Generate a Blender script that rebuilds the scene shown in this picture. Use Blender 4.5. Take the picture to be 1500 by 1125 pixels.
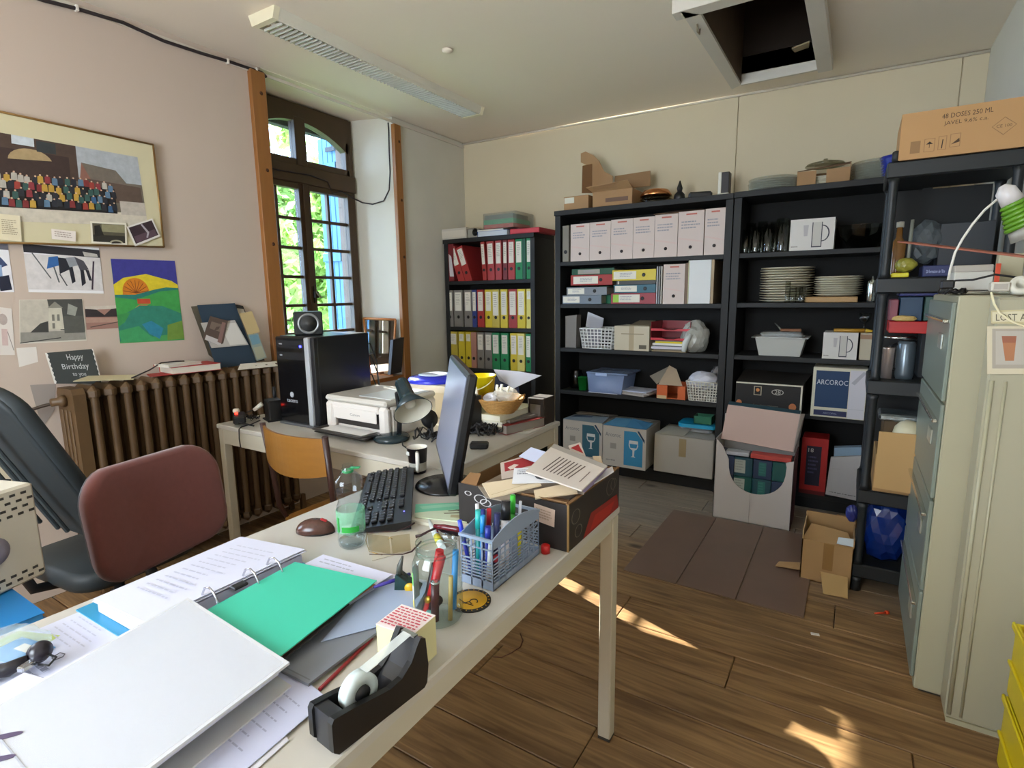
import bpy, bmesh, math, random
import numpy as np
from mathutils import Vector, Matrix
random.seed(7)
for o in list(bpy.data.objects): bpy.data.objects.remove(o)
SC = bpy.context.scene
COL = SC.collection
PI = math.pi

# ---------------------------------------------------------------- camera, world, light, exposure
H = 1.36; FPX = 800.0
yaw, pit, rol = math.radians(-32.07113808), math.radians(9.26676073), math.radians(-0.75845324)
_f = np.array([math.sin(yaw)*math.cos(pit), math.cos(yaw)*math.cos(pit), -math.sin(pit)])
_r = np.array([math.cos(yaw), -math.sin(yaw), 0.0]); _u = np.cross(_r, _f)
_r2 = math.cos(rol)*_r + math.sin(rol)*_u; _u2 = np.cross(_r2, _f)
CM = np.array([_r2, -_u2, _f])
cam = bpy.data.objects.new('camera', bpy.data.cameras.new('camera')); COL.objects.link(cam)
cam.data.sensor_width = 36.0; cam.data.lens = FPX/1500*36.0; cam.data.clip_start = 0.02
cam.matrix_world = Matrix(((_r2[0], _u2[0], -_f[0], 0), (_r2[1], _u2[1], -_f[1], 0), (_r2[2], _u2[2], -_f[2], H), (0, 0, 0, 1)))
SC.camera = cam
SC.cycles.transparent_max_bounces = 32
SC.view_settings.view_transform = 'Standard'; SC.view_settings.look = 'None'
SC.view_settings.gamma = 1.0; SC.view_settings.exposure = 0.62
SC.view_settings.use_curve_mapping = False
wd = bpy.data.worlds.new('sky'); SC.world = wd; wd.use_nodes = True
_bg = wd.node_tree.nodes['Background']
_bg.inputs[0].default_value = (0.66, 0.83, 1.0, 1); _bg.inputs[1].default_value = 11.0
sun = bpy.data.objects.new('sun', bpy.data.lights.new('sun', 'SUN')); COL.objects.link(sun)
sun.data.energy = 26.0; sun.data.angle = 0.01; sun.data.color = (1.0, 0.86, 0.66)
sun.rotation_euler = Vector((1.0, -0.335, -0.70)).to_track_quat('-Z', 'Y').to_euler()
def area(name, loc, d, sx, sy, e, col, portal=False):
    l = bpy.data.lights.new(name, 'AREA'); l.shape = 'RECTANGLE'; l.size = sx; l.size_y = sy; l.energy = e; l.color = col
    o = bpy.data.objects.new(name, l); COL.objects.link(o); o.location = loc
    o.rotation_euler = Vector(d).to_track_quat('-Z', 'Y').to_euler()
    if portal: l.cycles.is_portal = True
    return o
area('window_portal', (-3.62, 2.66, 1.85), (1, 0, 0), 2.0, 1.3, 1, (1, 1, 1), True)
# added area lamps: daylight fill from assumed unseen windows behind and near left
area('rear_daylight_fill', (-1.3, -1.53, 1.6), (0, 1, 0), 1.5, 1.3, 21, (1.0, 0.88, 0.72))
area('near_daylight_fill', (-3.50, -0.35, 1.75), (1, 0, 0), 1.0, 1.3, 6, (0.78, 0.84, 1.0))

# ---------------------------------------------------------------- photograph pixel -> point on a real plane
def _ray(x, y): return CM.T @ np.array([(x-750)/FPX, (y-562.5)/FPX, 1.0])
def atY(x, y, Y): d = _ray(x, y); return d*(Y/d[1]) + [0, 0, H]
def atX(x, y, X): d = _ray(x, y); return d*(X/d[0]) + [0, 0, H]
def atZ(x, y, Z): d = _ray(x, y); return d*((Z-H)/d[2]) + [0, 0, H]
def slot(x0, x1, yt, yb, Y):
    a = atY(x0, (yt+yb)/2, Y); b = atY(x1, (yt+yb)/2, Y); xm = (x0+x1)/2
    return a[0], b[0], atY(xm, yb, Y)[2], atY(xm, yt, Y)[2]

# ---------------------------------------------------------------- materials
def lin(h):
    h = h.lstrip('#'); c = [int(h[i:i+2], 16)/255 for i in (0, 2, 4)]
    return tuple(x/12.92 if x <= 0.04045 else ((x+0.055)/1.055)**2.4 for x in c) + (1.0,)
_mc = {}
def M(h, rough=0.6, metal=0.0, mot=0.0, scale=8.0, bump=0.0, stretch=(1, 1, 1), em=0.0, trans=0.0, sheen=0.0):
    k = (h, rough, metal, mot, scale, bump, stretch, em, trans, sheen)
    if k in _mc: return _mc[k]
    m = bpy.data.materials.new('m_'+h.strip('#')); m.use_nodes = True; nt = m.node_tree; b = nt.nodes['Principled BSDF']
    b.inputs['Base Color'].default_value = lin(h); b.inputs['Roughness'].default_value = rough; b.inputs['Metallic'].default_value = metal
    if trans: b.inputs['Transmission Weight'].default_value = trans
    if sheen: b.inputs['Sheen Weight'].default_value = sheen
    if em: b.inputs['Emission Color'].default_value = lin(h); b.inputs['Emission Strength'].default_value = em
    if mot or bump:
        g = nt.nodes.new('ShaderNodeNewGeometry'); mp = nt.nodes.new('ShaderNodeMapping'); mp.inputs['Scale'].default_value = stretch
        nz = nt.nodes.new('ShaderNodeTexNoise'); nz.inputs['Scale'].default_value = scale; nz.inputs['Detail'].default_value = 5
        nt.links.new(g.outputs['Position'], mp.inputs[0]); nt.links.new(mp.outputs[0], nz.inputs['Vector'])
        if mot:
            mx = nt.nodes.new('ShaderNodeMix'); mx.data_type = 'RGBA'
            c = lin(h); mx.inputs[6].default_value = tuple(v*(1-mot) for v in c[:3])+(1,); mx.inputs[7].default_value = tuple(min(1, v*(1+mot)) for v in c[:3])+(1,)
            nt.links.new(nz.outputs[0], mx.inputs[0]); nt.links.new(mx.outputs[2], b.inputs['Base Color'])
        if bump:
            bp = nt.nodes.new('ShaderNodeBump'); bp.inputs['Strength'].default_value = bump; bp.inputs['Distance'].default_value = 0.005
            nt.links.new(nz.outputs[0], bp.inputs['Height']); nt.links.new(bp.outputs[0], b.inputs['Normal'])
    _mc[k] = m; return m
def glass(h='#ffffff', rough=0.02, tint=0.92, key='g', fres=1.35):
    k = (h, rough, tint, key, fres)
    if k in _mc: return _mc[k]
    m = bpy.data.materials.new('glass'); m.use_nodes = True; nt = m.node_tree; nt.nodes.remove(nt.nodes['Principled BSDF'])
    out = nt.nodes['Material Output']; t = nt.nodes.new('ShaderNodeBsdfTransparent'); g = nt.nodes.new('ShaderNodeBsdfGlossy'); x = nt.nodes.new('ShaderNodeMixShader'); lw_ = nt.nodes.new('ShaderNodeLayerWeight'); pw_ = nt.nodes.new('ShaderNodeMath'); pw_.operation = 'POWER'; pw_.inputs[1].default_value = 3.5; f = nt.nodes.new('ShaderNodeMapRange')
    c = lin(h); t.inputs[0].default_value = tuple(v*tint for v in c[:3])+(1,); g.inputs['Roughness'].default_value = rough; lw_.inputs[0].default_value = .5; f.inputs[3].default_value = .05*(fres-1)/.4; f.inputs[4].default_value = min(.8, .5*(fres-1)/.3)
    nt.links.new(lw_.outputs['Facing'], pw_.inputs[0]); nt.links.new(pw_.outputs[0], f.inputs[0])
    nt.links.new(f.outputs[0], x.inputs[0]); nt.links.new(t.outputs[0], x.inputs[1]); nt.links.new(g.outputs[0], x.inputs[2]); nt.links.new(x.outputs[0], out.inputs[0])
    _mc[k] = m; return m
def film(h, alpha, rough=0.25):
    k = ('film', h, alpha, rough)
    if k in _mc: return _mc[k]
    m = bpy.data.materials.new('film'); m.use_nodes = True; nt = m.node_tree; b = nt.nodes['Principled BSDF']
    b.inputs['Base Color'].default_value = lin(h); b.inputs['Roughness'].default_value = rough; b.inputs['Alpha'].default_value = alpha
    _mc[k] = m; return m

# ---------------------------------------------------------------- mesh builder
class MB:
    def __init__(s): s.v = []; s.f = []; s.mi = []; s.mats = []; s.sm = []; s.X = None
    def m(s, mat):
        if mat not in s.mats: s.mats.append(mat)
        return s.mats.index(mat)
    def add(s, vs, fs, mat, smooth=False):
        n = len(s.v)
        for p in vs:
            p = Vector([float(c) for c in p])
            if s.X is not None: p = s.X @ p
            s.v.append(p)
        i = s.m(mat)
        for f in fs: s.f.append([n+k for k in f]); s.mi.append(i); s.sm.append(smooth)
        return s
    def box(s, c, d, mat, rz=0.0, bev=0.0, R=None):
        hx, hy, hz = d[0]/2, d[1]/2, d[2]/2
        b = min(bev, hx*.95, hy*.95, hz*.95)
        if R is None: R = Matrix.Rotation(rz, 3, 'Z') if rz else Matrix.Identity(3)
        C = Vector([float(t) for t in c])
        if b <= 0:
            vs = [C + R @ Vector((x*hx, y*hy, z*hz)) for x in (-1, 1) for y in (-1, 1) for z in (-1, 1)]
            return s.add(vs, [(0, 1, 3, 2), (4, 6, 7, 5), (0, 4, 5, 1), (2, 3, 7, 6), (0, 2, 6, 4), (1, 5, 7, 3)], mat)
        vs = []; idx = {}
        for x in (-1, 1):
            for y in (-1, 1):
                for z in (-1, 1):
                    for a in range(3):
                        q = [x*(hx-b), y*(hy-b), z*(hz-b)]; q[a] = (x, y, z)[a]*(hx, hy, hz)[a]
                        idx[(x, y, z, a)] = len(vs); vs.append(C + R @ Vector(q))
        fs = []
        for a in range(3):
            u, w = [(1, 2), (0, 2), (0, 1)][a]
            for sg in (-1, 1):
                q = []
                for (p, r) in ((-1, -1), (1, -1), (1, 1), (-1, 1)):
                    t = [0, 0, 0]; t[a] = sg; t[u] = p; t[w] = r; q.append(idx[(*t, a)])
                fs.append(q)
        for a in range(3):
            u, w = [(1, 2), (0, 2), (0, 1)][a]
            for p in (-1, 1):
                for r in (-1, 1):
                    t0 = [0, 0, 0]; t0[a] = -1; t0[u] = p; t0[w] = r; t1 = list(t0); t1[a] = 1
                    fs.append([idx[(*t0, u)], idx[(*t1, u)], idx[(*t1, w)], idx[(*t0, w)]])
        for x in (-1, 1):
            for y in (-1, 1):
                for z in (-1, 1): fs.append([idx[(x, y, z, a)] for a in range(3)])
        return s.add(vs, fs, mat)
    def bb(s, x0, x1, y0, y1, z0, z1, mat, bev=0.0):
        return s.box(((x0+x1)/2, (y0+y1)/2, (z0+z1)/2), (abs(x1-x0), abs(y1-y0), abs(z1-z0)), mat, bev=bev)
    def tube(s, pts, r, mat, n=8, cap=True):
        pts = [Vector([float(c) for c in p]) for p in pts]; rs = r if isinstance(r, (list, tuple)) else [r]*len(pts)
        vs = []; up = None
        for i, p in enumerate(pts):
            d = (pts[min(i+1, len(pts)-1)] - pts[max(i-1, 0)])
            d = d.normalized() if d.length > 1e-9 else Vector((0, 0, 1))
            if up is None: up = Vector((0, 0, 1)) if abs(d.z) < .9 else Vector((1, 0, 0))
            a = d.cross(up)
            if a.length < 1e-6: a = d.cross(Vector((0, 1, .3)))
            a.normalize(); b = a.cross(d).normalized(); up = b
            for k in range(n):
                t = 2*PI*k/n; vs.append(p + (a*math.cos(t) + b*math.sin(t))*rs[i])
        fs = [(i*n+k, i*n+(k+1) % n, (i+1)*n+(k+1) % n, (i+1)*n+k) for i in range(len(pts)-1) for k in range(n)]
        s.add(vs, fs, mat, True)
        if cap:
            m_ = len(s.v)-len(vs)
            for base in (0, (len(pts)-1)*n):
                s.f.append([m_+base+k for k in range(n)]); s.mi.append(s.m(mat)); s.sm.append(False)
        return s
    def lathe(s, prof, c, mat, n=20, smooth=True, R=None):
        C = Vector([float(t) for t in c]); vs = []
        for (r, z) in prof:
            for k in range(n):
                t = 2*PI*k/n; p = Vector((r*math.cos(t), r*math.sin(t), z))
                vs.append(C + (R @ p if R is not None else p))
        fs = [(i*n+k, i*n+(k+1) % n, (i+1)*n+(k+1) % n, (i+1)*n+k) for i in range(len(prof)-1) for k in range(n)]
        if prof[0][0] > 1e-5: fs.append([k for k in range(n)][::-1])
        if prof[-1][0] > 1e-5: fs.append([(len(prof)-1)*n+k for k in range(n)])
        return s.add(vs, fs, mat, smooth)
    def shell(s, prof, c, mat, n=20, R=None):       # open lathe, no caps
        C = Vector([float(t) for t in c]); vs = []
        for (r, z) in prof:
            for k in range(n):
                t = 2*PI*k/n; p = Vector((r*math.cos(t), r*math.sin(t), z)); vs.append(C + (R @ p if R is not None else p))
        fs = [(i*n+k, i*n+(k+1) % n, (i+1)*n+(k+1) % n, (i+1)*n+k) for i in range(len(prof)-1) for k in range(n)]
        return s.add(vs, fs, mat, True)
    def prism(s, poly, z0, z1, mat, ax='z', smooth=False):
        n = len(poly)
        def P(a, b, t): return {'z': (a, b, t), 'y': (a, t, b), 'x': (t, a, b)}[ax]
        vs = [P(a, b, z0) for a, b in poly] + [P(a, b, z1) for a, b in poly]
        return s.add(vs, [list(range(n))[::-1], list(range(n, 2*n))] + [(k, (k+1) % n, n+(k+1) % n, n+k) for k in range(n)], mat, smooth)
    def plate(s, cs, t, mat):                         # quad/polygon slab of 3-D corners, thickness t along its normal
        cs = [Vector([float(c) for c in p]) for p in cs]; nn = (cs[1]-cs[0]).cross(cs[-1]-cs[0]).normalized()*t; n = len(cs)
        return s.add(cs + [p+nn for p in cs], [list(range(n))[::-1], list(range(n, 2*n))] + [(k, (k+1) % n, n+(k+1) % n, n+k) for k in range(n)], mat)
    def lattice(s, cs, nu, nv, bw, t, mat):           # grid of bars over a quad TL,TR,BR,BL
        A, B, C, D = [Vector([float(c) for c in p]) for p in cs]
        def q(u, v): return (A*(1-u)+B*u)*(1-v) + (D*(1-u)+C*u)*v
        W = ((B-A).length+(C-D).length)/2; Hh = (D-A).length
        for i in range(nu+1):
            u = i/nu; h = bw/W/2; u0 = max(0, u-h); u1 = min(1, u+h); s.plate([q(u0, 0), q(u0, 1), q(u1, 1), q(u1, 0)], t, mat)
        for j in range(nv+1):
            v = j/nv; h = bw/Hh/2; v0 = max(0, v-h); v1 = min(1, v+h); s.plate([q(0, v0), q(0, v1), q(1, v1), q(1, v0)], t, mat)
        return s
    def mesh(s, name, off=(0, 0, 0)):
        me = bpy.data.meshes.new(name); o = Vector([float(c) for c in off])
        me.from_pydata([tuple(p-o) for p in s.v], [], s.f)
        for m in s.mats: me.materials.append(m)
        me.polygons.foreach_set('material_index', s.mi); me.polygons.foreach_set('use_smooth', s.sm); me.update()
        bm = bmesh.new(); bm.from_mesh(me); bmesh.ops.recalc_face_normals(bm, faces=bm.faces); bm.to_mesh(me); bm.free()
        return me

OFF = {}
def tag(o, label=None, cat=None, group=None, kind=None):
    if label: o['label'] = label
    if cat: o['category'] = cat
    if group: o['group'] = group
    if kind: o['kind'] = kind
    return o
def thing(name, label, cat, loc=(0, 0, 0), rz=0.0, group=None, world=False, rot=None):
    o = bpy.data.objects.new(name, None); COL.objects.link(o); o.location = [float(c) for c in loc]; o.empty_display_size = 0.05
    o.rotation_euler = rot if rot else (0, 0, rz)
    tag(o, label, cat, group); OFF[o.name] = Vector([float(c) for c in loc]) if world else Vector((0, 0, 0)); return o
def part(parent, name, mb, label=None, kind=None):
    if isinstance(mb, MB): me = mb.mesh(name, OFF.get(parent.name, (0, 0, 0)))
    else: me = mb
    o = bpy.data.objects.new(name, me); COL.objects.link(o); o.parent = parent
    OFF[o.name] = OFF.get(parent.name, Vector((0, 0, 0)))
    return tag(o, label, None, None, kind)
def solo(name, label, cat, mb, group=None, kind=None, loc=None):   # a thing that is one mesh; origin moved to its base
    if loc is None:
        xs = [p.x for p in mb.v]; ys = [p.y for p in mb.v]; zs = [p.z for p in mb.v]
        loc = ((min(xs)+max(xs))/2, (min(ys)+max(ys))/2, min(zs))
    o = bpy.data.objects.new(name, mb.mesh(name, loc)); COL.objects.link(o); o.location = [float(c) for c in loc]
    OFF[o.name] = Vector([float(c) for c in loc]); return tag(o, label, cat, group, kind)
def struct(name, mb):
    o = bpy.data.objects.new(name, mb.mesh(name)); COL.objects.link(o); o['kind'] = 'structure'; OFF[o.name] = Vector((0, 0, 0)); return o
_cache = {}
def cached(key, fn):
    if key not in _cache: _cache[key] = fn().mesh(key[0])
    return _cache[key]
def dup(root, loc=None, rz=None, label=None, group=None):
    r = root.copy(); COL.objects.link(r)
    if loc is not None: r.location = [float(c) for c in loc]
    if rz is not None: r.rotation_euler = (0, 0, rz)
    if label: r['label'] = label
    if group: r['group'] = group
    for ch in list(root.children):
        c = ch.copy(); COL.objects.link(c); c.parent = r
        for g in list(ch.children):
            d = g.copy(); COL.objects.link(d); d.parent = c
    return r

# ---- flat print: layers of coloured polygons in unit-square coordinates over a quad TL,TR,BR,BL
def bil(cs, u, v):
    A, B, C, D = [Vector([float(t) for t in p]) for p in cs]
    return (A*(1-u)+B*u)*(1-v) + (D*(1-u)+C*u)*v
def sheetmb(cs, base, polys=(), t=0.0006, rough=0.7, eps=0.00025, mb=None, mot=0.0):
    mb = mb or MB(); A, B, C, D = [Vector([float(x) for x in p]) for p in cs]
    n = (D-A).cross(B-A).normalized()              # towards the viewer of TL,TR,BR,BL
    mb.add([p - n*t for p in (A, B, C, D)] + [A, B, C, D], [(0, 1, 2, 3), (7, 6, 5, 4), (0, 4, 5, 1), (1, 5, 6, 2), (2, 6, 7, 3), (3, 7, 4, 0)], base if not isinstance(base, str) else M(base, rough))
    for i, (h, pl) in enumerate(polys):
        mb.add([bil(cs, u, v) + n*(eps*(1+i*0.12)) for u, v in pl], [list(range(len(pl)))], h if not isinstance(h, str) else M(h, rough, mot=mot, scale=45 if mot else 8.0))
    return mb
def R4(u0, v0, u1, v1): return [(u0, v0), (u1, v0), (u1, v1), (u0, v1)]
def circ(cx, cy, r, asp=1.0, n=16, a0=0, a1=360): return [(cx+r*math.cos(math.radians(a0+(a1-a0)*k/n)), cy+r*asp*math.sin(math.radians(a0+(a1-a0)*k/n))) for k in range(n)]
def seg(u0, v0, u1, v1, w):
    dx, dy = u1-u0, v1-v0; l = math.hypot(dx, dy) or 1; a, b = -dy/l*w/2, dx/l*w/2
    return [(u0+a, v0+b), (u1+a, v1+b), (u1-a, v1-b), (u0-a, v0-b)]
def scrib(u0, v0, u1, v1, n, h='#6b6b70', fill=0.45, ragged=0.35, seed=1):
    rd = random.Random(seed); out = []; dv = (v1-v0)/n
    for i in range(n):
        u = u0; ue = u0 + (u1-u0)*(1-ragged*rd.random())
        while u < ue:
            w = (u1-u0)*(0.05+0.12*rd.random()); out.append((h, R4(u, v0+i*dv, min(u+w, ue), v0+i*dv+dv*fill))); u += w + (u1-u0)*0.03
    return out
def text(parent, name, s, cs, h, u0=0.1, v0=0.2, hgt=0.15, wid=None, eps=0.0006, label=None, rough=0.6, R=0.0):
    """lettering on the quad cs: text box starts at (u0,v0) (top-left) with cap height hgt of the quad height, fitted to width wid"""
    cu = bpy.data.curves.new(name, 'FONT'); cu.body = s; cu.size = 1.0; cu.resolution_u = 2; cu.align_x = 'LEFT'
    ob = bpy.data.objects.new(name, cu); COL.objects.link(ob)
    dg = bpy.context.evaluated_depsgraph_get(); me = bpy.data.meshes.new_from_object(ob.evaluated_get(dg)); bpy.data.objects.remove(ob)
    xs = [v.co.x for v in me.vertices]; ys = [v.co.y for v in me.vertices]
    if not xs: return None
    x0, x1, y0, y1 = min(xs), max(xs), min(ys), max(ys)
    A, B, C, D = [Vector([float(x) for x in p]) for p in cs]; n = (D-A).cross(B-A).normalized()
    ww = (B-A).length; hh = (D-A).length; sy = hgt*hh/(y1-y0)
    sx = wid*ww/(x1-x0) if wid else sy
    off = OFF.get(parent.name, Vector((0, 0, 0)))
    for v in me.vertices:
        xx = (v.co.x-x0)*sx/ww; yy = (y1-v.co.y)*sy/hh
        p = bil(cs, u0+xx, v0+yy) + n*eps - off; v.co = p
    me.materials.clear(); me.materials.append(M(h, rough)); me.update()
    o = bpy.data.objects.new(name, me); COL.objects.link(o); o.parent = parent
    return tag(o, label)

# ================================================================ SETTING
XL, XR, YB, YN = -3.08, 0.52, 4.15, -1.5
def zc(x): return 2.70 + (x-XL)*(2.655-2.70)/(XR-XL)
plaster = M('#c0b2a0', 0.9, mot=0.05, scale=2.5, bump=0.25)
plasterL = M('#c2b0a1', 0.9, mot=0.06, scale=1.7, bump=0.3)
white_ceil = M('#e8dccb', 0.92, mot=0.03, scale=2.0, bump=0.15)
cream = M('#cdbfa2', 0.85, mot=0.04, scale=3, bump=0.1)
# floor: boards laid along X
def floor_mat():
    m = bpy.data.materials.new('floor_board'); m.use_nodes = True; nt = m.node_tree; b = nt.nodes['Principled BSDF']; L = nt.links.new
    g = nt.nodes.new('ShaderNodeNewGeometry'); oi = nt.nodes.new('ShaderNodeObjectInfo')
    mp = nt.nodes.new('ShaderNodeMapping'); mp.inputs['Scale'].default_value = (1.2, 16, 1); L(g.outputs['Position'], mp.inputs[0])
    cb = nt.nodes.new('ShaderNodeCombineXYZ'); L(oi.outputs['Random'], cb.inputs[0])
    ml = nt.nodes.new('ShaderNodeMath'); ml.operation = 'MULTIPLY'; ml.inputs[1].default_value = 40; L(oi.outputs['Random'], ml.inputs[0]); L(ml.outputs[0], cb.inputs[1]); L(ml.outputs[0], mp.inputs['Location'])
    n1 = nt.nodes.new('ShaderNodeTexNoise'); n1.inputs['Scale'].default_value = 2.2; n1.inputs['Detail'].default_value = 8; n1.inputs['Distortion'].default_value = 1.2; L(mp.outputs[0], n1.inputs['Vector'])
    r1 = nt.nodes.new('ShaderNodeValToRGB'); r1.color_ramp.elements[0].position = .3; r1.color_ramp.elements[1].position = .72
    r1.color_ramp.elements[0].color = lin('#6d4e2e'); r1.color_ramp.elements[1].color = lin('#a88458'); L(n1.outputs[0], r1.inputs[0])
    n2 = nt.nodes.new('ShaderNodeTexNoise'); n2.inputs['Scale'].default_value = 1.3; n2.inputs['Detail'].default_value = 4; L(g.outputs['Position'], n2.inputs['Vector'])
    m2 = nt.nodes.new('ShaderNodeMapRange'); m2.inputs[1].default_value = .35; m2.inputs[2].default_value = .7; m2.inputs[3].default_value = .72; m2.inputs[4].default_value = 1.18; L(n2.outputs[0], m2.inputs[0])
    mm = nt.nodes.new('ShaderNodeMix'); mm.data_type = 'RGBA'; mm.blend_type = 'MULTIPLY'; mm.inputs[0].default_value = 1; L(r1.outputs[0], mm.inputs[6]); L(m2.outputs[0], mm.inputs[7])
    # greyer boards towards the shelves
    sp = nt.nodes.new('ShaderNodeSeparateXYZ'); L(g.outputs['Position'], sp.inputs[0])
    wr = nt.nodes.new('ShaderNodeMapRange'); wr.inputs[1].default_value = 2.55; wr.inputs[2].default_value = 3.1; wr.inputs[3].default_value = 0; wr.inputs[4].default_value = .75; L(sp.outputs[1], wr.inputs[0])
    gm = nt.nodes.new('ShaderNodeMix'); gm.data_type = 'RGBA'; L(wr.outputs[0], gm.inputs[0]); L(mm.outputs[2], gm.inputs[6])
    gr = nt.nodes.new('ShaderNodeValToRGB'); gr.color_ramp.elements[0].color = lin('#756c60'); gr.color_ramp.elements[1].color = lin('#a39a8c'); L(n1.outputs[0], gr.inputs[0]); L(gr.outputs[0], gm.inputs[7])
    # knots
    vo = nt.nodes.new('ShaderNodeTexVoronoi'); vo.inputs['Scale'].default_value = 1.0
    mk = nt.nodes.new('ShaderNodeMapping'); mk.inputs['Scale'].default_value = (1.7, 3.4, 1); L(g.outputs['Position'], mk.inputs[0]); L(mk.outputs[0], vo.inputs['Vector'])
    kr = nt.nodes.new('ShaderNodeMapRange'); kr.inputs[1].default_value = .035; kr.inputs[2].default_value = .11; kr.inputs[3].default_value = .75; kr.inputs[4].default_value = 0; L(vo.outputs['Distance'], kr.inputs[0])
    km = nt.nodes.new('ShaderNodeMix'); km.data_type = 'RGBA'; L(kr.outputs[0], km.inputs[0]); L(gm.outputs[2], km.inputs[6]); km.inputs[7].default_value = lin('#2e1c10')
    L(km.outputs[2], b.inputs['Base Color']); b.inputs['Roughness'].default_value = .5
    bp = nt.nodes.new('ShaderNodeBump'); bp.inputs['Strength'].default_value = .35; bp.inputs['Distance'].default_value = .004; L(n1.outputs[0], bp.inputs['Height']); L(bp.outputs[0], b.inputs['Normal'])
    return m
FM = floor_mat()
fl = struct('floor', MB().bb(XL-.1, XR+.1, YN-.1, YB+.1, -.12, -.022, M('#1b130c', .9)))
pw = 0.196; y = YN; k = 0
while y < YB:
    cuts = [XL] + sorted([XL + ((k*1.37) % 1.9) + .45, XL + ((k*1.37) % 1.9) + 2.3]) + [XR]
    for a, b_ in zip(cuts, cuts[1:]):
        if b_-a < .05: continue
        mb = MB().bb(a+.0015, b_-.0015, y+.002, min(y+pw, YB)-.002, -.0225, 0.0, FM, bev=.0025)
        part(fl, 'floor_board', mb)
    y += pw; k += 1

# ceiling with hatch hole
HX0, HX1, HY0, HY1 = -0.70, -0.29, 2.83, 3.80
mb = MB()
for (a, b_, c, d) in ((XL-.1, HX0, YN-.1, YB+.1), (HX1, XR+.1, YN-.1, YB+.1), (HX0, HX1, YN-.1, HY0), (HX0, HX1, HY1, YB+.1)):
    mb.add([(a, c, zc(a)), (b_, c, zc(b_)), (b_, d, zc(b_)), (a, d, zc(a)), (a, c, 2.9), (b_, c, 2.9), (b_, d, 2.9), (a, d, 2.9)],
           [(0, 1, 2, 3), (7, 6, 5, 4), (0, 4, 5, 1), (1, 5, 6, 2), (2, 6, 7, 3), (3, 7, 4, 0)], white_ceil)
ceil = struct('ceiling', mb)
# left wall with window opening (splayed)
WY0, WY1, WZ0, WZ1 = 2.17, 3.255, 0.70, 2.685
WXF = -3.42   # window frame plane
mb = MB()
mb.bb(XL-.48, XL, YN-.1, -.86, 0, 2.95, plasterL); mb.bb(XL-.48, XL, .16, WY0, 0, 2.95, plasterL); mb.bb(XL-.48, XL, -.86, .16, 0, 1.09, plasterL); mb.bb(XL-.48, XL, -.86, .16, 2.41, 2.95, plasterL); mb.bb(XL-.48, XL, WY0, WY1, 0, WZ0, plasterL); mb.bb(XL-.48, XL, WY1, YB+.1, 0, WZ0, M('#cfcabd', .9, mot=.08, scale=3, bump=.3))
mb.prism([(XL, WY1), (WXF-.04, 3.135), (XL-.48, 3.135), (XL-.48, YB+.1), (XL, YB+.1)], WZ0, 2.95, M('#cfcabd', .9, mot=.08, scale=3, bump=.3))
mb.bb(XL-.48, XL, WY0, YB, WZ1+.012, 2.95, white_ceil)
wl = struct('wall_left', mb)
mb = MB().bb(XL-.1, XR+.1, YB+.012, YB+.15, 0, 2.9, cream)
wb = struct('wall_back', mb)
for a, b_ in ((XL, -.774), (-.770, .404), (.408, XR)):
    part(wb, 'wall_panel', MB().bb(a, b_, YB, YB+.012, 0, 2.8, cream, bev=.002))
struct('wall_right', MB().bb(XR, XR+.12, YN-.1, YB+.1, 0, 2.9, M('#cdc8bb', .9, mot=.04, scale=3)))
mb = MB(); mb.bb(XL-.1, -2.05, YN-.15, YN, 0, 2.9, plaster); mb.bb(-.55, XR+.1, YN-.15, YN, 0, 2.9, plaster)
mb.bb(-2.05, -.55, YN-.15, YN, 0, .95, plaster); mb.bb(-2.05, -.55, YN-.15, YN, 2.25, 2.9, plaster)
struct('wall_front', mb)
mb = MB()
for p in ((XL, YB), ):
    mb.tube([(XL, YB-.008, zc(XL)-.012), (XR, YB-.008, zc(XR)-.012)], .009, M('#d8cfc0', .7), 6)
struct('trim_1', mb)
struct('trim_2', MB().bb(XL, XL+.01, YN, YB, 2.655, 2.672, M('#cfc6b8', .8)))

# dark hardboard sheet on the floor (flat protection mat in three widths)
hb = thing('floor_mat', 'dark brown hardboard sheets lying flat on the floorboards before the shelves', 'floor mat', (-.5, 2.8, 0), world=True)
hbm = M('#745c4d', .38, mot=.16, scale=5, bump=.05)
for a, b_ in ((-.885, -.625), (-.622, -.362), (-.359, -.09)):
    part(hb, 'panel', MB().bb(a, b_, 2.43, 3.32, .001, .006, hbm, bev=.001))

# ceiling hatch frame
wpaint = M('#cfc8bc', .6, mot=.05, scale=9); brownw = M('#5a4632', .8, mot=.25, scale=10)
hz = 2.665
ht = thing('ceiling_hatch', 'open attic hatch framed with white painted boards in the ceiling', 'hatch', (-.5, 3.3, hz), world=True)
part(ht, 'frame_board', MB().prism([(HX0-.07, 2.70), (HX0, 2.78), (HX0, HY1), (HX0-.06, HY1+.05)], hz-.055, hz+.02, wpaint))
part(ht, 'frame_board', MB().bb(HX1, HX1+.075, 2.80, HY1+.06, hz-.055, hz+.02, wpaint, .002))
part(ht, 'frame_board', MB().bb(HX0, HX1, HY1, HY1+.02, hz-.055, hz+.15, wpaint, .002))
part(ht, 'frame_board', MB().bb(HX0-.11, HX1+.09, 2.70, 2.78, hz-.055, hz+.01, wpaint, .002))
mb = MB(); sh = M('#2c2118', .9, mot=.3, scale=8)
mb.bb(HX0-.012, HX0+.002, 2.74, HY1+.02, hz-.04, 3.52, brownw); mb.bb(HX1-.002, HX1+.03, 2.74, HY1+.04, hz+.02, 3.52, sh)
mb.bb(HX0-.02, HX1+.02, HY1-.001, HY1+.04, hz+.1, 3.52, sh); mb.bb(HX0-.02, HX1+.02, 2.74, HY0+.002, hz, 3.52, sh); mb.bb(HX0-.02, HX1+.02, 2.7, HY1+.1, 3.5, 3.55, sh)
part(ht, 'shaft', mb)
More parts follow.
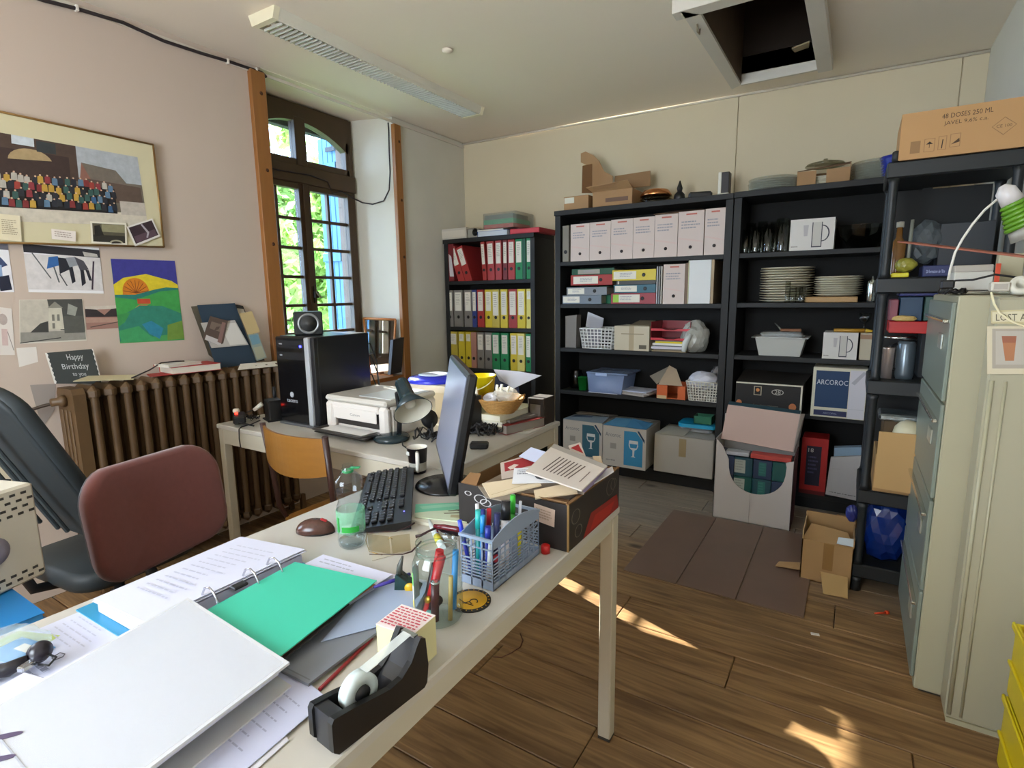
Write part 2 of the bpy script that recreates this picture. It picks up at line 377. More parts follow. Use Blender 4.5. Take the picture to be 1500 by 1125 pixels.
part(ht, 'rag', MB().plate([(-.42, 3.72, 2.72), (-.33, 3.70, 2.73), (-.34, 3.79, 2.735), (-.41, 3.79, 2.725)], .008, M('#b0a080', .8)))
part(ht, 'hook', MB().tube([(HX0-.035, 2.86, 2.61), (HX0-.035, 2.87, 2.58), (HX0-.03, 2.89, 2.575), (HX0-.03, 2.895, 2.6)], .004, M('#8a7a68', .4, .6), 6))

# fluorescent lamp on the ceiling (off)
ly0, ly1 = 1.80, 3.43; lx = -2.47; lzt = zc(lx)
lm = thing('ceiling_lamp', 'long white fluorescent ceiling lamp with louvre, switched off', 'lamp', (lx, (ly0+ly1)/2, lzt-.07), world=True)
lw = M('#d9d4c4', .35)
part(lm, 'housing', MB().prism([(lx-.10, lzt+.01), (lx-.085, lzt-.035), (lx-.075, lzt-.05), (lx-.07, lzt-.05), (lx-.07, lzt-.02), (lx+.07, lzt-.02), (lx+.07, lzt-.05), (lx+.075, lzt-.05), (lx+.085, lzt-.035), (lx+.10, lzt+.01)], ly0, ly1, lw, 'y'))
for yy, n_ in ((ly0, -1), (ly1, 1)):
    part(lm, 'end_cap', MB().prism([(lx-.105, lzt+.01), (lx-.08, lzt-.052), (lx+.08, lzt-.052), (lx+.105, lzt+.01)], yy, yy+n_*.03, M('#e6ddc0', .4), 'y'))
part(lm, 'tube', MB().tube([(lx, ly0+.02, lzt-.032), (lx, ly1-.02, lzt-.032)], .013, M('#f2f2ee', .3), 10))
mb = MB()
for i in range(56):
    yy = ly0+.03 + i*(ly1-ly0-.06)/55; mb.bb(lx-.068, lx+.068, yy-.0025, yy+.0025, lzt-.056, lzt-.043, M('#dcdcd6', .25, .3))
part(lm, 'louvre', mb, kind='stuff')
solo('ceiling_boss', 'small round white plaster boss on the ceiling beside the lamp', 'ceiling boss', MB().lathe([(.03, 0), (.028, -.008), (.012, -.014), (0, -.015)], atZ(655, 73, zc(-1.4)), white_ceil, 14))

# ---------------------------------------------------------------- window
dw = M('#46331f', .55, mot=.2, scale=14); dwp = dw
gl = glass('#eef6ff', .02, .97, 'win', 1.35)
FY0, FY1, FZ0, FZ1 = 2.175, 3.135, .80, 2.685
wf = struct('window_1', MB())
def bar(par, nm, y0, y1, z0, z1, x0=WXF-.03, x1=WXF+.03, mat=dw, bev=.004): return part(par, nm, MB().bb(x0, x1, y0, y1, z0, z1, mat, bev))
bar(wf, 'frame_side', FY0, FY0+.05, FZ0, FZ1); bar(wf, 'frame_side', FY1-.04, FY1, FZ0, FZ1)
bar(wf, 'frame_bottom', FY0, FY1, FZ0, FZ0+.06)
TZ0, TZ1 = 2.155, 2.275
bar(wf, 'transom', FY0, FY1, TZ0, TZ1, WXF-.04, WXF+.045)
ymid = 2.66
# top light: frame head with two arched openings built as one solid with cut-outs between arch and head
mb = MB()
def arch(y): return 2.575 - .17*((y-ymid)/.47)**2
N = 24; ys = [FY0+.03+(FY1-FY0-.06)*i/N for i in range(N+1)]
poly = [(ys[0], FZ1), ] + [(y_, arch(y_)) for y_ in ys] + [(ys[-1], FZ1)]
for i in range(N): mb.prism([(ys[i], arch(ys[i])), (ys[i+1], arch(ys[i+1])), (ys[i+1], FZ1), (ys[i], FZ1)], WXF-.03, WXF+.03, dw, 'x')
part(wf, 'arched_head', mb)
bar(wf, 'mullion', ymid-.045, ymid+.045, TZ1, 2.60, WXF-.035, WXF+.035)
for s in (-1, 1):
    a, b_ = (FY0+.05, ymid-.045) if s < 0 else (ymid+.045, FY1-.04)
    bar(wf, 'sash_rail', a, b_, TZ1, TZ1+.045)
    bar(wf, 'sash_stile', b_-.03, b_, TZ1, 2.52) if s > 0 else bar(wf, 'sash_stile', a, a+.03, TZ1, 2.52)
    part(wf, 'pane', MB().bb(WXF-.004, WXF, a, b_, TZ1, 2.6, gl))
# casements: each two columns, panes pitch .205
zb0, zb1 = .90, 2.115
rows = 6; pit_ = (zb1-zb0)/rows
for s in (-1, 1):
    a, b_ = (FY0+.05, ymid-.005) if s < 0 else (ymid+.005, FY1-.04)
    st = .042
    bar(wf, 'casement_stile', a, a+st, FZ0+.06, TZ0, WXF-.02, WXF+.038); bar(wf, 'casement_stile', b_-st, b_, FZ0+.06, TZ0, WXF-.02, WXF+.038)
    bar(wf, 'casement_rail', a+st, b_-st, zb1, TZ0, WXF-.02, WXF+.035); bar(wf, 'casement_rail', a+st, b_-st, FZ0+.06, zb0, WXF-.02, WXF+.035)
    yc = (a+b_)/2
    bar(wf, 'glazing_bar', yc-.011, yc+.011, zb0, zb1, WXF-.012, WXF+.02, bev=.003)
    for r in range(1, rows):
        bar(wf, 'glazing_bar', a+st, b_-st, zb0+r*pit_-.011, zb0+r*pit_+.011, WXF-.010, WXF+.018, bev=.003)
    for r in range(rows):
        for (p, q) in ((a+st, yc), (yc, b_-st)):
            part(wf, 'pane', MB().bb(WXF-.003, WXF, p, q, zb0+r*pit_, zb0+(r+1)*pit_, gl))
bar(wf, 'cover_strip', ymid-.022, ymid+.022, FZ0+.06, TZ0, WXF+.03, WXF+.052)
mb = MB(); mb.tube([(WXF+.06, ymid, 1.32), (WXF+.06, ymid, 1.44)], .007, M('#2a241e', .4, .7), 8); mb.box((WXF+.07, ymid+.01, 1.38), (.03, .035, .05), M('#2a241e', .4, .7), bev=.005); mb.tube([(WXF+.08, ymid, 1.40), (WXF+.10, ymid+.035, 1.355)], .006, M('#8a8378', .3, .9), 8)
part(wf, 'espagnolette_handle', mb)
orw = M('#93602e', .5, mot=.22, scale=5, stretch=(6, 6, .6), bump=.1)
# sill board
part(wf, 'sill_board', MB().prism([(XL+.012, FY0-.005), (XL+.012, 3.32), (XL, 3.32), (XL, WY1-.005), (WXF+.03, 3.13), (WXF+.03, FY0-.005)], .705, .735, M('#8a5526', .45, mot=.2, scale=7), 'z'))
def vplank(nm, y0, y1, z0, z1):
    mb = MB().bb(XL-.005, XL+.03, y0, y1, z0, z1, orw, .003)
    for zz in (z1-.12, z1-.55, z1-.98): mb.lathe([(.011, 0), (0, .0005)], (XL+.0302, (y0+y1)/2+.012, zz), M('#4a2408', .7), 10, R=Matrix.Rotation(PI/2, 3, 'Y'))
    o = struct(nm, mb); return o
vplank('trim_3', 2.085, 2.178, .02, 2.665); vplank('trim_4', 3.245, 3.318, .02, 2.645)
# shutters outside
bl = M('#396d98', .6, mot=.06, scale=8)
for y0, y1, lab in ((3.14, 3.17, 'right'), (2.10, 2.13, 'left')):
    t = thing('window_shutter', f'open light blue wooden shutter outside the window, on its {lab} side', 'shutter', (-4.0, y0, .85), world=True)
    for i in range(4):
        x1 = -3.575-.056*i; part(t, 'board', MB().bb(x1-.054, x1, y0, y1, .80, 2.62, bl, .003))
    for z in (1.0, 1.65, 2.35): part(t, 'batten', MB().bb(-3.795, -3.58, y0-.02 if lab == 'right' else y1, y0 if lab == 'right' else y1+.02, z, z+.07, bl, .003))
    for z in (.95, 2.5): part(t, 'hinge', MB().bb(-3.68, -3.57, y0-.026, y0-.02, z, z+.035, M('#2a2a2c', .5, .5)))
struct('dark_reveal_cover', MB().bb(-3.57, -3.452, 3.122, 3.136, .76, 2.68, M('#6a5a52', .9, mot=.3, scale=12)))  # dark strip added over the outer reveal, which would otherwise look brightly lit

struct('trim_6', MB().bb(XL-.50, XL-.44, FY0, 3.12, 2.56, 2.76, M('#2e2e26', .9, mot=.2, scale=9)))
w2 = struct('assumed_window', MB())  # assumed window out of view, its opening made for the near fill lamp
for y_ in (-.86, -.36, .12): part(w2, 'frame_side', MB().bb(XL-.36, XL-.31, y_, y_+.04, 1.09, 2.41, dw, .003))
for z_ in (1.09, 1.5, 1.95, 2.36): part(w2, 'frame_bar', MB().bb(XL-.355, XL-.315, -.82, .12, z_, z_+.03, dw, .003))
# outside: ground and trees
solo('lawn', 'sunlit grass outside the window', 'grass', MB().bb(-14, -3.7, -2, 14, -1.3, -1.2, M('#6f8a3a', .9, mot=.3, scale=3)), kind='stuff', loc=(-8, 6, -1.2))
def leafmat(h, tl):
    m = bpy.data.materials.new('leaf'); m.use_nodes = True; nt = m.node_tree; nt.nodes.remove(nt.nodes['Principled BSDF']); L = nt.links.new
    d = nt.nodes.new('ShaderNodeBsdfDiffuse'); t = nt.nodes.new('ShaderNodeBsdfTranslucent'); x = nt.nodes.new('ShaderNodeMixShader'); g = nt.nodes.new('ShaderNodeNewGeometry')
    rp = nt.nodes.new('ShaderNodeValToRGB'); c = lin(h)
    rp.color_ramp.elements[0].color = tuple(v*.55 for v in c[:3])+(1,); rp.color_ramp.elements[1].color = tuple(min(1, v*1.5) for v in c[:3])+(1,)
    L(g.outputs['Random Per Island'], rp.inputs[0]); L(rp.outputs[0], d.inputs[0]); L(rp.outputs[0], t.inputs[0]); x.inputs[0].default_value = tl
    L(d.outputs[0], x.inputs[1]); L(t.outputs[0], x.inputs[2]); L(x.outputs[0], nt.nodes['Material Output'].inputs[0]); return m
def tree(label, c, R_, trunk_z, nleaf, h, seed):
    rd = np.random.RandomState(seed)
    t = thing('tree', label, 'tree', (c[0], c[1], -1.2), group='trees outside the window', world=True)
    bark = M('#4a3a2a', .9, mot=.3, scale=6)
    mb = MB(); mb.tube([(c[0], c[1], -1.2), (c[0]+.05, c[1]+.1, trunk_z*.5), (c[0]-.05, c[1], c[2])], [.16, .12, .06], bark, 8)
    for i in range(6):
        a = i*1.05; mb.tube([(c[0], c[1], trunk_z*.6+.2*i), (c[0]+R_[0]*.4*math.cos(a), c[1]+R_[1]*.4*math.sin(a), trunk_z+.3*i), (c[0]+R_[0]*.8*math.cos(a), c[1]+R_[1]*.8*math.sin(a), c[2]+.5*R_[2]*math.sin(i))], [.05, .035, .015], bark, 6)
    part(t, 'trunk', mb)
    # leaf clumps
    nc = 60; cc = rd.normal(0, .48, (nc, 3)); cc = cc*R_+np.array(c); ci = rd.randint(0, nc, nleaf)
    p = cc[ci] + rd.normal(0, .19, (nleaf, 3))*np.array(R_)*.55
    a = rd.normal(0, 1, (nleaf, 3)); a /= np.linalg.norm(a, axis=1)[:, None]; b = rd.normal(0, 1, (nleaf, 3)); b -= (b*a).sum(1)[:, None]*a; b /= np.linalg.norm(b, axis=1)[:, None]
    s = rd.uniform(.06, .12, (nleaf, 1))
    vs = np.stack([p-a*s, p-b*s*.55, p+a*s, p+b*s*.55], 1).reshape(-1, 3) - np.array([c[0], c[1], -1.2])
    me = bpy.data.meshes.new('foliage'); me.vertices.add(len(vs)); me.vertices.foreach_set('co', vs.ravel())
    me.loops.add(nleaf*4); me.loops.foreach_set('vertex_index', np.arange(nleaf*4)); me.polygons.add(nleaf)
    me.polygons.foreach_set('loop_start', np.arange(nleaf)*4); me.polygons.foreach_set('loop_total', np.full(nleaf, 4)); me.update(calc_edges=True)
    me.materials.append(leafmat(h, .6)); o = bpy.data.objects.new('foliage', me); COL.objects.link(o); o.parent = t; o['kind'] = 'stuff'
tree('bright green leafy tree seen through the left casement', (-7.6, 4.6, 1.7), (1.0, 1.0, 2.1), .6, 15000, '#b4c878', 1)
tree('bright green leafy tree seen through the right casement', (-7.6, 7.3, 1.9), (1.0, 1.2, 2.1), .8, 15000, '#a8c070', 2)
tree('darker green tree standing far behind the other two', (-11.2, 7.6, 2.2), (1.2, 3.2, 2.8), .8, 24000, '#98b468', 3)

# ================================================================ FURNITURE
blackw = M('#0f1011', .62, mot=.12, scale=20)
# ---- shelf units
def shelf_unit(name, label, x0, x1, yf, yb, top, shelves, sw=.045, bt=.035, basez=.10):
    t = thing(name, label, 'shelving unit', ((x0+x1)/2, (yf+yb)/2, 0), world=True)
    for xa in (x0, x1-sw):
        part(t, 'side_panel', MB().bb(xa, xa+sw, yf+.004, yb, 0, top-bt, blackw, .002))
    part(t, 'top_board', MB().bb(x0-.002, x1+.002, yf-.01, yb, top-bt, top, blackw, .002))
    part(t, 'back_panel', MB().bb(x0+.01, x1-.01, yb-.012, yb-.002, .02, top-bt, M('#080808', .8)))
    for z in shelves: part(t, 'shelf_board', MB().bb(x0+sw, x1-sw, yf+.006, yb-.012, z-bt*.85, z, blackw, .002))
    part(t, 'base_board', MB().bb(x0+sw, x1-sw, yf+.006, yb-.012, basez-.03, basez, blackw, .002))
    part(t, 'kick_board', MB().bb(x0+sw, x1-sw, yf+.02, yf+.035, 0.001, basez-.03, blackw))
    return t
LZ = [atY(700, 411, 3.8)[2], atY(710, 480, 3.8)[2], atY(715, 541, 3.8)[2]]
LT = 1.835; LY = 3.80
shelf_unit('shelving_unit', 'lower black shelving unit in the corner, filled with coloured binders', -3.06, -2.16, LY, 4.13, LT, LZ + [.35], sw=.04)
MZ = [1.60, 1.285, .952, .622]; MT = 1.972; MY = 3.77
shelf_unit('shelving_unit', 'middle black shelving unit with white archive boxes on its top shelf', -1.965, -.703, MY, 4.13, MT, MZ)
RZ = [1.60, 1.29, .955, .605]; RT = 1.975
shelf_unit('shelving_unit', 'right black shelving unit holding plates, glasses and mug boxes', -.697, .30, MY, 4.13, RT, RZ)

# ---- desk 1 and desk 2
top_w = M('#c2bcb2', .32, mot=.03, scale=6); fr_w = M('#c4bca9', .45, mot=.04, scale=6)
def desk(label, x0, x1, y0, y1, zt, legs, apron=.05):
    t = thing('desk', label, 'desk', ((x0+x1)/2, (y0+y1)/2, 0), world=True)
    part(t, 'desktop', MB().bb(x0, x1, y0, y1, zt-.022, zt, top_w, .003))
    mb = MB(); i = .008; h = zt-.022
    mb.bb(x0+i, x1-i, y0+i, y0+i+.025, h-apron, h, fr_w, .002); mb.bb(x0+i, x1-i, y1-i-.025, y1-i, h-apron, h, fr_w, .002)
    mb.bb(x0+i, x0+i+.025, y0+i, y1-i, h-apron, h, fr_w, .002); mb.bb(x1-i-.025, x1-i, y0+i, y1-i, h-apron, h, fr_w, .002)
    part(t, 'frame', mb)
    for lx_, ly_ in legs:
        o = part(t, 'leg', MB().bb(lx_-.02, lx_+.02, ly_-.02, ly_+.02, .008, h-.001, fr_w, .003))
        part(o, 'foot', MB().bb(lx_-.019, lx_+.019, ly_-.019, ly_+.019, 0, .009, M('#3a3630', .7)))
    return t
desk('white desk in the foreground covered with papers and office items', -1.30, -.54, -.35, 1.445, .75, [(-.562, 1.42), (-1.275, 1.42), (-.562, -.32), (-1.275, -.32)], .045)
d2 = desk('white desk under the window with computer tower and printer on it', -2.64, -1.18, 1.455, 2.32, .75, [(-2.615, 1.48), (-1.205, 1.48), (-2.615, 2.29), (-1.205, 2.29)], .075)
# pedestal under desk 2
t = thing('drawer_pedestal', 'cream drawer pedestal under the right end of the window desk', 'drawer unit', (-1.42, 1.8, 0), world=True)
part(t, 'body', MB().bb(-1.56, -1.24, 1.50, 2.2, .03, .652, fr_w, .003))
for i, (z0, z1) in enumerate(((.06, .24), (.25, .44), (.45, .64))):
    d = part(t, 'drawer', MB().bb(-1.555, -1.245, 1.482, 1.50, z0, z1, fr_w, .003)); part(d, 'handle', MB().bb(-1.48, -1.38, 1.474, 1.482, z1-.05, z1-.04, M('#8a8478', .3, .8), .002))
part(t, 'base', MB().bb(-1.55, -1.25, 1.52, 2.18, 0, .03, M('#3a3630', .7)))

# ---- radiator
rad = M('#5c4429', .5, mot=.22, scale=14, bump=.15)
t = thing('radiator', 'old brown cast iron column radiator below the window wall', 'radiator', (-2.96, 1.53, .08), world=True)
def radsec():
    mb = MB()
    for x in (-.075, -.025, .025, .075): mb.tube([(x, 0, .05), (x, 0, .83)], .017, rad, 8, cap=False)
    for z in (.03, .845):
        mb.box((0, 0, z), (.19, .052, .07), rad, bev=.022)
    return mb
rm = cached(('section',), radsec)
for i in range(16):
    yy = 1.055 + i*.0665
    if i % 1 == 0:
        o = part(t, 'section', rm); o.location = (0, yy-1.53, .02)
mb = MB(); mb.prism([(-3.045+.0, .12), (-3.045, .95), (-3.03, .975), (-2.89, .975), (-2.875, .95), (-2.875, .12)], .972, 1.02, rad, 'y')
for x in (-3.0, -2.96, -2.92): mb.bb(x-.006, x+.006, .966, .974, .2, .88, rad, .003)
mb.lathe([(.028, 0), (.028, .02), (.018, .025), (.018, .05), (0, .05)], (-2.96, .97, .92), rad, 8, R=Matrix.Rotation(PI/2, 3, 'X'))
part(t, 'end_section', mb)
mb = MB()
for yy in (1.0, 2.1):
    for x in (-3.02, -2.90): mb.bb(x-.015, x+.015, yy-.015, yy+.015, 0, .13, rad, .004)
part(t, 'feet', mb, kind='stuff')
mb = MB(); mb.tube([(-2.96, .97, .92), (-3.0, .90, .905), (-3.05, .80, .87), (-3.065, .35, .80)], .007, M('#3a2c20', .6), 8)
part(t, 'pipe', mb)

# ---- maroon office chair
def rounded(w, h, r, n=6, topb=0.0):
    pts = []
    for (cx, cy, a0) in ((w/2-r, h/2-r, 0), (-w/2+r, h/2-r, 90), (-w/2+r, -h/2+r, 180), (w/2-r, -h/2+r, 270)):
        for k in range(n+1):
            a = math.radians(a0+90*k/n); x = cx+r*math.cos(a); y_ = cy+r*math.sin(a)
            if y_ > 0: y_ += topb*(1-(2*x/w)**2)
            pts.append((x, y_))
    return pts
def cushion(w, h, th, r, mat, topb=0.0, rings=4, curve=0.0):
    """pillow-like slab in local XZ plane with thickness along Y"""
    mb = MB(); out = rounded(w, h, r, 6, topb); n = len(out); vs = []; fs = []
    prof = [(-.5, .90), (-.42, .97), (-.2, 1.0), (.2, 1.0), (.42, .97), (.5, .90)]
    for (t_, s_) in prof:
        for x, z in out: vs.append((x*s_, t_*th + curve*(x*2/w)**2, z*s_))
    for i in range(len(prof)-1):
        for k in range(n): fs.append((i*n+k, i*n+(k+1) % n, (i+1)*n+(k+1) % n, (i+1)*n+k))
    for base, sg in ((0, -1), ((len(prof)-1)*n, 1)):
        prev = base
        for s_ in (.6, .25):
            b0 = len(vs)
            for x, z in out: vs.append((x*s_*.9, sg*(.5*th+.006*(1-s_)) + curve*(x*s_*.9*2/w)**2, z*s_*.9))
            for k in range(n): fs.append((prev+k, prev+(k+1) % n, b0+(k+1) % n, b0+k))
            prev = b0
        fs.append([prev+k for k in range(n)])
    return mb.add(vs, fs, mat, True)
mar = M('#6b3a34', .95, sheen=.3, mot=.12, scale=60, bump=.1); blkp = M('#17171a', .45)
def office_chair(label, loc, rz, fab, seatz=.47, bw=.45, bh=.34, bz=.66, tilt=.12, shell=M('#453c3c', .6)):
    t = thing('office_chair', label, 'chair', loc, rz)     # local: faces -y
    b = part(t, 'backrest', cushion(bw, bh, .055, .09, fab, .025, curve=-.035)); b.location = (0, .23, bz+.03); b.rotation_euler = (-tilt, 0, 0)
    mb = cushion(bw-.012, bh-.012, .022, .09, shell, .025, curve=-.035); b2 = part(t, 'back_shell', mb); b2.location = (0, .254, bz+.03); b2.rotation_euler = (-tilt, 0, 0)
    s = part(t, 'seat', cushion(.46, .44, .07, .1, fab)); s.rotation_euler = (PI/2, 0, 0); s.location = (0, 0, seatz-.035)
    part(t, 'back_stem', MB().tube([(0, .12, seatz-.09), (0, .26, seatz-.06), (0, .30, seatz+.05), (0, .29, bz)], .018, blkp, 8))
    part(t, 'gas_column', MB().lathe([(.03, .1), (.03, .25), (.018, .25), (.018, seatz-.08)], (0, 0, 0), blkp, 14))
    part(t, 'seat_mechanism', MB().box((0, .02, seatz-.085), (.2, .24, .035), blkp, bev=.008))
    for k in range(5):
        a = k*2*PI/5+.3; c, s_ = math.cos(a), math.sin(a)
        l = part(t, 'base_leg', MB().tube([(.02*c, .02*s_, .12), (.16*c, .16*s_, .10), (.29*c, .29*s_, .075)], [.024, .018, .014], blkp, 8))
        part(l, 'castor', MB().lathe([(.012, -.02), (.026, -.018), (.028, 0), (.026, .018), (.012, .02)], (.29*c, .29*s_, .028), blkp, 12, R=Matrix.Rotation(PI/2, 3, 'X')))
    return t
office_chair('maroon upholstered office chair pushed up to the foreground desk', (-1.66, .86, 0), PI/2+.22, mar, .47, .45, .33, .655, .13)
# black high-back chair at far left
dk = M('#2b3134', .55, bump=.05, scale=40)
t = office_chair('black plastic-backed office chair with ribbed tall back at left edge', (-2.36, .86, 0), PI+.1, dk, .44, .42, .62, .78, .42, dk)
mb = MB()
for x in (-.12, -.06, .06, .12): mb.box((x, 0, 0), (.012, .014, .50), M('#3a4144', .4), bev=.004)
r_ = part(t, 'rib', mb); r_.location = (0, .29, .81); r_.rotation_euler = (-.42, 0, 0)
k_ = part(t, 'knob', MB().lathe([(.028, 0), (.034, .006), (.034, .022), (.028, .028), (0, .028)], (0, 0, 0), M('#a89a72', .6), 16), 'tan round adjusting knob'); k_.location = (0.12, .33, .52); k_.rotation_euler = (-1.4, 0, 0)

# ---- wooden school chair facing desk 2
ply = M('#8f6026', .4, mot=.15, scale=9, stretch=(1, 1, 5)); brt = M('#3a211a', .4)
t = thing('school_chair', 'wooden school chair with bent plywood back and brown tubular frame', 'chair', (-1.80, 1.42, 0), -.06)
for s in (-1, 1):
    x = .19*s
    part(t, 'frame_tube', MB().tube([(x*1.05, -.20, .015), (x, -.14, .25), (x, -.10, .41), (x*1.0, .0, .425), (x, .24, .43), (x, .27, .40), (x*1.05, .30, .015)], .011, brt, 8))
    part(t, 'back_upright', MB().tube([(x, .05, .425), (x, -.07, .43), (x, -.10, .50), (x*1.03, -.115, .66), (x*1.08, -.135, .86)], .012, brt, 8))
mb = MB(); N = 14
for i in range(N):
    a0, a1 = -1+2*i/N, -1+2*(i+1)/N
    def bp_(a, z, o): return (.197*a, -.128 + .045*(a*a-1) + .02*(z-.7) - .13*(z-.70)*.5 + o, z)
    z0a, z0b = .685+.022*a0*a0, .685+.022*a1*a1
    v = [bp_(a0, z0a, -.005), bp_(a1, z0b, -.005), bp_(a1, .85, -.005), bp_(a0, .85, -.005), bp_(a0, z0a, .005), bp_(a1, z0b, .005), bp_(a1, .85, .005), bp_(a0, .85, .005)]
    mb.add(v, [(0, 1, 2, 3), (7, 6, 5, 4), (0, 4, 5, 1), (1, 5, 6, 2), (2, 6, 7, 3), (3, 7, 4, 0)], ply)
part(t, 'backrest', mb)
s_ = part(t, 'seat', cushion(.40, .38, .012, .06, ply, curve=0)); s_.rotation_euler = (PI/2+.03, 0, 0); s_.location = (0, .09, .443)

# ---- black plastic rack in front of the right unit
RY = 2.80
rk = thing('plastic_rack', 'black plastic shelving rack with round posts beside the grey cabinet', 'shelving unit', (.28, 3.0, 0), world=True)
bp2 = M('#15181a', .5)
RX0, RX1, RYB = .085, .485, 3.15
for za_, zb_r in ((.49, .90), (.985, 1.33), (1.42, 1.80)): part(rk, 'back_panel', MB().bb(RX0+.03, RX1-.03, RYB-.012, RYB-.006, za_, zb_r, M('#0b0c0d', .7)))  # black sheets added behind the compartments so they look dark inside
RL = [1.872, 1.41, .977, .482, .128]
for i, z in enumerate(RL):
    part(rk, 'shelf_board', MB().bb(RX0-.02, RX1+.02, RY, RYB, z-.065, z, bp2, .006))
for (x, y_) in ((RX0+.008, RY+.012), (RX1-.008, RY+.012), (RX0+.008, RYB-.02), (RX1-.008, RYB-.02)):
    for za, zb in zip([0, .128, .482, .977, 1.41], [.063, .417, .912, 1.345, 1.807]):
        part(rk, 'post', MB().lathe([(.022, za), (.017, za+.02), (.017, zb-.02), (.022, zb)], (x, y_, 0), bp2, 14))
    part(rk, 'post_tip', MB().lathe([(.014, 1.872), (.014, 1.91), (.008, 1.915), (0, 1.915)], (x, y_, 0), bp2, 10))

# ---- grey-beige filing cabinets at right
cabm = M('#a9a389', .35, mot=.03, scale=3); cabd = M('#7d857a', .35)
cz = 1.34
t = thing('filing_cabinet', 'tall beige metal filing cabinet with chrome drawer handles at the right wall', 'cabinet', (.39, 2.45, 0), world=True)
part(t, 'body', MB().bb(.262, .515, 2.14, 2.79, .015, cz, cabm, .004))
part(t, 'plinth', MB().bb(.28, .51, 2.16, 2.77, 0, .02, M('#3c3a34', .7)))
for z0, z1 in ((.05, .36), (.37, .68), (.69, 1.0), (1.01, 1.32)):
    d = part(t, 'drawer', MB().bb(.250, .262, 2.15, 2.78, z0, z1, cabd, .003))
    part(d, 'handle', MB().box((.243, 2.46, z1-.06), (.016, .56, .012), M('#d8d6cc', .2, .9), bev=.003), 'chrome handle')
    part(d, 'label_holder', MB().box((.247, 2.3, z1-.13), (.006, .09, .05), M('#c9c9bd', .3, .7), bev=.002))
t = thing('metal_cabinet', 'grey-beige metal cabinet with ribbed edge, nearest on the right', 'cabinet', (.42, 1.98, 0), world=True)
part(t, 'body', MB().bb(.335, .515, 2.035, 2.135, .015, cz-.005, M('#a59f88', .3, mot=.03, scale=2), .006))
part(t, 'ridge', MB().tube([(.345, 2.033, .03), (.345, 2.033, 1.10)], .006, cabm, 8)); part(t, 'ridge', MB().tube([(.375, 2.033, .03), (.375, 2.033, 1.10)], .004, cabm, 8))
part(t, 'foot_strip', MB().bb(.34, .512, 2.032, 2.13, 0, .016, cabm))
c4 = [atY(1452, 455, 2.03), atY(1540, 452, 2.03), atY(1540, 475, 2.03), atY(1452, 474, 2.03)]
nm = thing('name_plate', 'small cream sign reading LOST AU on the cabinet end', 'sign', c4[3], world=True)
part(nm, 'plate', sheetmb(c4, '#bfb38c', [('#cfc6a8', R4(.02, .12, 1, .85))], .003)); text(nm, 'lettering', 'LOST AU', c4, '#5a5444', .08, .28, .5, .62)
c4 = [atY(1446, 478, 2.03), atY(1510, 478, 2.03), atY(1510, 548, 2.03), atY(1446, 548, 2.03)]
solo('picture_card', 'blurred card with an orange drinking glass taped to the cabinet', 'picture', sheetmb(c4, '#c8bda2', [('#a39a8c', R4(.12, .05, .9, .88)), ('#b0a89c', R4(.2, .1, .85, .8)), ('#a8704c', [(.34, .2), (.68, .2), (.62, .72), (.42, .72)]), ('#945c44', [(.34, .2), (.68, .2), (.66, .34), (.36, .34)])], .002))
# ---- yellow crates
ye = M('#d8c21a', .4)
for z0, nm in ((0.0, 'yellow plastic crate standing on the floor, lower of two'), (.225, 'yellow plastic crate stacked on top of another at the right edge')):
    t = thing('crate', nm, 'crate', (.52, 1.83, z0), world=True)
    x0, x1, y0, y1 = .445, .514, 1.42, 1.92; za, zb = z0+.003, z0+.215
    part(t, 'base', MB().bb(x0+.01, x1, y0+.01, y1-.01, za, za+.02, ye, .004))
    mb = MB(); mb.bb(x0, x0+.006, y0, y1, za, zb, ye, .002); mb.bb(x0, x1, y1-.006, y1, za, zb, ye, .002); mb.bb(x0, x1, y0, y0+.006, za, zb, ye, .002); mb.bb(x1-.006, x1, y0, y1, za, zb, ye, .002)
    part(t, 'wall', mb)
    mb = MB(); mb.bb(x0-.008, x0, y0-.004, y1+.008, zb-.02, zb, ye, .003); mb.bb(x0-.008, x0, y0, y1, za+.09, za+.1, ye, .002)
    part(t, 'rim', mb)

# ================================================================ LEFT WALL: pictures, cards, cables
WX = XL + .002
def wc(*pts, x=WX): return [atX(px, py, x) for px, py in pts]
def crowd(u0, v0, u1, v1, rows, n, seed):
    rd = random.Random(seed); out = []
    cols = ['#96382e', '#345a82', '#b8923c', '#b0aaa0', '#23252e', '#5a7690', '#7a2c2c', '#355650', '#1f1f26', '#8a343a', '#2a2a30']
    for r in range(rows):
        for i in range(n):
            u = u0+(u1-u0)*(i+.5*(r % 2)+.3*rd.random())/n; v = v0+(v1-v0)*(r+rd.uniform(-.22, .22))/rows; w = (u1-u0)/n*.5; h = (v1-v0)/rows
            out.append((rd.choice(cols), [(u-w*.8, v+h*.3), (u-w*.3, v+h*.22), (u+w*.3, v+h*.22), (u+w*.8, v+h*.3), (u+w*.9, v+h*1.15), (u-w*.9, v+h*1.15)]))
            out.append(('#c9a58a', circ(u, v+h*.12, w*.33, 2.2, 7)))
    return out
fc = wc((-120, 138), (224, 212), (240, 362), (-120, 352), x=XL+.025)
t = thing('framed_photograph', 'large framed group photograph in a thin gold frame on the left wall', 'picture', fc[3], world=True)
part(t, 'mount', sheetmb(fc, '#cdc3a0', [], .012))
q = lambda u, v: bil(fc, u, v)
ph = [q(.0, .16), q(.905, .15), q(.925, .80), q(.0, .845)]
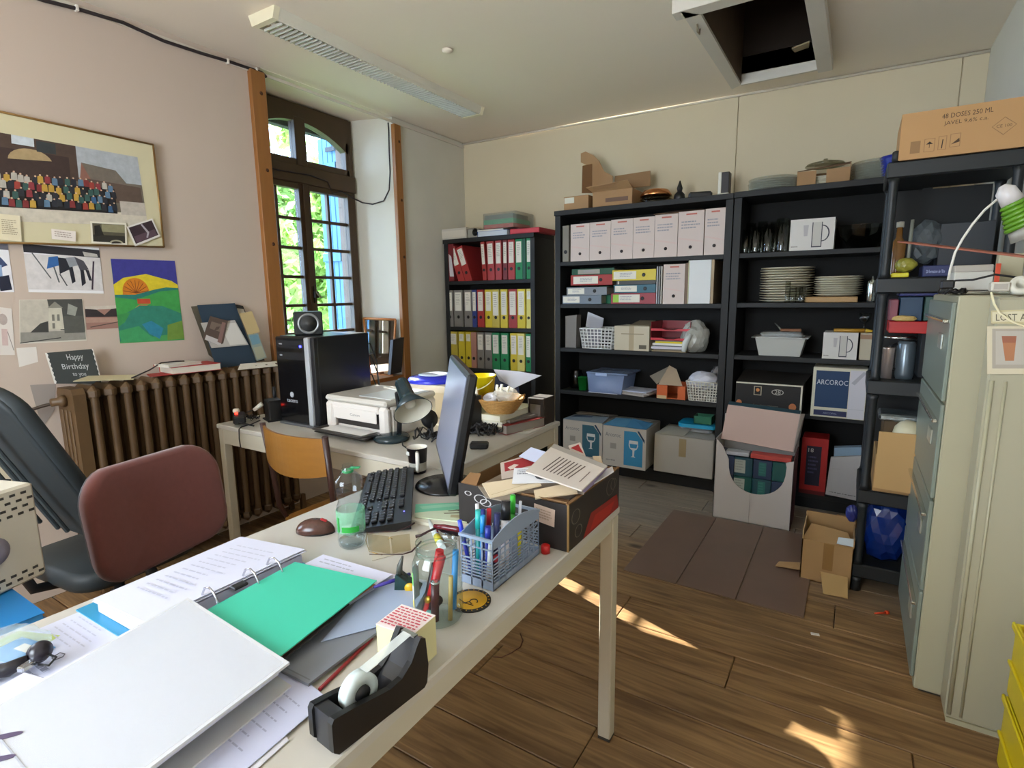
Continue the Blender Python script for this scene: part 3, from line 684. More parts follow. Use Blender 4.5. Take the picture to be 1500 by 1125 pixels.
polys = [('#a9adb2', R4(.58, 0, 1, .4)), ('#4b3a31', R4(0, 0, .66, .45)), ('#3b2b26', R4(.28, .16, .62, .5)), ('#a9916a', circ(.44, .28, .1, 1.5, 12, 180, 360)), ('#2c302f', R4(.05, .0, .25, .12)), ('#c6ccd2', R4(.36, 0, .46, .1)), ('#33383a', R4(.47, .02, .56, .15)),
         ('#8b5f50', [(.66, .5), (.68, .2), (.74, .5)]), ('#6f655b', [(.68, .2), (.86, .24), (.93, .46), (.72, .4)]), ('#5b4a40', [(.70, .4), (.99, .44), (.99, .72), (.70, .66)]), ('#c9bfae', R4(0, .82, 1, 1)), ('#b8aea2', R4(.86, .66, 1, .85)), ('#1f1a1a', R4(0, .5, .84, .84))]
polys += crowd(.02, .42, .84, .80, 4, 27, 5)
part(t, 'photograph', sheetmb([p + Vector((.001, 0, 0)) for p in ph], '#70675c', polys, mot=.25))
fr = M('#8f6d3e', .35, .5); mb = MB()
for a, b_ in ((0, 1), (1, 2), (2, 3), (3, 0)): mb.tube([fc[a]+np.array([.002, 0, 0]), fc[b_]+np.array([.002, 0, 0])], .005, fr, 6)
part(t, 'frame', mb)
def card(name, label, cs, base, polys, cat='picture', group=None, th=.0008): return solo(name, label, cat, sheetmb(cs, base, polys, th, mot=.22 if cat == 'picture' else 0), group)
X1 = XL+.034
card('photo_print', 'small black and white photo of a bridge tucked into the frame corner', wc((132, 324), (185, 327), (186, 359), (134, 356), x=X1), '#ded8c6', [('#55503f', R4(.05, .08, .95, .92)), ('#2b2820', R4(.05, .6, .95, .92)), ('#8d8768', R4(.3, .1, .95, .45)), ('#1d1b16', [(.1, .2), (.25, .15), (.35, .6), (.1, .7)]), ('#a9a48c', circ(.7, .95, .2, .8, 12, 180, 360)), ('#2b2820', circ(.7, .97, .15, .8, 12, 180, 360))])
card('photo_print', 'small dark photo of a waterfall set crooked at the frame corner', wc((185, 332), (223, 320), (235, 346), (198, 361), x=X1+.002), '#d8d2cc', [('#34232b', R4(.06, .08, .95, .9)), ('#55404a', R4(.1, .55, .9, .88)), ('#a9a0a8', [(.5, .1), (.56, .1), (.68, .6), (.55, .85), (.5, .8), (.6, .6)])])
card('caption_slip', 'white caption slip under the group photograph', wc((75, 335), (111, 339), (111, 354), (76, 350), x=X1), '#e4d9d0', scrib(.12, .2, .88, .8, 3, '#a89890', seed=3))
card('caption_slip', 'cream typed note stuck over the lower left of the group photograph', wc((-10, 312), (29, 316), (32, 354), (-10, 350), x=X1), '#ded2b4', scrib(.3, .2, .9, .8, 8, '#a89a80', seed=4))
card('photo_print', 'photo of skiers bending on snow pinned below the frame', wc((33, 357), (145, 363), (152, 430), (42, 428)), '#e6e3e4', [('#d2ccca', R4(.0, .2, 1, .94)), ('#2c2a30', [(0, 0), (1, .05), (1, .22), (0, .17)]), ('#b9b3ac', [(.76, .1), (.96, .14), (.97, .2), (.78, .2)]), ('#56595a', seg(.1, .18, .3, .7, .018)), ('#56595a', seg(.34, .35, .4, .78, .02)), ('#4a4a4c', seg(.42, .6, .5, .85, .018)), ('#2f5f9a', [(.3, .25), (.42, .22), (.46, .4), (.36, .45), (.26, .5)]), ('#20202a', [(.42, .25), (.52, .26), (.6, .4), (.62, .75), (.57, .8), (.55, .5), (.42, .6)]), ('#8d8e94', [(.52, .25), (.65, .22), (.68, .4), (.56, .45)]), ('#4b4850', [(.64, .22), (.76, .3), (.82, .48), (.7, .52)]), ('#1d1d2a', [(.7, .5), (.75, .5), (.76, .78), (.7, .85)]), ('#1d1d2a', [(.77, .48), (.82, .5), (.85, .72), (.81, .72)]), ('#3a2a3a', seg(.9, .3, .84, .92, .025))])
card('photo_print', 'blue and white winter photo cut by the left edge of the frame', wc((-30, 353), (11, 356), (21, 428), (-30, 428)), '#e4e2e6', [('#6c6a74', R4(0, 0, 1, .14)), ('#3c4a70', [(.3, .3), (.7, .3), (.9, .45), (.5, .55)]), ('#8fa6c8', R4(.2, .45, .7, .7)), ('#1d2034', [(.5, .7), (.9, .65), (.95, .95), (.6, .98)])])
card('photo_print', 'old black and white photo of a house among trees', wc((28, 439), (121, 438), (127, 499), (29, 504)), '#cfc9bb', [('#bdb5a6', R4(.01, .01, .99, .75)), ('#8f8b82', R4(.01, .74, .99, .97)), ('#4a4a46', [(.42, .0), (.99, .0), (.99, .78), (.6, .72), (.62, .3), (.44, .18)]), ('#c6c0ae', [(.44, .2), (.64, .18), (.66, .7), (.42, .7)]), ('#8c887c', [(.42, .2), (.54, .05), (.66, .2)]), ('#3c3c3a', [(.15, .75), (.3, .55), (.42, .5), (.42, .76)]), ('#77756c', R4(.48, .35, .52, .5)), ('#77756c', R4(.56, .35, .6, .5)), ('#77756c', R4(.48, .55, .52, .68)), ('#2e2e2c', seg(.0, .98, .6, .9, .02)), ('#9a9a90', [(.75, .1), (.9, .2), (.85, .4), (.72, .35)]), ('#55554f', R4(.66, .4, .98, .8))])
card('photo_print', 'small reddish brown valley photo beside the house photo', wc((124, 449), (178, 447), (182, 480), (127, 483)), '#9c7468', [('#c8bcae', R4(0, 0, 1, .15)), ('#33292a', [(0, .1), (.3, .15), (.5, .4), (.7, .15), (1, .1), (1, .5), (.5, .48), (0, .45)]), ('#b08c7c', [(0, .5), (1, .55), (1, .75), (0, .7)]), ('#5d4840', seg(.1, .9, .9, .72, .04))])
# child's painting
cs = wc((162, 379), (256, 382), (270, 498), (176, 503))
py_ = [('#3c3a8c', R4(0, 0, 1, .34)), ('#d9c32a', [(.0, .3), (.15, .22), (.5, .17), (.9, .25), (1, .3), (1, .5), (0, .5)]), ('#cf7a1c', circ(.32, .38, .2, .8, 20, 180, 360)+[(.52, .42), (.12, .42)])]
for a in range(190, 360, 20): py_.append(('#7a3a12', seg(.32, .40, .32+.19*math.cos(math.radians(a)), .40+.155*math.sin(math.radians(a)), .008)))
py_ += [('#26766a', [(0, .42), (.3, .42), (.6, .36), (.8, .33), (1, .34), (1, .55), (0, .5)]), ('#3f9a4a', [(0, .45), (.3, .48), (.7, .38), (1, .36), (1, .62), (0, .66)]), ('#c24a2c', R4(.32, .47, .52, .53)), ('#c0803c', [(.34, .54), (.5, .54), (.3, .6), (.1, .72), (.15, .66)]), ('#2f7f6a', [(0, .7), (.35, .55), (.7, .56), (1, .66), (1, .9), (0, .98)]), ('#3c8f4c', [(.0, .66), (.2, .63), (.1, .75), (0, .8)]), ('#2a7f9a', [(.35, .78), (.5, .74), (.68, .84), (.6, .97), (.45, .9)]), ('#3f9a5f', [(0, .85), (.3, .8), (.45, .92), (.6, .99), (.02, .99)]), ('#6f8f3a', [(.75, .8), (1, .75), (1, .98), (.72, .99)])]
t = card('painting', 'bright child\'s painting of an orange sun over green hills', cs, '#4a9a55', py_)
card('paper_sheet', 'pale pencil sketch sheet half cut by the left edge', wc((-40, 445), (17, 452), (22, 520), (-40, 520)), '#d9d0c8', [('#b0a098', circ(.75, .25, .12, 1.0, 12)), ('#c9aea8', R4(.7, .45, .85, .8)), ('#8f8580', seg(.85, .5, .98, .9, .02))])
card('paper_sheet', 'blank pinned sheet with rounded corner below the sketch', wc((24, 510), (53, 508), (56, 530), (28, 538)), '#ddd5cc', [])
# birthday card with scalloped edge
cs = wc((66, 517), (136, 511), (150, 562), (80, 562), x=XL+.06); 
t = thing('greeting_card', 'dark grey card lettered Happy Birthday to you, leaning on the radiator', 'card', cs[3], world=True)
sc = []
for i in range(12): sc += [(i/12, -.005 if i % 2 else .02)]
part(t, 'card', sheetmb(cs, '#e4e0da', [('#3d4140', [(.0, .0)] + [(.03, .0)] + [((.97 + .02*(k % 2)), k/14) for k in range(15)] + [(.03+.02*(k % 2), 1-k/14) for k in range(15)])], .001))
text(t, 'lettering', 'Happy', cs, '#c9cccb', .40, .10, .22, .34); text(t, 'lettering', 'Birthday', cs, '#c9cccb', .25, .38, .22, .56); text(t, 'lettering', 'to you', cs, '#c9cccb', .42, .66, .14, .28)
# torn paper over the gap left of the radiator, patch panel
solo('wrapping_paper', 'grey torn paper taped on the wall left of the radiator', 'paper', sheetmb(wc((44, 564), (82, 562), (80, 600), (62, 628)), '#9a8f88', [], .001))
solo('cardboard', 'pale cardboard panel leaning on the wall below the papers', 'panel', sheetmb(wc((-60, 640), (50, 600), (72, 700), (-40, 790)), '#c9bda6', [], .004))
# cable along the wall top with clips
cbm = M('#2a2124', .6)
t = thing('wall_cable', 'dark cable clipped along the top of the left wall', 'cable', (XL, 1.6, 2.6), world=True)
part(t, 'cord', MB().tube([atX(x, y_, XL+.012) for x, y_ in ((40, -8), (62, 0), (110, 12), (180, 33), (240, 60), (295, 78), (335, 90), (362, 99), (383, 106))] + [(XL+.01, 2.2, 2.655)], .0085, cbm, 8))
for x, y_ in ((112, 12), (333, 90), (375, 103)):
    p = atX(x, y_, XL+.012); part(t, 'clip', MB().box(p, (.024, .012, .026), M('#ded6cc', .5), bev=.002))
t = thing('window_cable', 'thin dark cable looping down the white window reveal onto the frame', 'cable', (-3.15, 3.2, 2.3), world=True)
part(t, 'cord', MB().tube([(-3.10, 3.235, 2.655), (-3.098, 3.236, 2.6), (-3.10, 3.232, 2.45), (-3.10, 3.232, 2.30), (-3.115, 3.228, 2.17), (-3.16, 3.21, 2.09), (-3.25, 3.18, 2.07), (-3.33, 3.15, 2.085), (WXF+.05, 3.08, 2.12), (WXF+.05, 2.98, 2.15), (WXF+.05, 2.9, 2.12), (WXF+.05, 2.86, 2.20), (WXF+.05, 2.7, 2.22), (WXF+.05, 2.45, 2.21), (WXF+.05, 2.22, 2.22)], .005, cbm, 6))

# ================================================================ RADIATOR TOP
rz_ = .985
def papers(par, cs0, n, cols, dz=.0008): pass
solo('magazine', 'thin cream magazine lying on the radiator top under the card', 'magazine', sheetmb([(-2.90, .99, rz_+.026), (-3.03, 1.10, rz_+.028), (-3.03, 1.30, rz_+.006), (-2.88, 1.22, rz_+.004)], '#cfc4a0', [('#b8ac84', R4(.2, .2, .8, .8))], .003))
def book(name, label, c, d, rz, cover, spine=None, group=None, pages='#d9d2c2'):
    t = thing(name, label, 'book', (c[0], c[1], c[2]), rz, group)
    h = d[2]; part(t, 'pages', MB().bb(-d[0]/2+.003, d[0]/2-.003, -d[1]/2+.003, d[1]/2-.003, .002, h-.002, M(pages, .8)))
    mb = MB(); cv = M(cover, .45); mb.bb(-d[0]/2, d[0]/2, -d[1]/2, d[1]/2, 0, .0022, cv); mb.bb(-d[0]/2, d[0]/2, -d[1]/2, d[1]/2, h-.0022, h, cv); mb.bb(-d[0]/2, -d[0]/2+.003, -d[1]/2, d[1]/2, 0, h, M(spine or cover, .45))
    part(t, 'cover', mb); return t
book('box_file', 'red and white thick catalogue lying on the radiator', (-2.965, 1.53, rz_), (.17, .24, .036), -.12, '#b8322e')
book('box_file', 'white topped red notebook on the thick catalogue', (-2.965, 1.47, rz_+.037), (.12, .18, .014), .12, '#d9d4ce', '#a02828')
solo('leaflet', 'red leaflet sticking out beneath the catalogue', 'leaflet', sheetmb([(-2.90, 1.30, rz_+.004), (-3.02, 1.34, rz_+.004), (-3.02, 1.45, rz_+.003), (-2.88, 1.44, rz_+.003)], '#a8322e', [], .002))
solo('thin_cable', 'thin black cord lying over the red catalogue', 'cord', MB().tube([(-2.9, 1.22, rz_+.008), (-2.96, 1.33, rz_+.03), (-2.99, 1.40, rz_+.056), (-2.98, 1.47, rz_+.057), (-2.96, 1.5, rz_+.056)], .0035, cbm, 6))
solo('paper_strip', 'white sheet hanging over the right end of the radiator top', 'paper', sheetmb([atX(352, 533, -2.92), atX(405, 529, -2.92), atX(408, 536, -2.86), atX(348, 542, -2.86)], '#ddd8cc', [], .001))
# boards and cards leaning by the post
def lean(name, label, pts, x, base, polys=(), th=.002, cat='folder', dx=0.0):
    cs = [atX(pts[0][0], pts[0][1], x), atX(pts[1][0], pts[1][1], x), atX(pts[2][0], pts[2][1], x+dx), atX(pts[3][0], pts[3][1], x+dx)]
    return solo(name, label, cat, sheetmb(cs, base, polys, th))
lean('folder', 'brown backed folder edge behind the navy folder by the post', [(280, 449), (300, 447), (330, 538), (306, 520)], -3.06, '#5e5546')
lean('clipboard', 'black rimmed clipboard behind the navy folder by the post', [(345, 446), (356, 448), (388, 528), (360, 533)], -3.05, '#2a2724', [('#b8b0a0', R4(.1, .06, .9, .97))], dx=.04)
lean('folder', 'large navy blue folder leaning on the wall above the radiator', [(289, 447), (344, 444), (376, 532), (317, 540)], -3.035, '#2b3d4e', dx=.05)
lean('card', 'white folded leaflet on the navy folder', [(294, 473), (344, 469), (364, 505), (310, 510)], -3.010, '#b9b3ae', [('#d5d0ca', R4(.5, .1, .97, .95))], cat='card', dx=.022)
lean('card', 'dark photo card fixed crooked on the navy folder', [(308, 463), (334, 470), (326, 508), (297, 496)], -2.998, '#5a4a42', [('#7a685c', R4(.15, .2, .8, .5)), ('#c9c2c0', R4(.1, .8, .9, 1)), ('#8a6a64', R4(.7, .1, .9, .9))], cat='card', dx=.008)
lean('card', 'cream envelope leaning right of the navy folder', [(351, 459), (369, 456), (381, 486), (363, 491)], -2.985, '#c2ab7c', cat='envelope', dx=.01)
lean('card', 'pale blue picture card leaning at the post', [(363, 490), (378, 488), (391, 524), (376, 529)], -2.975, '#8f9c94', [('#a8a890', R4(.1, .5, .9, .95)), ('#6f96a8', R4(.1, .05, .9, .4))], cat='card', dx=.01)

# ================================================================ WINDOW SILL
t = thing('mirror', 'small wood-framed mirror leaning against the window reveal', 'mirror', (-3.2, 3.08, .736), world=True)
mpn = Vector((.25, -.965, .05)); mp0 = Vector((-3.25, 3.13, .95))
def mray(px, py): d = Vector(_ray(px, py)); o = Vector((0, 0, H)); return o+d*((mp0-o).dot(mpn)/d.dot(mpn))
mc = [mray(532, 466), mray(579, 468), mray(574, 551), mray(543, 548)]
orm = M('#b5713a', .45, mot=.15); mv = [Vector(p) for p in mc]; nn = (mv[3]-mv[0]).cross(mv[1]-mv[0]).normalized()
part(t, 'backing', sheetmb([p-nn*.012 for p in mv], '#7a5a3a', [], .004))
part(t, 'glass', sheetmb([bil(mc, u, v) for u, v in ((.05, .03), (.95, .03), (.95, .97), (.05, .97))], M('#e6edf2', .03, 1.0), [], .010))
for a, b_ in ((0, 1), (1, 2), (2, 3), (3, 0)): part(t, 'frame_rail', MB().tube([mv[a]-nn*.005, mv[b_]-nn*.005], .009, orm, 6))
t = thing('box', 'dark box with white lettering standing beside the mirror on the sill', 'box', (-3.09, 3.2, .736), world=True)
bc = [atX(576, 498, -3.05), atX(592, 494, -3.05), atX(588, 545, -3.05), atX(572, 549, -3.05)]
mb = MB().plate([bc[0], bc[1], bc[2], bc[3]], .03, M('#2b2424', .5)); part(t, 'body', mb)
solo('wood_blocks', 'two small wooden wedges on the sill before the mirror', 'wood block', MB().box(atX(557, 548, -3.09)+np.array([0, 0, .008]), (.03, .07, .016), M('#9a5c30', .6), rz=.3, bev=.002), kind=None)

# ================================================================ WINDOW DESK (desk 2), top z = .75
DZ = .7505
# computer tower
tx0, tx1, ty0, ty1, th_ = -2.39, -2.10, 1.60, 2.06, .43
tx0, tx1 = -2.37, -2.095
t = thing('computer_tower', 'tall black computer tower with silver side strip on the window desk', 'computer', (-2.23, 1.84, DZ), world=True)
bk = M('#0e0f12', .12); bk2 = M('#141519', .3); sil = M('#a4a6aa', .4)
part(t, 'case', MB().bb(tx0, tx1, 1.655, 1.975, DZ+.012, DZ+th_, bk2, .004))
part(t, 'front_panel', MB().bb(tx0, tx1-.055, 1.63, 1.655, DZ+.015, DZ+th_-.003, bk, .006))
part(t, 'silver_strip', MB().bb(tx1-.054, tx1-.024, 1.622, 1.66, DZ+.012, DZ+th_-.003, sil, .004), 'silver strip')
part(t, 'front_edge', MB().bb(tx1-.027, tx1, 1.635, 1.66, DZ+.012, DZ+th_-.003, bk2, .004))
part(t, 'base', MB().bb(tx0, tx1+.01, 1.62, 1.97, DZ, DZ+.012, M('#55565a', .4), .003))
c = [(tx0+.01, 1.6295, DZ+th_-.02), (tx1-.065, 1.6295, DZ+th_-.02), (tx1-.065, 1.6295, DZ+th_-.11), (tx0+.01, 1.6295, DZ+th_-.11)]
part(t, 'drive_bay', sheetmb(c, '#1f2024', [('#08080a', R4(.05, .4, .95, .62)), ('#8a8d92', R4(.1, .15, .22, .22)), ('#8a8d92', R4(.1, .75, .2, .82))], .001, .2))
part(t, 'power_light', MB().lathe([(.006, -.002), (.006, .002)], (tx1-.085, 1.628, DZ+th_-.045), M('#3a3cff', .4, em=6), 10, R=Matrix.Rotation(PI/2, 3, 'X')))
c = [(tx0+.05, 1.6292, DZ+.17), (tx0+.15, 1.6292, DZ+.17), (tx0+.15, 1.6292, DZ+.10), (tx0+.05, 1.6292, DZ+.10)]
lg = part(t, 'emblem', MB().lathe([(.006, -.0006), (.014, -.0006), (.014, .0006), (.006, .0006)], ((c[0][0]+c[1][0])/2, 1.6293, DZ+.15), M('#a8aab0', .4), 14, R=Matrix.Rotation(PI/2, 3, 'X')))
text(t, 'lettering', 'tacens', c, '#b8bac0', .1, .6, .22, .8)
part(t, 'sticker', MB().bb(tx1-.052, tx1-.036, 1.6265, 1.6285, DZ+.02, DZ+.045, M('#d8d8d4', .5)))
mb = MB()
for dz, dy in ((.36, .02), (.30, .04), (.2, .03), (.12, .05)): mb.tube([(tx1-.06, 1.975, DZ+dz), (tx1-.03, 2.01, DZ+dz+.01), (tx1-.01, 2.03, DZ+dz-.08), (tx1-.03+dy, 2.04, DZ+.02)], .004, blkp, 6)
part(t, 'cables', mb, kind='stuff')
# speaker on the tower
sp = (-2.27, 1.75, DZ+th_+.0005)
t = thing('speaker', 'small black cube speaker standing on the computer tower', 'speaker', sp, .95)
part(t, 'cabinet', MB().bb(-.065, .065, -.06, .09, 0, .112, M('#171a1d', .4), .006)).rotation_euler = (0, 0, 0)
part(t, 'surround', MB().lathe([(.05, 0), (.05, .006), (.042, .008), (.038, .0)], (0.0, -.0605, .056), M('#8d8f90', .35, .5), 24, R=Matrix.Rotation(PI/2, 3, 'X')))
part(t, 'cone', MB().lathe([(.038, .004), (.02, -.012), (.012, -.012), (.008, -.004), (0, -.003)], (0.0, -.061, .056), M('#3a3a3a', .6), 24, R=Matrix.Rotation(PI/2, 3, 'X')))
# printer
px0, px1, py0, py1, pz1 = -2.045, -1.655, 1.70, 2.06, DZ+.168
pr = M('#ddd6cf', .35); prt = M('#cdc8bf', .22)
t = thing('printer', 'white multifunction inkjet printer beside the computer tower', 'printer', (-1.865, 1.815, DZ), -0.02, world=False)
P0 = Vector((-1.85, 1.85, DZ)); w_, d_, h_ = .20, .165, .165
part(t, 'body', MB().bb(-w_, w_, -d_+.03, d_, .0, h_-.028, pr, .012))
mb = MB(); mb.bb(-w_, -w_+.055, -d_, -d_+.035, .012, h_-.028, pr, .012); mb.bb(w_-.055, w_, -d_, -d_+.035, .012, h_-.028, pr, .012); mb.bb(-w_+.05, w_-.05, -d_, -d_+.035, h_-.06, h_-.028, pr, .004)
part(t, 'front_shell', mb)
part(t, 'output_slot', MB().bb(-w_+.055, w_-.055, -d_+.028, -d_+.031, .03, h_-.06, M('#2b2624', .5)))
part(t, 'front_flap', MB().bb(-w_+.06, w_-.06, -d_-.002, -d_+.004, .062, .118, pr, .003))
part(t, 'scanner_lid', MB().bb(-w_, w_, -d_, d_, h_-.027, h_, prt, .010))
part(t, 'lid_inset', MB().bb(-.02, w_-.02, -d_+.05, d_-.03, h_, h_+.002, M('#dfe6ea', .08), .001))
part(t, 'output_tray', MB().bb(-w_+.04, w_-.04, -d_-.10, -d_+.03, .012, .018, M('#2a2725', .35), .003))
part(t, 'tray_paper', MB().bb(-w_+.03, w_-.09, -d_-.085, -d_+.02, .0185, .0215, M('#e6e4e2', .7)))
mb = MB(); mb.tube([(-w_+.04, -d_-.02, .022), (-w_+.045, -d_-.105, .03), (w_-.045, -d_-.105, .03), (w_-.04, -d_-.02, .022)], .006, M('#3c3835', .4), 6); part(t, 'tray_lip', mb)
c = [(-.03, -d_-.0026, .098), (.05, -d_-.0026, .098), (.05, -d_-.0026, .082), (-.03, -d_-.0026, .082)]
text(t, 'lettering', 'Canon', c, '#8a8480', .05, .15, .7, .8)
mb = MB()
for s in (-1, 1):
    for yy in (-.14, .14): mb.lathe([(.012, -.0), (.012, .004)], (s*.17, yy, 0), blkp, 8)
part(t, 'feet', mb, kind='stuff')
part(t, 'groove', MB().tube([(-w_-.0005, -d_+.05, .03), (-w_-.0005, -d_+.05, .1), (-w_-.0005, -d_+.08, .12), (-w_-.0005, d_-.03, .12)], .0015, M('#9a938c', .5), 5))

# desk lamp (dark green)
lg_ = M('#24343a', .22); LB = Vector((-1.655, 1.66, DZ)); hx = Vector(atY(597, 582, LB.y))+Vector((-.02, 0, 0))
t = thing('desk_lamp', 'dark green desk lamp with tilted conical shade beside the printer', 'lamp', (-1.68, 1.60, DZ), world=True)
part(t, 'base', MB().lathe([(.075, 0), (.078, .012), (.070, .022), (.02, .030), (0, .031)], LB, lg_, 26))
part(t, 'stem', MB().tube([LB+Vector((.025, .02, .02)), LB+Vector((.03, .025, .12)), LB+Vector((.015, .03, .20)), hx+Vector((-.0, .01, .03))], .011, blkp, 10))
Rl = Vector((0, 0, -1)).rotation_difference(Vector((.626, -.30, -.62))).to_matrix()
part(t, 'shade', MB().shell([(.026, .085), (.030, .08), (.033, .0), (.040, -.012), (.082, -.075), (.080, -.075), (.038, -.01), (.030, .0)], hx+Vector((.02, .0, .0)), lg_, 28, R=Rl))
part(t, 'shade_cap', MB().lathe([(.028, .078), (.026, .088), (.012, .094), (0, .095)], hx+Vector((.02, 0, 0)), lg_, 20, R=Rl))
part(t, 'shade_lining', MB().shell([(.079, -.0745), (.037, -.012), (.0, -.01)], hx+Vector((.02, 0, 0)), M('#c9c4b4', .3), 28, R=Rl), 'cream inside of the shade')
part(t, 'bulb', MB().lathe([(0, -.055), (.02, -.048), (.026, -.03), (.016, -.01), (.012, .0)], hx+Vector((.02, 0, 0)), M('#d8d6cc', .2), 14, R=Rl))
part(t, 'cord', MB().tube([LB+Vector((.06, 0, .006)), LB+Vector((.12, -.06, .006)), LB+Vector((.2, -.1, .006)), LB+Vector((.24, -.13, .006))], .003, blkp, 6))
# cable tangle behind the monitor
def tangle(c, r, n, seed, rad_=.0035, mat=None, flat=.5):
    rd = random.Random(seed); mb = MB()
    for i in range(n):
        pts = []; a = rd.random()*6.28; cx, cy = rd.uniform(-.5, .5)*r[0], rd.uniform(-.5, .5)*r[1]; rr = rd.uniform(.25, .55)
        for k in range(14):
            a += .5; pts.append((c[0]+cx+rr*r[0]*math.cos(a), c[1]+cy+rr*r[1]*math.sin(a*1.1), max(c[2]+rad_, c[2]+rad_+abs(math.sin(a*1.7+i))*r[2]*rd.uniform(.3, 1))))
        mb.tube(pts, rad_, mat or blkp, 5)
    return mb
solo('cable_tangle', 'tangle of black cables on the window desk behind the monitor', 'cables', tangle(Vector(atZ(712, 636, DZ))+Vector((-.01, .0, 0)), (.10, .09, .05), 16, 3), kind='stuff')
solo('cable_tangle', 'coil of thin black cables beside the desk lamp base', 'cables', tangle((-1.50, 1.74, DZ), (.07, .08, .07), 5, 9), kind='stuff')
solo('plug_adapter', 'small black plug adapter lying on the bare corner of the window desk', 'adapter', MB().box(Vector(atZ(702, 652, DZ+.013)), (.075, .045, .026), blkp, rz=.5, bev=.006))
t = thing('webcam', 'black round webcam on a stand behind the lamp', 'webcam', (-1.56, 1.80, DZ), world=True)
part(t, 'body', MB().lathe([(.0, -.02), (.035, -.018), (.045, 0), (.035, .018), (0, .02)], (-1.56, 1.80, DZ+.075), blkp, 18, R=Matrix.Rotation(1.3, 3, 'Y'))); part(t, 'stand', MB().lathe([(.035, 0), (.035, .008), (.01, .012), (.01, .045)], (-1.56, 1.80, DZ), blkp, 14))
t = thing('speaker', 'dark upright speaker box between the lamp and the monitor', 'speaker', (-1.44, 1.93, DZ), -.3)
part(t, 'box', MB().bb(-.04, .04, -.045, .045, 0, .17, M('#121214', .4), .005)); part(t, 'cone', MB().lathe([(.03, 0), (.028, .003), (.01, -.004), (0, -.002)], (0, -.046, .11), M('#2c2c2e', .5), 16, R=Matrix.Rotation(PI/2, 3, 'X')))
# power strip, router etc. at left corner
t = thing('power_strip', 'black power strip with a glowing red switch at the left desk corner', 'power strip', (-2.56, 1.53, DZ), -.55)
part(t, 'body', MB().bb(-.035, .10, -.028, .028, .01, .05, blkp, .008)); part(t, 'switch', MB().box((.03, -.012, .052), (.022, .014, .008), M('#ff2a1c', .3, em=5), bev=.002), 'glowing red switch')
part(t, 'plug', MB().lathe([(.014, 0), (.016, .01), (.013, .02)], (-.015, -.012, .048), M('#cfc9b8', .5), 12), 'round cream plug'); part(t, 'cord', MB().tube([(.1, 0, .02), (.14, .02, .02), (.16, .06, .01)], .004, blkp, 6))
t = thing('router', 'black upright network router with antenna on the window desk', 'router', (-2.47, 1.66, DZ), -.35)
part(t, 'body', MB().bb(-.045, .055, -.035, .035, 0, .105, M('#141414', .4), .006)); part(t, 'antenna', MB().tube([(-.04, .02, .09), (-.045, .02, .16)], [.010, .008], blkp, 8)); part(t, 'stand', MB().bb(-.05, .06, -.045, .045, 0, .008, blkp, .002))
t = thing('connector_box', 'black connector box with white plugs between router and tower', 'adapter', (-2.42, 1.80, DZ), -.2)
part(t, 'body', MB().bb(-.03, .035, -.05, .05, 0, .075, blkp, .004)); part(t, 'plug', MB().box((-.005, -.03, .09), (.018, .06, .018), M('#c9c6ba', .5), rz=.5, bev=.003)); part(t, 'plug', MB().box((.02, .02, .085), (.018, .04, .016), M('#c9c6ba', .5), rz=-.3, bev=.003))
t = thing('white_plug', 'white plug on a short cord leaning from the router', 'plug', (-2.52, 1.60, DZ), world=True)
part(t, 'plug', MB().tube([(-2.53, 1.59, DZ+.055), (-2.50, 1.62, DZ+.085)], [.008, .012], M('#d8d4c8', .5), 8)); part(t, 'cord', MB().tube([(-2.53, 1.59, DZ+.055), (-2.545, 1.57, DZ+.05), (-2.55, 1.56, DZ+.045)], .003, blkp, 6))
solo('loose_cable', 'thin black cord drooping over the left front edge of the window desk', 'cable', MB().tube([(-2.50, 1.60, DZ+.004), (-2.46, 1.53, DZ+.004), (-2.45, 1.47, DZ+.004), (-2.44, 1.45, DZ-.004), (-2.44, 1.447, DZ-.05), (-2.435, 1.447, DZ-.09)], .003, blkp, 6))
solo('cable_tangle', 'small nest of wires at the left corner of the window desk', 'cables', tangle((-2.56, 1.60, DZ), (.07, .05, .03), 5, 12, .002), kind='stuff')

# folders, bucket, basket at the right back
t = thing('archive_box', 'large cream archive box behind the desk lamp', 'box', (-1.86, 2.19, DZ), 0, world=True)
part(t, 'body', MB().bb(-1.99, -1.66, 2.085, 2.31, DZ, DZ+.16, M('#c4baa4', .7), .003)); part(t, 'lid', MB().bb(-2.0, -1.65, 2.075, 2.318, DZ+.13, DZ+.168, M('#cbc2b0', .7), .003))
part(t, 'blue_mark', MB().bb(-1.69, -1.668, 2.0835, 2.085, DZ+.04, DZ+.075, M('#2a2a8c', .5)))
solo('packet', 'blue and white glossy packet lying on the cream archive box', 'packet', MB().lathe([(0, .036), (.06, .034), (.13, .022), (.15, .0), (0, 0)], (-1.86, 2.2, DZ+.169), M('#2b35c8', .2), 22), kind=None)
solo('paper_label', 'shiny white sheet on top of the blue packet', 'paper', MB().lathe([(0, .0395), (.05, .0385), (.085, .0345), (.085, .0335), (.05, .0372), (0, .038)], (-1.86, 2.2, DZ+.169), M('#d6e0f4', .1), 22))
for i, (z, c_, lab) in enumerate(((0, '#d2c9b4', 'thick cream folder at the bottom of the pile by the bucket'), (.030, '#c6bd98', 'beige folder in the middle of the pile by the bucket'), (.056, '#d6cfae', 'pale yellow folder topmost of the pile by the bucket'))):
    book('document_folder', lab, (-1.46+.012*i, 2.12-.006*i, DZ+z+.001), (.33-.015*i, .30, .028), .08-.05*i, c_, group=None, pages='#e0d9c6')
ft = DZ+.087
t = thing('bucket', 'small bright yellow plastic bucket with a wire handle', 'bucket', (-1.48, 2.09, ft+.016), 0)
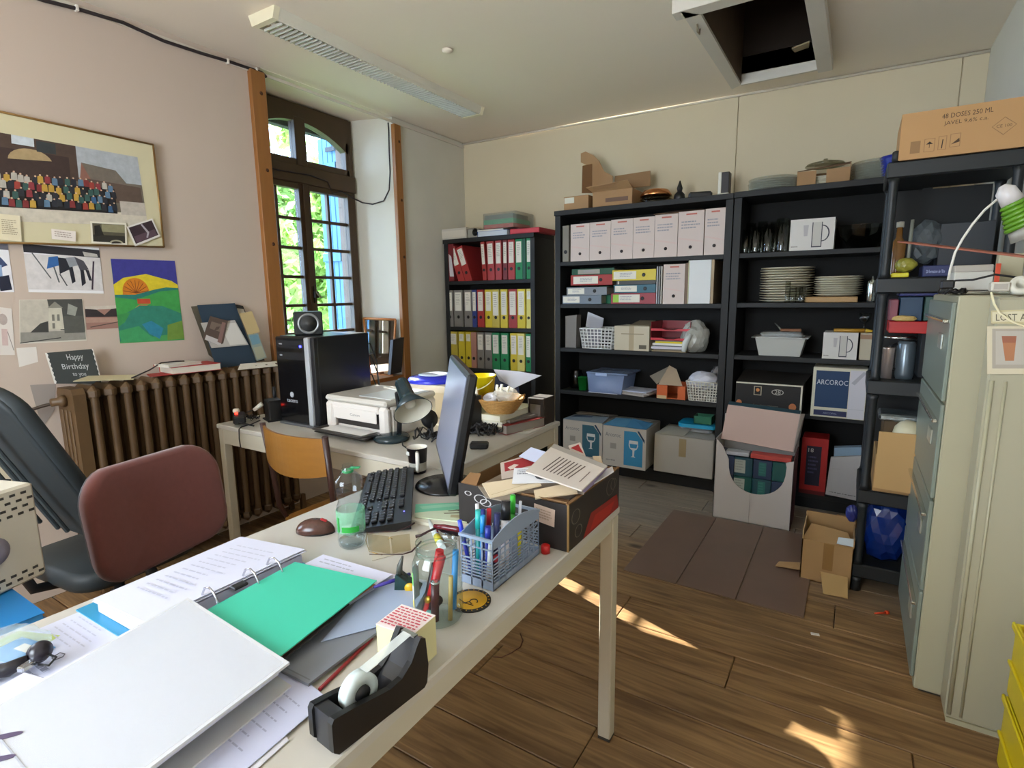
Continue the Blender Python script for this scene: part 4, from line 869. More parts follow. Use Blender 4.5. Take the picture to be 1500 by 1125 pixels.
part(t, 'pail', MB().shell([(0.0, .003), (.050, .003), (.052, 0), (.066, .128), (.070, .128), (.070, .135), (.064, .135), (.050, .006), (0, .006)], (0, 0, 0), M('#e8d316', .3), 30))
part(t, 'handle', MB().tube([(.068*math.cos(a), -.068*abs(math.sin(a))-.006, .118-.045*abs(math.sin(a))) for a in [PI*k/10 for k in range(11)]], .0028, M('#e6dfb0', .4), 6))
mb = MB()
for k in range(5): a = -2.5+.25*k; mb.box((.0705*math.cos(a), .0705*math.sin(a), .120), (.012, .004, .014), M('#2a2412', .6), rz=a+PI/2)
part(t, 'rim_marks', mb, kind='stuff')
wk = M('#b98a4c', .7, mot=.3, scale=90, bump=.6)
t = thing('wicker_basket', 'round wicker basket holding a plastic bag on the folders', 'basket', (-1.34, 2.04, ft-.004), 0)
prof = []
mb = MB()
for k in range(9):
    z = .006+k*.0075; r = .062+.045*(k/8)**.75; pts = [(r*math.cos(2*PI*j/24), r*math.sin(2*PI*j/24), z+(.0015 if j % 2 else -.0015)) for j in range(25)]; mb.tube(pts, .0045, wk, 5, cap=False)
part(t, 'weave', mb); part(t, 'bottom', MB().lathe([(0, 0), (.064, 0), (.066, .006), (0, .006)], (0, 0, 0), wk, 20)); 
mb = MB()
for s in (-1, 1): mb.tube([(s*.103, -.03, .07), (s*.118, -.015, .088), (s*.118, .015, .088), (s*.103, .03, .07)], .004, wk, 6)
part(t, 'handle', mb)
solo('tape_reel', 'white roll of tape inside the wicker basket', 'tape', MB().lathe([(.018, 0), (.032, 0), (.032, .02), (.018, .02), (.018, 0)], (-1.38, 2.02, ft+.052), M('#d8d4da', .4), 20, R=Matrix.Rotation(.5, 3, 'X')))
def crumple(c, r, seed, mat, n=90, sx=(1, 1, 1), zmin=None):
    bm = bmesh.new(); bmesh.ops.create_icosphere(bm, subdivisions=3, radius=1); rd = random.Random(seed)
    ks = [(Vector((rd.gauss(0, 1), rd.gauss(0, 1), rd.gauss(0, 1))).normalized(), rd.uniform(2, 7), rd.random()*6) for _ in range(9)]
    mb = MB(); vs = []
    for v in bm.verts:
        d = v.co.normalized(); s = 1+sum(.07*abs(math.sin(d.dot(k)*f+p)) for k, f, p in ks)-.18
        p = Vector((d.x*r*sx[0]*s, d.y*r*sx[1]*s, d.z*r*sx[2]*s)) + Vector(c)
        if zmin is not None: p.z = max(p.z, zmin)
        vs.append(p)
    mb.add(vs, [[v.index for v in f.verts] for f in bm.faces], mat, False); bm.free(); return mb
solo('plastic_bag', 'crumpled clear plastic bag with white candles in the wicker basket', 'bag', crumple((-1.315, 2.05, ft+.075), .05, 4, film('#dcdad2', .4, .12), sx=(1.1, .7, .6)))
for i in range(4): solo('candle', ['short white candle standing left in the plastic bag', 'white candle in the middle of the plastic bag', 'tilted white candle at right of the plastic bag', 'slim white candle standing at the left rim of the basket'][i], 'candle', MB().tube([((-1.36, -1.335, -1.305, -1.435)[i], (2.03, 2.02, 2.02, 1.99)[i], ft+.05), ((-1.355, -1.325, -1.288, -1.438)[i], (2.035, 2.03, 2.03, 1.985)[i], ft+(.12, .125, .12, .11)[i])], .006, M('#e6e2d2', .4), 10), group=None)
t = book('document_folder', 'dark red folder at the front of the pile with torn corner', (-1.275, 2.09, DZ+.0015), (.10, .24, .042), -.28, '#7e2422', pages='#8a8078')
t = book('document_folder', 'grey folder on the dark red one', (-1.295, 2.12, DZ+.045), (.10, .22, .012), -.2, '#6a6460', pages='#8a8078')
solo('paper_sheet', 'white sheet with a red print at the window desk corner', 'paper', sheetmb([(-1.29, 2.24, DZ+.002), (-1.19, 2.28, DZ+.002), (-1.19, 2.03, DZ+.002), (-1.28, 2.0, DZ+.002)], '#dcd7ce', [('#b07070', R4(.3, .2, .8, .4)), ('#c9c0b4', R4(.2, .5, .8, .8))], .001))
solo('paper_sheet', 'cream envelope lying at the right end of the window desk', 'paper', sheetmb([(-1.30, 2.18, DZ+.005), (-1.21, 2.20, DZ+.005), (-1.22, 2.06, DZ+.004), (-1.30, 2.04, DZ+.004)], '#cfc6b2', [('#a89c88', seg(.2, .3, .8, .3, .03))], .001))
t = thing('box', 'open dark box behind the wicker basket with a navy lid', 'box', (-1.45, 2.23, DZ), world=True)
part(t, 'body', MB().bb(-1.285, -1.20, 2.19, 2.30, DZ, DZ+.13, M('#2c221b', .7, mot=.2), .003)); part(t, 'side', MB().bb(-1.27, -1.215, 2.185, 2.19, DZ+.02, DZ+.10, M('#6f655a', .7)))
solo('folder', 'navy blue folder lying slanted behind the yellow bucket', 'folder', sheetmb([(-1.66, 2.28, DZ+.205), (-1.42, 2.32, DZ+.19), (-1.36, 2.24, DZ+.12), (-1.62, 2.20, DZ+.18)], '#2b3352', [], .006))
solo('cardboard_sheet', 'white cardboard sheet sticking out sideways above the basket', 'cardboard', sheetmb([atY(723, 541, 2.26), atY(760, 544, 2.26), atY(793, 550, 2.26), atY(750, 570, 2.24)], '#b9bac4', [], .003))
solo('cardboard_flap', 'white flap standing behind the plastic bag', 'cardboard', sheetmb([atY(723, 541, 2.27), atY(752, 545, 2.27), atY(752, 572, 2.27), atY(733, 560, 2.27)], '#aeb0ba', [], .003))
# floor patch under desk right: paper bits at the end of the desk

# ================================================================ items left of the foreground desk
t = thing('low_cabinet', 'low grey cabinet carrying the beige computer case at left edge', 'cabinet', (-1.66, .18, 0), world=True)
part(t, 'body', MB().bb(-1.90, -1.42, -.20, .40, .02, .62, M('#8a8478', .5), .004)); part(t, 'door', MB().bb(-1.42, -1.412, -.19, .39, .04, .61, M('#918b7e', .5), .003)); part(t, 'plinth', MB().bb(-1.89, -1.44, -.19, .39, 0, .02, blkp))
blu = '#1f78b8'
for i, (z, lab, dx) in enumerate(((.6205, 'dark blue folder at the bottom of the stack by the beige case', 0), (.652, 'bright blue folder on top of the stack by the beige case', -.03))):
    book('blue_folder', lab, (-1.62+dx, .22, z), (.36, .34, .03), .10-.1*i, ('#155a94', blu)[i], pages=('#2b6a9a', '#3a8ac4')[i])
t = thing('computer_case', 'beige perforated computer case standing on the blue folders', 'computer', (-1.72, .20, .684), .0)
be = M('#cfc6b4', .5); t.location = (-1.76, .235, .684); t.rotation_euler = (0, 0, .32)
part(t, 'shell', MB().bb(-.15, .15, -.19, .19, 0, .24, be, .006)); part(t, 'side_cover', MB().bb(-.14, .14, .19, .195, .005, .235, M('#9a9486', .5), .002))
mb = MB(); hol = M('#3a3630', .8)
for r in range(4):
    for k in range(15): mb.box((.1503, -.17+.024*k+(r % 2)*.012, .222-r*.016), (.0012, .012, .006), hol)
for r in range(2):
    for k in range(15): mb.box((.1503, -.17+.024*k+(r % 2)*.012, .03-r*.014), (.0012, .012, .006), hol)
part(t, 'vent_holes', mb, kind='stuff')
part(t, 'round_port', MB().lathe([(.018, 0), (.034, 0), (.034, .003), (.018, .003)], (.1505, .085, .105), M('#8a8490', .4), 22, R=Matrix.Rotation(PI/2, 3, 'Y'))); part(t, 'port_core', MB().lathe([(.018, 0), (0, .001)], (.1508, .085, .105), M('#2a2824', .5), 22, R=Matrix.Rotation(PI/2, 3, 'Y')))

# ================================================================ SHELF CONTENTS
def binder_parts(par, w, h, d, col, labh, hole=True, seed=0, tab='#d8d4c8', lab0=.06):
    """lever-arch binder, local: spine on y=0 facing -y, x width, z up, depth +y"""
    key = ('cover', round(w, 3), round(h, 3), col)
    def f():
        mb = MB(); m = M(col, .4); mb.bb(0, w, 0, .004, 0, h, m, .0015); mb.bb(0, .003, .002, d, 0, h, m, .001); mb.bb(w-.003, w, .002, d, 0, h, m, .001); return mb
    part(par, 'cover', cached(key, f))
    part(par, 'pages', cached(('pages', round(w, 3), round(h, 3)), lambda: MB().bb(.006, w-.006, .02, d-.02, .008, h-.015, M('#c9c4b6', .8))))
    if labh > 0:
        z1 = h*(1-lab0); z0 = z1-h*labh; c = [(w*.14, -.0012, z1), (w*.86, -.0012, z1), (w*.86, -.0012, z0), (w*.14, -.0012, z0)]
        part(par, 'spine_label', sheetmb(c, tab, scrib(.15, .1, .85, .7, 7, '#8a8680', seed=seed, fill=.3), .0008))
    if hole:
        zh = h*.27; part(par, 'finger_hole', cached(('finger_hole', round(w, 3), round(h, 3)), lambda: MB().lathe([(min(.012, w*.25), 0), (min(.014, w*.3), .001), (min(.014, w*.3), .0015), (min(.010, w*.2), .0016), (0, .0005)], (w/2, -.0005, zh), M('#141414', .4), 14, R=Matrix.Rotation(PI/2, 3, 'X'))))
RED, DRED, GRN, DGRN, YEL, GRY, BLU = '#9c2f2e', '#6e1d22', '#147a48', '#0f4a34', '#c9b42c', '#75716c', '#2c3a78'
NM = {RED: 'red', DRED: 'dark red', GRN: 'green', DGRN: 'dark green', YEL: 'yellow', GRY: 'grey', BLU: 'blue', '#a87a6c': 'pale pink', '#b5a23c': 'mustard yellow', '#cfc36a': 'light yellow'}
ORD = ['first', 'second', 'third', 'fourth', 'fifth', 'sixth', 'seventh', 'eighth', 'ninth', 'tenth', 'eleventh', 'twelfth']
def bx_(px, py): return atY(px, py, LY+.015)[0]
bl_rows = [
 (LZ[0], 357, 411, 'top', [(654, 665, DRED, 0, .0), (671, 680.5, RED, .45, -.33), (681, 691, RED, .45, -.33), (707, 713, RED, .52, -.06), (714, 724.5, RED, .52, -.03), (725, 734.5, RED, .52, 0), (737, 743.5, DRED, .52, 0), (744, 754, RED, .52, 0), (754.5, 765, GRN, .52, 0), (765.5, 770, DGRN, 0, 0), (771, 778, GRN, .52, 0)]),
 (LZ[1], 424, 479, 'middle', [(655, 664, GRY, .5, 0), (665, 678, GRY, .5, 0), (679.5, 691, GRY, .5, 0), (692, 698.5, BLU, .5, 0), (699, 709, RED, .5, 0), (710, 720.5, YEL, .5, 0), (721, 732, '#b5a23c', .62, 0), (733, 743.5, YEL, .6, 0), (744.5, 757, RED, .6, 0), (758, 770, YEL, .6, 0), (771, 778, '#cfc36a', .2, 0)]),
 (LZ[2], 486, 541, 'bottom', [(659, 671, '#b5a23c', .3, 0), (672, 681, YEL, .2, 0), (682, 690, YEL, .2, 0), (690.5, 698.5, '#a87a6c', 0, 0), (699, 709, GRY, .42, 0), (710, 720.5, GRY, .42, 0), (721, 732.5, GRN, .5, 0), (733.5, 745, GRN, .5, 0), (747, 757.5, YEL, .5, 0), (758, 769, '#cfc36a', .5, 0), (770, 778, GRN, .55, 0)])]
for zb, yt, yb, rn, its in bl_rows:
    for i, (a, b_, col, lh, tilt) in enumerate(its):
        ym = (yt+yb)/2; x0 = bx_(a, ym); x1 = bx_(b_, ym); w = max(.03, x1-x0-.002)
        h = .315 if rn != 'bottom' else .31
        if tilt: x0 = bx_(b_, ym+14)-w + (0 if tilt > -.1 else .0)
        nm_ = NM[col]; lab = f'{nm_} lever-arch binder, {ORD[i]} from the left on the {rn} shelf of the corner unit' if tilt > -.1 else f'{nm_} lever-arch binder leaning left, {"left" if i == 1 else "right"} one of the pair on the top shelf'
        t = thing('ring_binder', lab, 'binder', (x0, LY+.012+.004*(i % 3), zb+.001), 0, 'lever-arch binders in the corner unit')
        if tilt:
            t.rotation_euler = (0, tilt, 0); t.location.z += .0
            t.location.x = x0 + (w*(1-math.cos(tilt)) if tilt else 0) + .0; t.location.z = zb+.001+w*abs(math.sin(tilt))*1.0 if tilt < 0 else zb+.001
            t.location.z = zb + .001; t.location.x = x0 + w
            for_shift = -w
        binder_parts(t, w, h, .28, col, lh, col != DGRN and a != 654, seed=i)
        if tilt:
            for ch in t.children: ch.location.x = -w
solo('paper_sheet', 'loose white papers slipped between red binders on the top shelf', 'paper', sheetmb([atY(657, 372, LY), atY(661, 376, LY), atY(665, 405, LY), atY(659, 405, LY)], '#b8b2b4', [], .001))
# on top of the corner unit
tz = LT+.001
def topbox(name, label, cat, x0, x1, yt, Y, d, z, mat, polys=None, bev=.002):
    a = atY(x0, yt, Y); b_ = atY(x1, yt, Y); z1 = (a[2]+b_[2])/2
    t = thing(name, label, cat, ((a[0]+b_[0])/2, Y+d/2, z), world=True)
    part(t, 'body', MB().bb(a[0], b_[0], Y, Y+d, z, max(z1, z+.012), mat, bev)); return t, a[0], b_[0], max(z1, z+.012)
def topf(name, label, cat, a0, a1, Y, d, z, z1, mat, bev=.002):
    t = thing(name, label, cat, ((a0+a1)/2, Y+d/2, z), world=True); part(t, 'body', MB().bb(a0, a1, Y, Y+d, z, z1, mat, bev)); return t
XA = lambda px, Y=3.80, py=340: atY(px, py, Y)[0]
t = topf('archive_box', 'small white cardboard drawer box on top of the corner unit at left', 'box', XA(641), XA(682), 3.81, .2, tz, tz+.088, M('#b8b0a4', .7)); part(t, 'front_recess', MB().bb(XA(643), XA(680), 3.808, 3.81, tz+.015, tz+.07, M('#c4bcae', .7)))
t = thing('ring_binder', 'grey binder lying on top of the corner unit, finger hole outwards', 'binder', (XA(684), 3.82, tz), world=True)
part(t, 'cover', MB().bb(XA(683), XA(700.5), 3.82, 4.08, tz, tz+.07, M('#8f8a80', .5), .002)); part(t, 'finger_hole', MB().lathe([(.03, 0), (0, .001)], (XA(694), 3.8195, tz+.042), M('#0c0c0c', .5), 18, R=Matrix.Rotation(PI/2, 3, 'X'))); part(t, 'flap', MB().bb(XA(681), XA(694), 3.80, 3.98, tz+.0715, tz+.077, M('#b0a898', .6)))
book('document_folder', 'blue folder lying on top of the corner unit', (-2.56, 3.95, tz), (.29, .28, .042), .0, '#20509a', pages='#c4cbd4')
book('document_folder', 'white sheaf of paper on the blue folder atop the corner unit', (-2.585, 3.94, tz+.043), (.25, .25, .012), .03, '#d6d8dc')
t = thing('storage_box', 'clear plastic box with green and red papers atop the corner unit', 'box', (-2.47, 3.96, tz+.056), world=True)
a0, a1 = XA(706), XA(750); z0 = tz+.057
part(t, 'shell', MB().bb(a0, a1+.03, 3.815, 4.10, z0, z0+.125, film('#9aa096', .35, .15), .006)); part(t, 'red_papers', MB().bb(a0+.006, a1, 3.822, 4.08, z0+.004, z0+.035, M('#b8423e', .6))); part(t, 'green_papers', MB().bb(a0+.006, a1, 3.822, 4.08, z0+.036, z0+.072, M('#4a9a72', .6))); part(t, 'grey_papers', MB().bb(a0+.01, a1-.01, 3.83, 4.07, z0+.073, z0+.11, M('#6d736a', .6)))
t = thing('document_folder', 'red folder lying at the right end on top of the corner unit', 'folder', (-2.25, 3.93, tz), world=True)
part(t, 'cover', MB().bb(XA(747), XA(790), 3.80, 4.09, tz, tz+.038, M('#b02c38', .5), .002)); part(t, 'pages', MB().bb(XA(749), XA(788), 3.799, 3.80, tz+.008, tz+.03, M('#c04048', .6)))

# ---------------- middle unit: archive boxes
YM = MY+.012
abw = M('#c4b2a8', .75)
def archive(px0, px1, pyt, pyb, zb, label, seed, d=.27, hole=True, tab=True):
    x0 = atY(px0, (pyt+pyb)/2, YM)[0]; x1 = atY(px1, (pyt+pyb)/2, YM)[0]; z1 = atY((px0+px1)/2, pyt, YM)[2]; h = z1-zb
    t = thing('archive_box', label, 'box', ((x0+x1)/2, YM+d/2, zb+.001), group='white cardboard archive boxes on the middle unit', world=True)
    part(t, 'carton', MB().bb(x0+.001, x1-.001, YM, YM+d, zb+.001, z1, abw, .002))
    c = [(x0, YM-.0005, z1), (x1, YM-.0005, z1), (x1, YM-.0005, zb), (x0, YM-.0005, zb)]
    pl = [('#b8685c', R4(.30, .05, .72, .085))] + scrib(.12, .22, .85, .42, 3, '#8f8f96', seed=seed, fill=.4) + [('#cdb4ac', [(.02, .58), (.5, .62), (.98, .68), (.98, .70), (.5, .66), (.02, .61)])]
    part(t, 'front_print', sheetmb(c, '#cabab2', pl if tab else [], .0008))
    if hole: part(t, 'finger_hole', MB().lathe([(.011, 0), (0, .001)], ((x0+x1)/2, YM-.0012, zb+h*.2), M('#2a2226', .6), 16, R=Matrix.Rotation(PI/2, 3, 'X')))
    return t
for i, (a, b_, yt, yb) in enumerate(((836, 863.5, 328, 379), (864, 894.5, 325, 377), (895, 927, 321, 375), (927.5, 958.5, 318, 373), (959, 992.5, 314, 371), (993.5, 1031, 309, 368), (1032.5, 1062, 305, 366))):
    archive(a, b_, yt, yb, MZ[0], f'white archive box, {ORD[i]} of seven from the left on the top shelf', i)
t = thing('ring_binder', 'narrow grey binder standing left of the white archive boxes', 'binder', (atY(824, 350, YM)[0], YM, MZ[0]+.001)); binder_parts(t, .052, .262, .27, '#7d776c', 0, True)
solo('cardboard_flap', 'brown cardboard sheet lying over the right archive boxes', 'cardboard', MB().plate([(-1.22, 3.80, 1.888), (-.86, 3.80, 1.882), (-.95, 4.0, 1.925), (-1.14, 4.02, 1.93)], .004, M('#7a5c44', .8)))
solo('paper_roll', 'thin white strip on top of the third archive box', 'paper', MB().bb(-1.565, -1.49, 3.79, 3.9, 1.851, 1.862, M('#cfcabc', .7)))

# horizontally stacked binders
def lying(px0, px1, pyt, pyb, z0, col, label, labspan, hole_px, dy=0, tab='#d9d4c6', mark=None):
    x0 = atY(px0, (pyt+pyb)/2, YM)[0]; x1 = atY(px1, (pyt+pyb)/2, YM)[0]; h = atY(0, 0, YM)[2]*0 + (atY(px0, pyt, YM)[2]-atY(px0, pyb, YM)[2])
    t = thing('ring_binder', label, 'binder', ((x0+x1)/2, YM+.14+dy, z0), group='binders lying in two stacks', world=True); Y = YM+dy; m = M(col, .4)
    mb = MB(); mb.bb(x0, x1, Y, Y+.004, z0, z0+h, m, .0012); mb.bb(x0, x1, Y+.003, Y+.28, z0, z0+.003, m); mb.bb(x0, x1, Y+.003, Y+.28, z0+h-.003, z0+h, m); part(t, 'cover', mb)
    part(t, 'pages', MB().bb(x0+.01, x1-.012, Y+.02, Y+.27, z0+.006, z0+h-.006, M('#cfcabc', .8)))
    la = atY(labspan[0], (pyt+pyb)/2, YM)[0]; lb = atY(labspan[1], (pyt+pyb)/2, YM)[0]
    c = [(la, Y-.001, z0+h*.86), (lb, Y-.001, z0+h*.86), (lb, Y-.001, z0+h*.14), (la, Y-.001, z0+h*.14)]
    part(t, 'spine_label', sheetmb(c, tab, ([(mark, R4(0, 0, .22, 1))] if mark else []) + scrib(.28, .2, .85, .8, 3, '#9a96a0', seed=int(px0)), .0006))
    if hole_px: part(t, 'finger_hole', MB().lathe([(.013, 0), (.013, .001), (.009, .0015), (0, .0005)], (atY(hole_px, (pyt+pyb)/2, YM)[0], Y-.0008, z0+h/2), M('#0e0e10', .5), 14, R=Matrix.Rotation(PI/2, 3, 'X')))
    return z0+h+.001
z = MZ[1]+.001
z = lying(824, 881, 431, 443.5, z, '#6d7884', 'blue-grey binder at the bottom of the left stack', (825, 849), 864)
z = lying(830, 889, 419, 430.5, z, '#7a8088', 'grey binder second from the bottom of the left stack', (832, 856), 871)
z = lying(836, 897, 400, 415, z+.012, RED, 'red binder in the upper part of the left stack', (840, 876), 880)
z = lying(836, 898, 389, 398, z, DGRN, 'dark green binder topmost of the left stack', (845, 877), None, .02, '#9a968a')
t = thing('document_folder', 'green folder edge behind the grey binders', 'folder', (-1.5, 3.95, MZ[1]), world=True); part(t, 'cover', MB().bb(-1.66, -1.56, 3.90, 4.05, MZ[1]+.001, MZ[1]+.13, M('#1f7a56', .5), .002))
z = MZ[1]+.001
z = lying(895, 960.5, 427, 442.5, z, '#8e2c38', 'crimson binder at the bottom of the right stack', (898, 937), 941, mark='#9ac44a')
z = lying(899, 960.5, 414.5, 426.5, z, '#1f5a6c', 'teal binder second from the bottom of the right stack', (901, 933), 945)
z = lying(903, 960.5, 408, 413.5, z, '#3a3c3c', 'thin dark grey binder under the yellow one', (905, 907), None)
z = lying(897, 961, 392, 407.5, z, YEL, 'yellow binder topmost of the right stack', (899, 932), 943)
for i, c_ in enumerate(('#a8a8ac', '#8a8c90', '#b4b0a8')):
    x0 = atY(961.5+3.2*i, 415, YM)[0]; solo('document_folder', ['thin grey folder standing right after the yellow binder', 'thin dark grey folder in the middle of three upright folders', 'thin beige folder next to the white archive box'][i], 'folder', MB().bb(x0, x0+.009, YM, YM+.25, MZ[1]+.001, MZ[1]+.255, M(c_, .6), .001))
archive(971.5, 1003, 387, 441, MZ[1], 'white archive box standing alone on the second shelf beside thin folders', 21)
solo('document_folder', 'brown cardboard folder between the two upright white boxes', 'folder', MB().bb(atY(1003.5, 415, YM)[0], atY(1008, 415, YM)[0], YM, YM+.26, MZ[1]+.001, MZ[1]+.27, M('#7a6454', .7), .001))
x0 = atY(1009, 415, YM)[0]; x1 = atY(1041, 415, YM)[0]
t = thing('archive_box', 'plain white wide box file at the right of the second shelf', 'box', ((x0+x1)/2, YM+.13, MZ[1]+.001), world=True); part(t, 'carton', MB().bb(x0, x1, YM, YM+.27, MZ[1]+.001, MZ[1]+.29, M('#d8d9d8', .7), .002)); part(t, 'brown_back', MB().bb(x1+.001, x1+.018, YM+.003, YM+.27, MZ[1]+.001, MZ[1]+.285, M('#a89478', .7), .001)); part(t, 'front_edge', MB().bb(x0-.006, x0-.001, YM, YM+.2, MZ[1]+.001, MZ[1]+.288, M('#cfd0a8', .7)))

# ---------------- third shelf
def basket(name, label, x0, x1, y0, d, z, h, mat, flare=.018, nu=9, nv=6):
    t = thing(name, label, 'basket', ((x0+x1)/2, y0+d/2, z), world=True); f = flare
    B = [(x0+f, y0+f, z), (x1-f, y0+f, z), (x1-f, y0+d-f, z), (x0+f, y0+d-f, z)]; T = [(x0, y0, z+h), (x1, y0, z+h), (x1, y0+d, z+h), (x0, y0+d, z+h)]
    for i in range(4):
        j = (i+1) % 4; part(t, 'side_grid', MB().lattice([T[i], T[j], B[j], B[i]], nu, nv, .006, .002, mat))
    part(t, 'base', MB().bb(x0+f, x1-f, y0+f, y0+d-f, z, z+.004, mat)); mb = MB()
    for i in range(4): mb.tube([T[i], T[(i+1) % 4]], .005, mat, 6)
    part(t, 'rim', mb); return t
wpl = M('#dfe0dc', .35); z3 = MZ[2]+.001
basket('plastic_basket', 'white plastic mesh basket at left on the third shelf', atY(849, 495, YM)[0], atY(897, 495, YM)[0], YM, .22, z3, .150, wpl)
t = thing('box', 'cream cardboard box with tape beside the white mesh basket', 'box', (-1.4, YM+.1, z3), world=True)
x0, x1 = atY(900, 490, YM)[0], atY(951, 490, YM)[0]; bz = z3+.175
part(t, 'carton', MB().bb(x0, x1, YM, YM+.24, z3, bz, M('#bfb49c', .75), .003)); c = [(x0, YM-.0005, bz), (x1, YM-.0005, bz), (x1, YM-.0005, z3), (x0, YM-.0005, z3)]
part(t, 'front_print', sheetmb(c, '#bfb49c', [('#a8977a', R4(.43, 0, .57, 1)), ('#8f836c', R4(.2, .3, .85, .34)), ('#5d5546', R4(.72, .76, .93, .92))], .0006)); part(t, 'top_flap', MB().plate([(x0+.1, YM+.03, bz+.003), (x1-.01, YM+.03, bz+.003), (x1-.02, YM+.2, bz+.03), (x0+.12, YM+.2, bz+.03)], .003, M('#8c7c62', .8)))
solo('paper_bundle', 'grey paper bundle with a plastic sleeve at the left end of third shelf', 'papers', MB().plate([(-1.89, YM+.02, z3), (-1.80, YM+.02, z3), (-1.80, YM+.03, z3+.25), (-1.89, YM+.02, z3+.24)], -.08, M('#77726c', .7)))
solo('plastic_sleeve', 'clear plastic sleeve sticking up behind the white basket', 'sleeve', MB().plate([(-1.79, YM+.13, z3), (-1.66, YM+.14, z3), (-1.64, YM+.18, z3+.22), (-1.76, YM+.15, z3+.27)], .002, film('#a8a8b4', .5, .2)))
# letter trays
rt = M('#8c1420', .25); x0, x1 = atY(953, 480, YM)[0], atY(1011, 480, YM)[0]
stack = [('#b8a888', .004, 'cream papers at the bottom of the letter tray pile'), ]
t = thing('paper_stack', 'stack of papers with a yellow folder under the red letter trays', 'papers', ((x0+x1)/2, YM+.13, z3), world=True)
zz = z3
for i, (c_, hh, dx) in enumerate((('#8c7a5c', .012, 0), ('#6a6258', .008, .01), ('#ccc8d4', .012, -.015), ('#c8c4cc', .006, -.005), ('#5a5a60', .006, .01), ('#d8d6d0', .016, .005), ('#d8c21c', .012, .02), ('#8a8a80', .006, .01))):
    part(t, 'sheet_bundle', MB().box(((x0+x1)/2+dx, YM+.13, zz+hh/2), (x1-x0-.03, .25, hh-.001), M(c_, .7), rz=.03*((i*7) % 5-2))); zz += hh
for i, zz2 in enumerate((zz+.003, zz+.068)):
    t = thing('letter_tray', ['lower red translucent letter tray on the third shelf', 'upper red translucent letter tray on the third shelf'][i], 'letter tray', ((x0+x1)/2, YM+.13, zz2), world=True)
    part(t, 'tray', MB().bb(x0, x1, YM+.01, YM+.27, zz2, zz2+.004, rt)); mb = MB(); mb.bb(x0, x0+.003, YM+.01, YM+.27, zz2, zz2+.062, rt); mb.bb(x1-.003, x1, YM+.01, YM+.27, zz2, zz2+.062, rt); mb.bb(x0, x1, YM+.267, YM+.27, zz2, zz2+.06, rt); part(t, 'wall', mb)
    part(t, 'front_lip', MB().prism([(x0, zz2), (x1, zz2), (x1, zz2+.016), (x1-.08, zz2+.016), (x1-.11, zz2+.006), (x0+.11, zz2+.006), (x0+.08, zz2+.016), (x0, zz2+.016)], YM+.004, YM+.009, M('#c03a44', .2), 'y'))
solo('plastic_bag', 'white and clear plastic bag slumped right of the letter trays', 'bag', crumple((-.925, YM+.08, z3+.10), .085, 11, film('#b8b8b0', .75, .2), sx=(.9, .8, 1.15), zmin=z3+.001))
solo('paper_roll', 'rolled white paper hanging over the third shelf edge', 'paper', MB().tube([(-.975, YM-.012, z3+.01), (-.965, YM-.012, z3+.07), (-.935, YM-.005, z3+.13)], [.016, .022, .014], M('#c9ccc8', .6), 10))
# ---------------- fourth shelf
z4 = MZ[3]+.001
solo('storage_tub', 'green plastic tub at the left of the fourth shelf', 'tub', MB().shell([(0, .0), (.036, 0), (.046, .10), (.049, .10), (.046, .103), (.034, .004), (0, .004)], (atY(850, 560, YM)[0], YM+.06, z4), M('#1f8f3a', .4), 4, R=Matrix.Rotation(PI/4, 3, 'Z')))
solo('glass_jar', 'grey glass jar in the left corner of the fourth shelf', 'jar', MB().shell([(0, 0), (.045, 0), (.05, .01), (.05, .11), (.042, .125), (.042, .14)], (-1.85, YM+.14, z4), glass('#8a8f88', .1, .6), 20))
t = thing('storage_box', 'lilac translucent plastic box with clip lid on the fourth shelf', 'box', (-1.55, YM+.1, z4), world=True)
x0, x1 = atY(860, 560, YM)[0], atY(914, 560, YM)[0]; lil = film('#9db4e0', .55, .2)
part(t, 'tub', MB().prism([(x0+.015, z4), (x1-.02, z4), (x1, z4+.14), (x0, z4+.14)], YM+.0, YM+.26, lil, 'y')); part(t, 'lid', MB().bb(x0-.006, x1+.03, YM-.006, YM+.28, z4+.141, z4+.155, film('#8fa0c0', .7, .2), .004)); part(t, 'clip', MB().box(((x0+x1)/2-.03, YM-.008, z4+.14), (.09, .008, .022), M('#a8bce0', .3), bev=.003))
part(t, 'contents', MB().box(((x0+x1)/2-.01, YM+.12, z4+.05), (.16, .18, .08), M('#c8ccdc', .7), bev=.02))
t = thing('paper_stack', 'loose white papers spilling beside the lilac box', 'papers', (-1.4, YM+.1, z4), world=True)
for i, (a, b_, dz, hh, c_, r_) in enumerate(((862, 905, 0, .007, '#d0d4e0', .05), (893, 950, .001, .012, '#bcb4ae', -.25), (900, 955, .014, .010, '#a8a29c', -.15), (885, 950, .026, .008, '#cfd4e6', -.12))):
    xa, xb = atY(a, 575, YM)[0], atY(b_, 575, YM)[0]
    if i == 0: part(t, 'sheet_bundle', MB().bb(xa, xb, YM-.012, YM-.0075, z4, z4+.004, M(c_, .7)))
    else: part(t, 'sheet_bundle', MB().box(((xa+xb)/2+.02, YM+.10, z4+dz+hh/2), (xb-xa-.04, .19, hh-.001), M(c_, .7), rz=r_))
t = thing('box', 'orange and grey open cardboard box on the fourth shelf', 'box', (-1.15, YM+.1, z4), world=True)
x0, x1 = atY(962, 570, YM)[0], atY(1004, 570, YM)[0]; orb = M('#c8602c', .6)
part(t, 'front', MB().bb(x0, x0+.075, YM, YM+.004, z4, z4+.095, orb)); part(t, 'front', MB().bb(x1-.055, x1, YM+.01, YM+.014, z4, z4+.095, orb)); part(t, 'base_band', MB().bb(x0+.004, x0+.07, YM-.002, YM, z4, z4+.022, M('#c8b088', .7)))
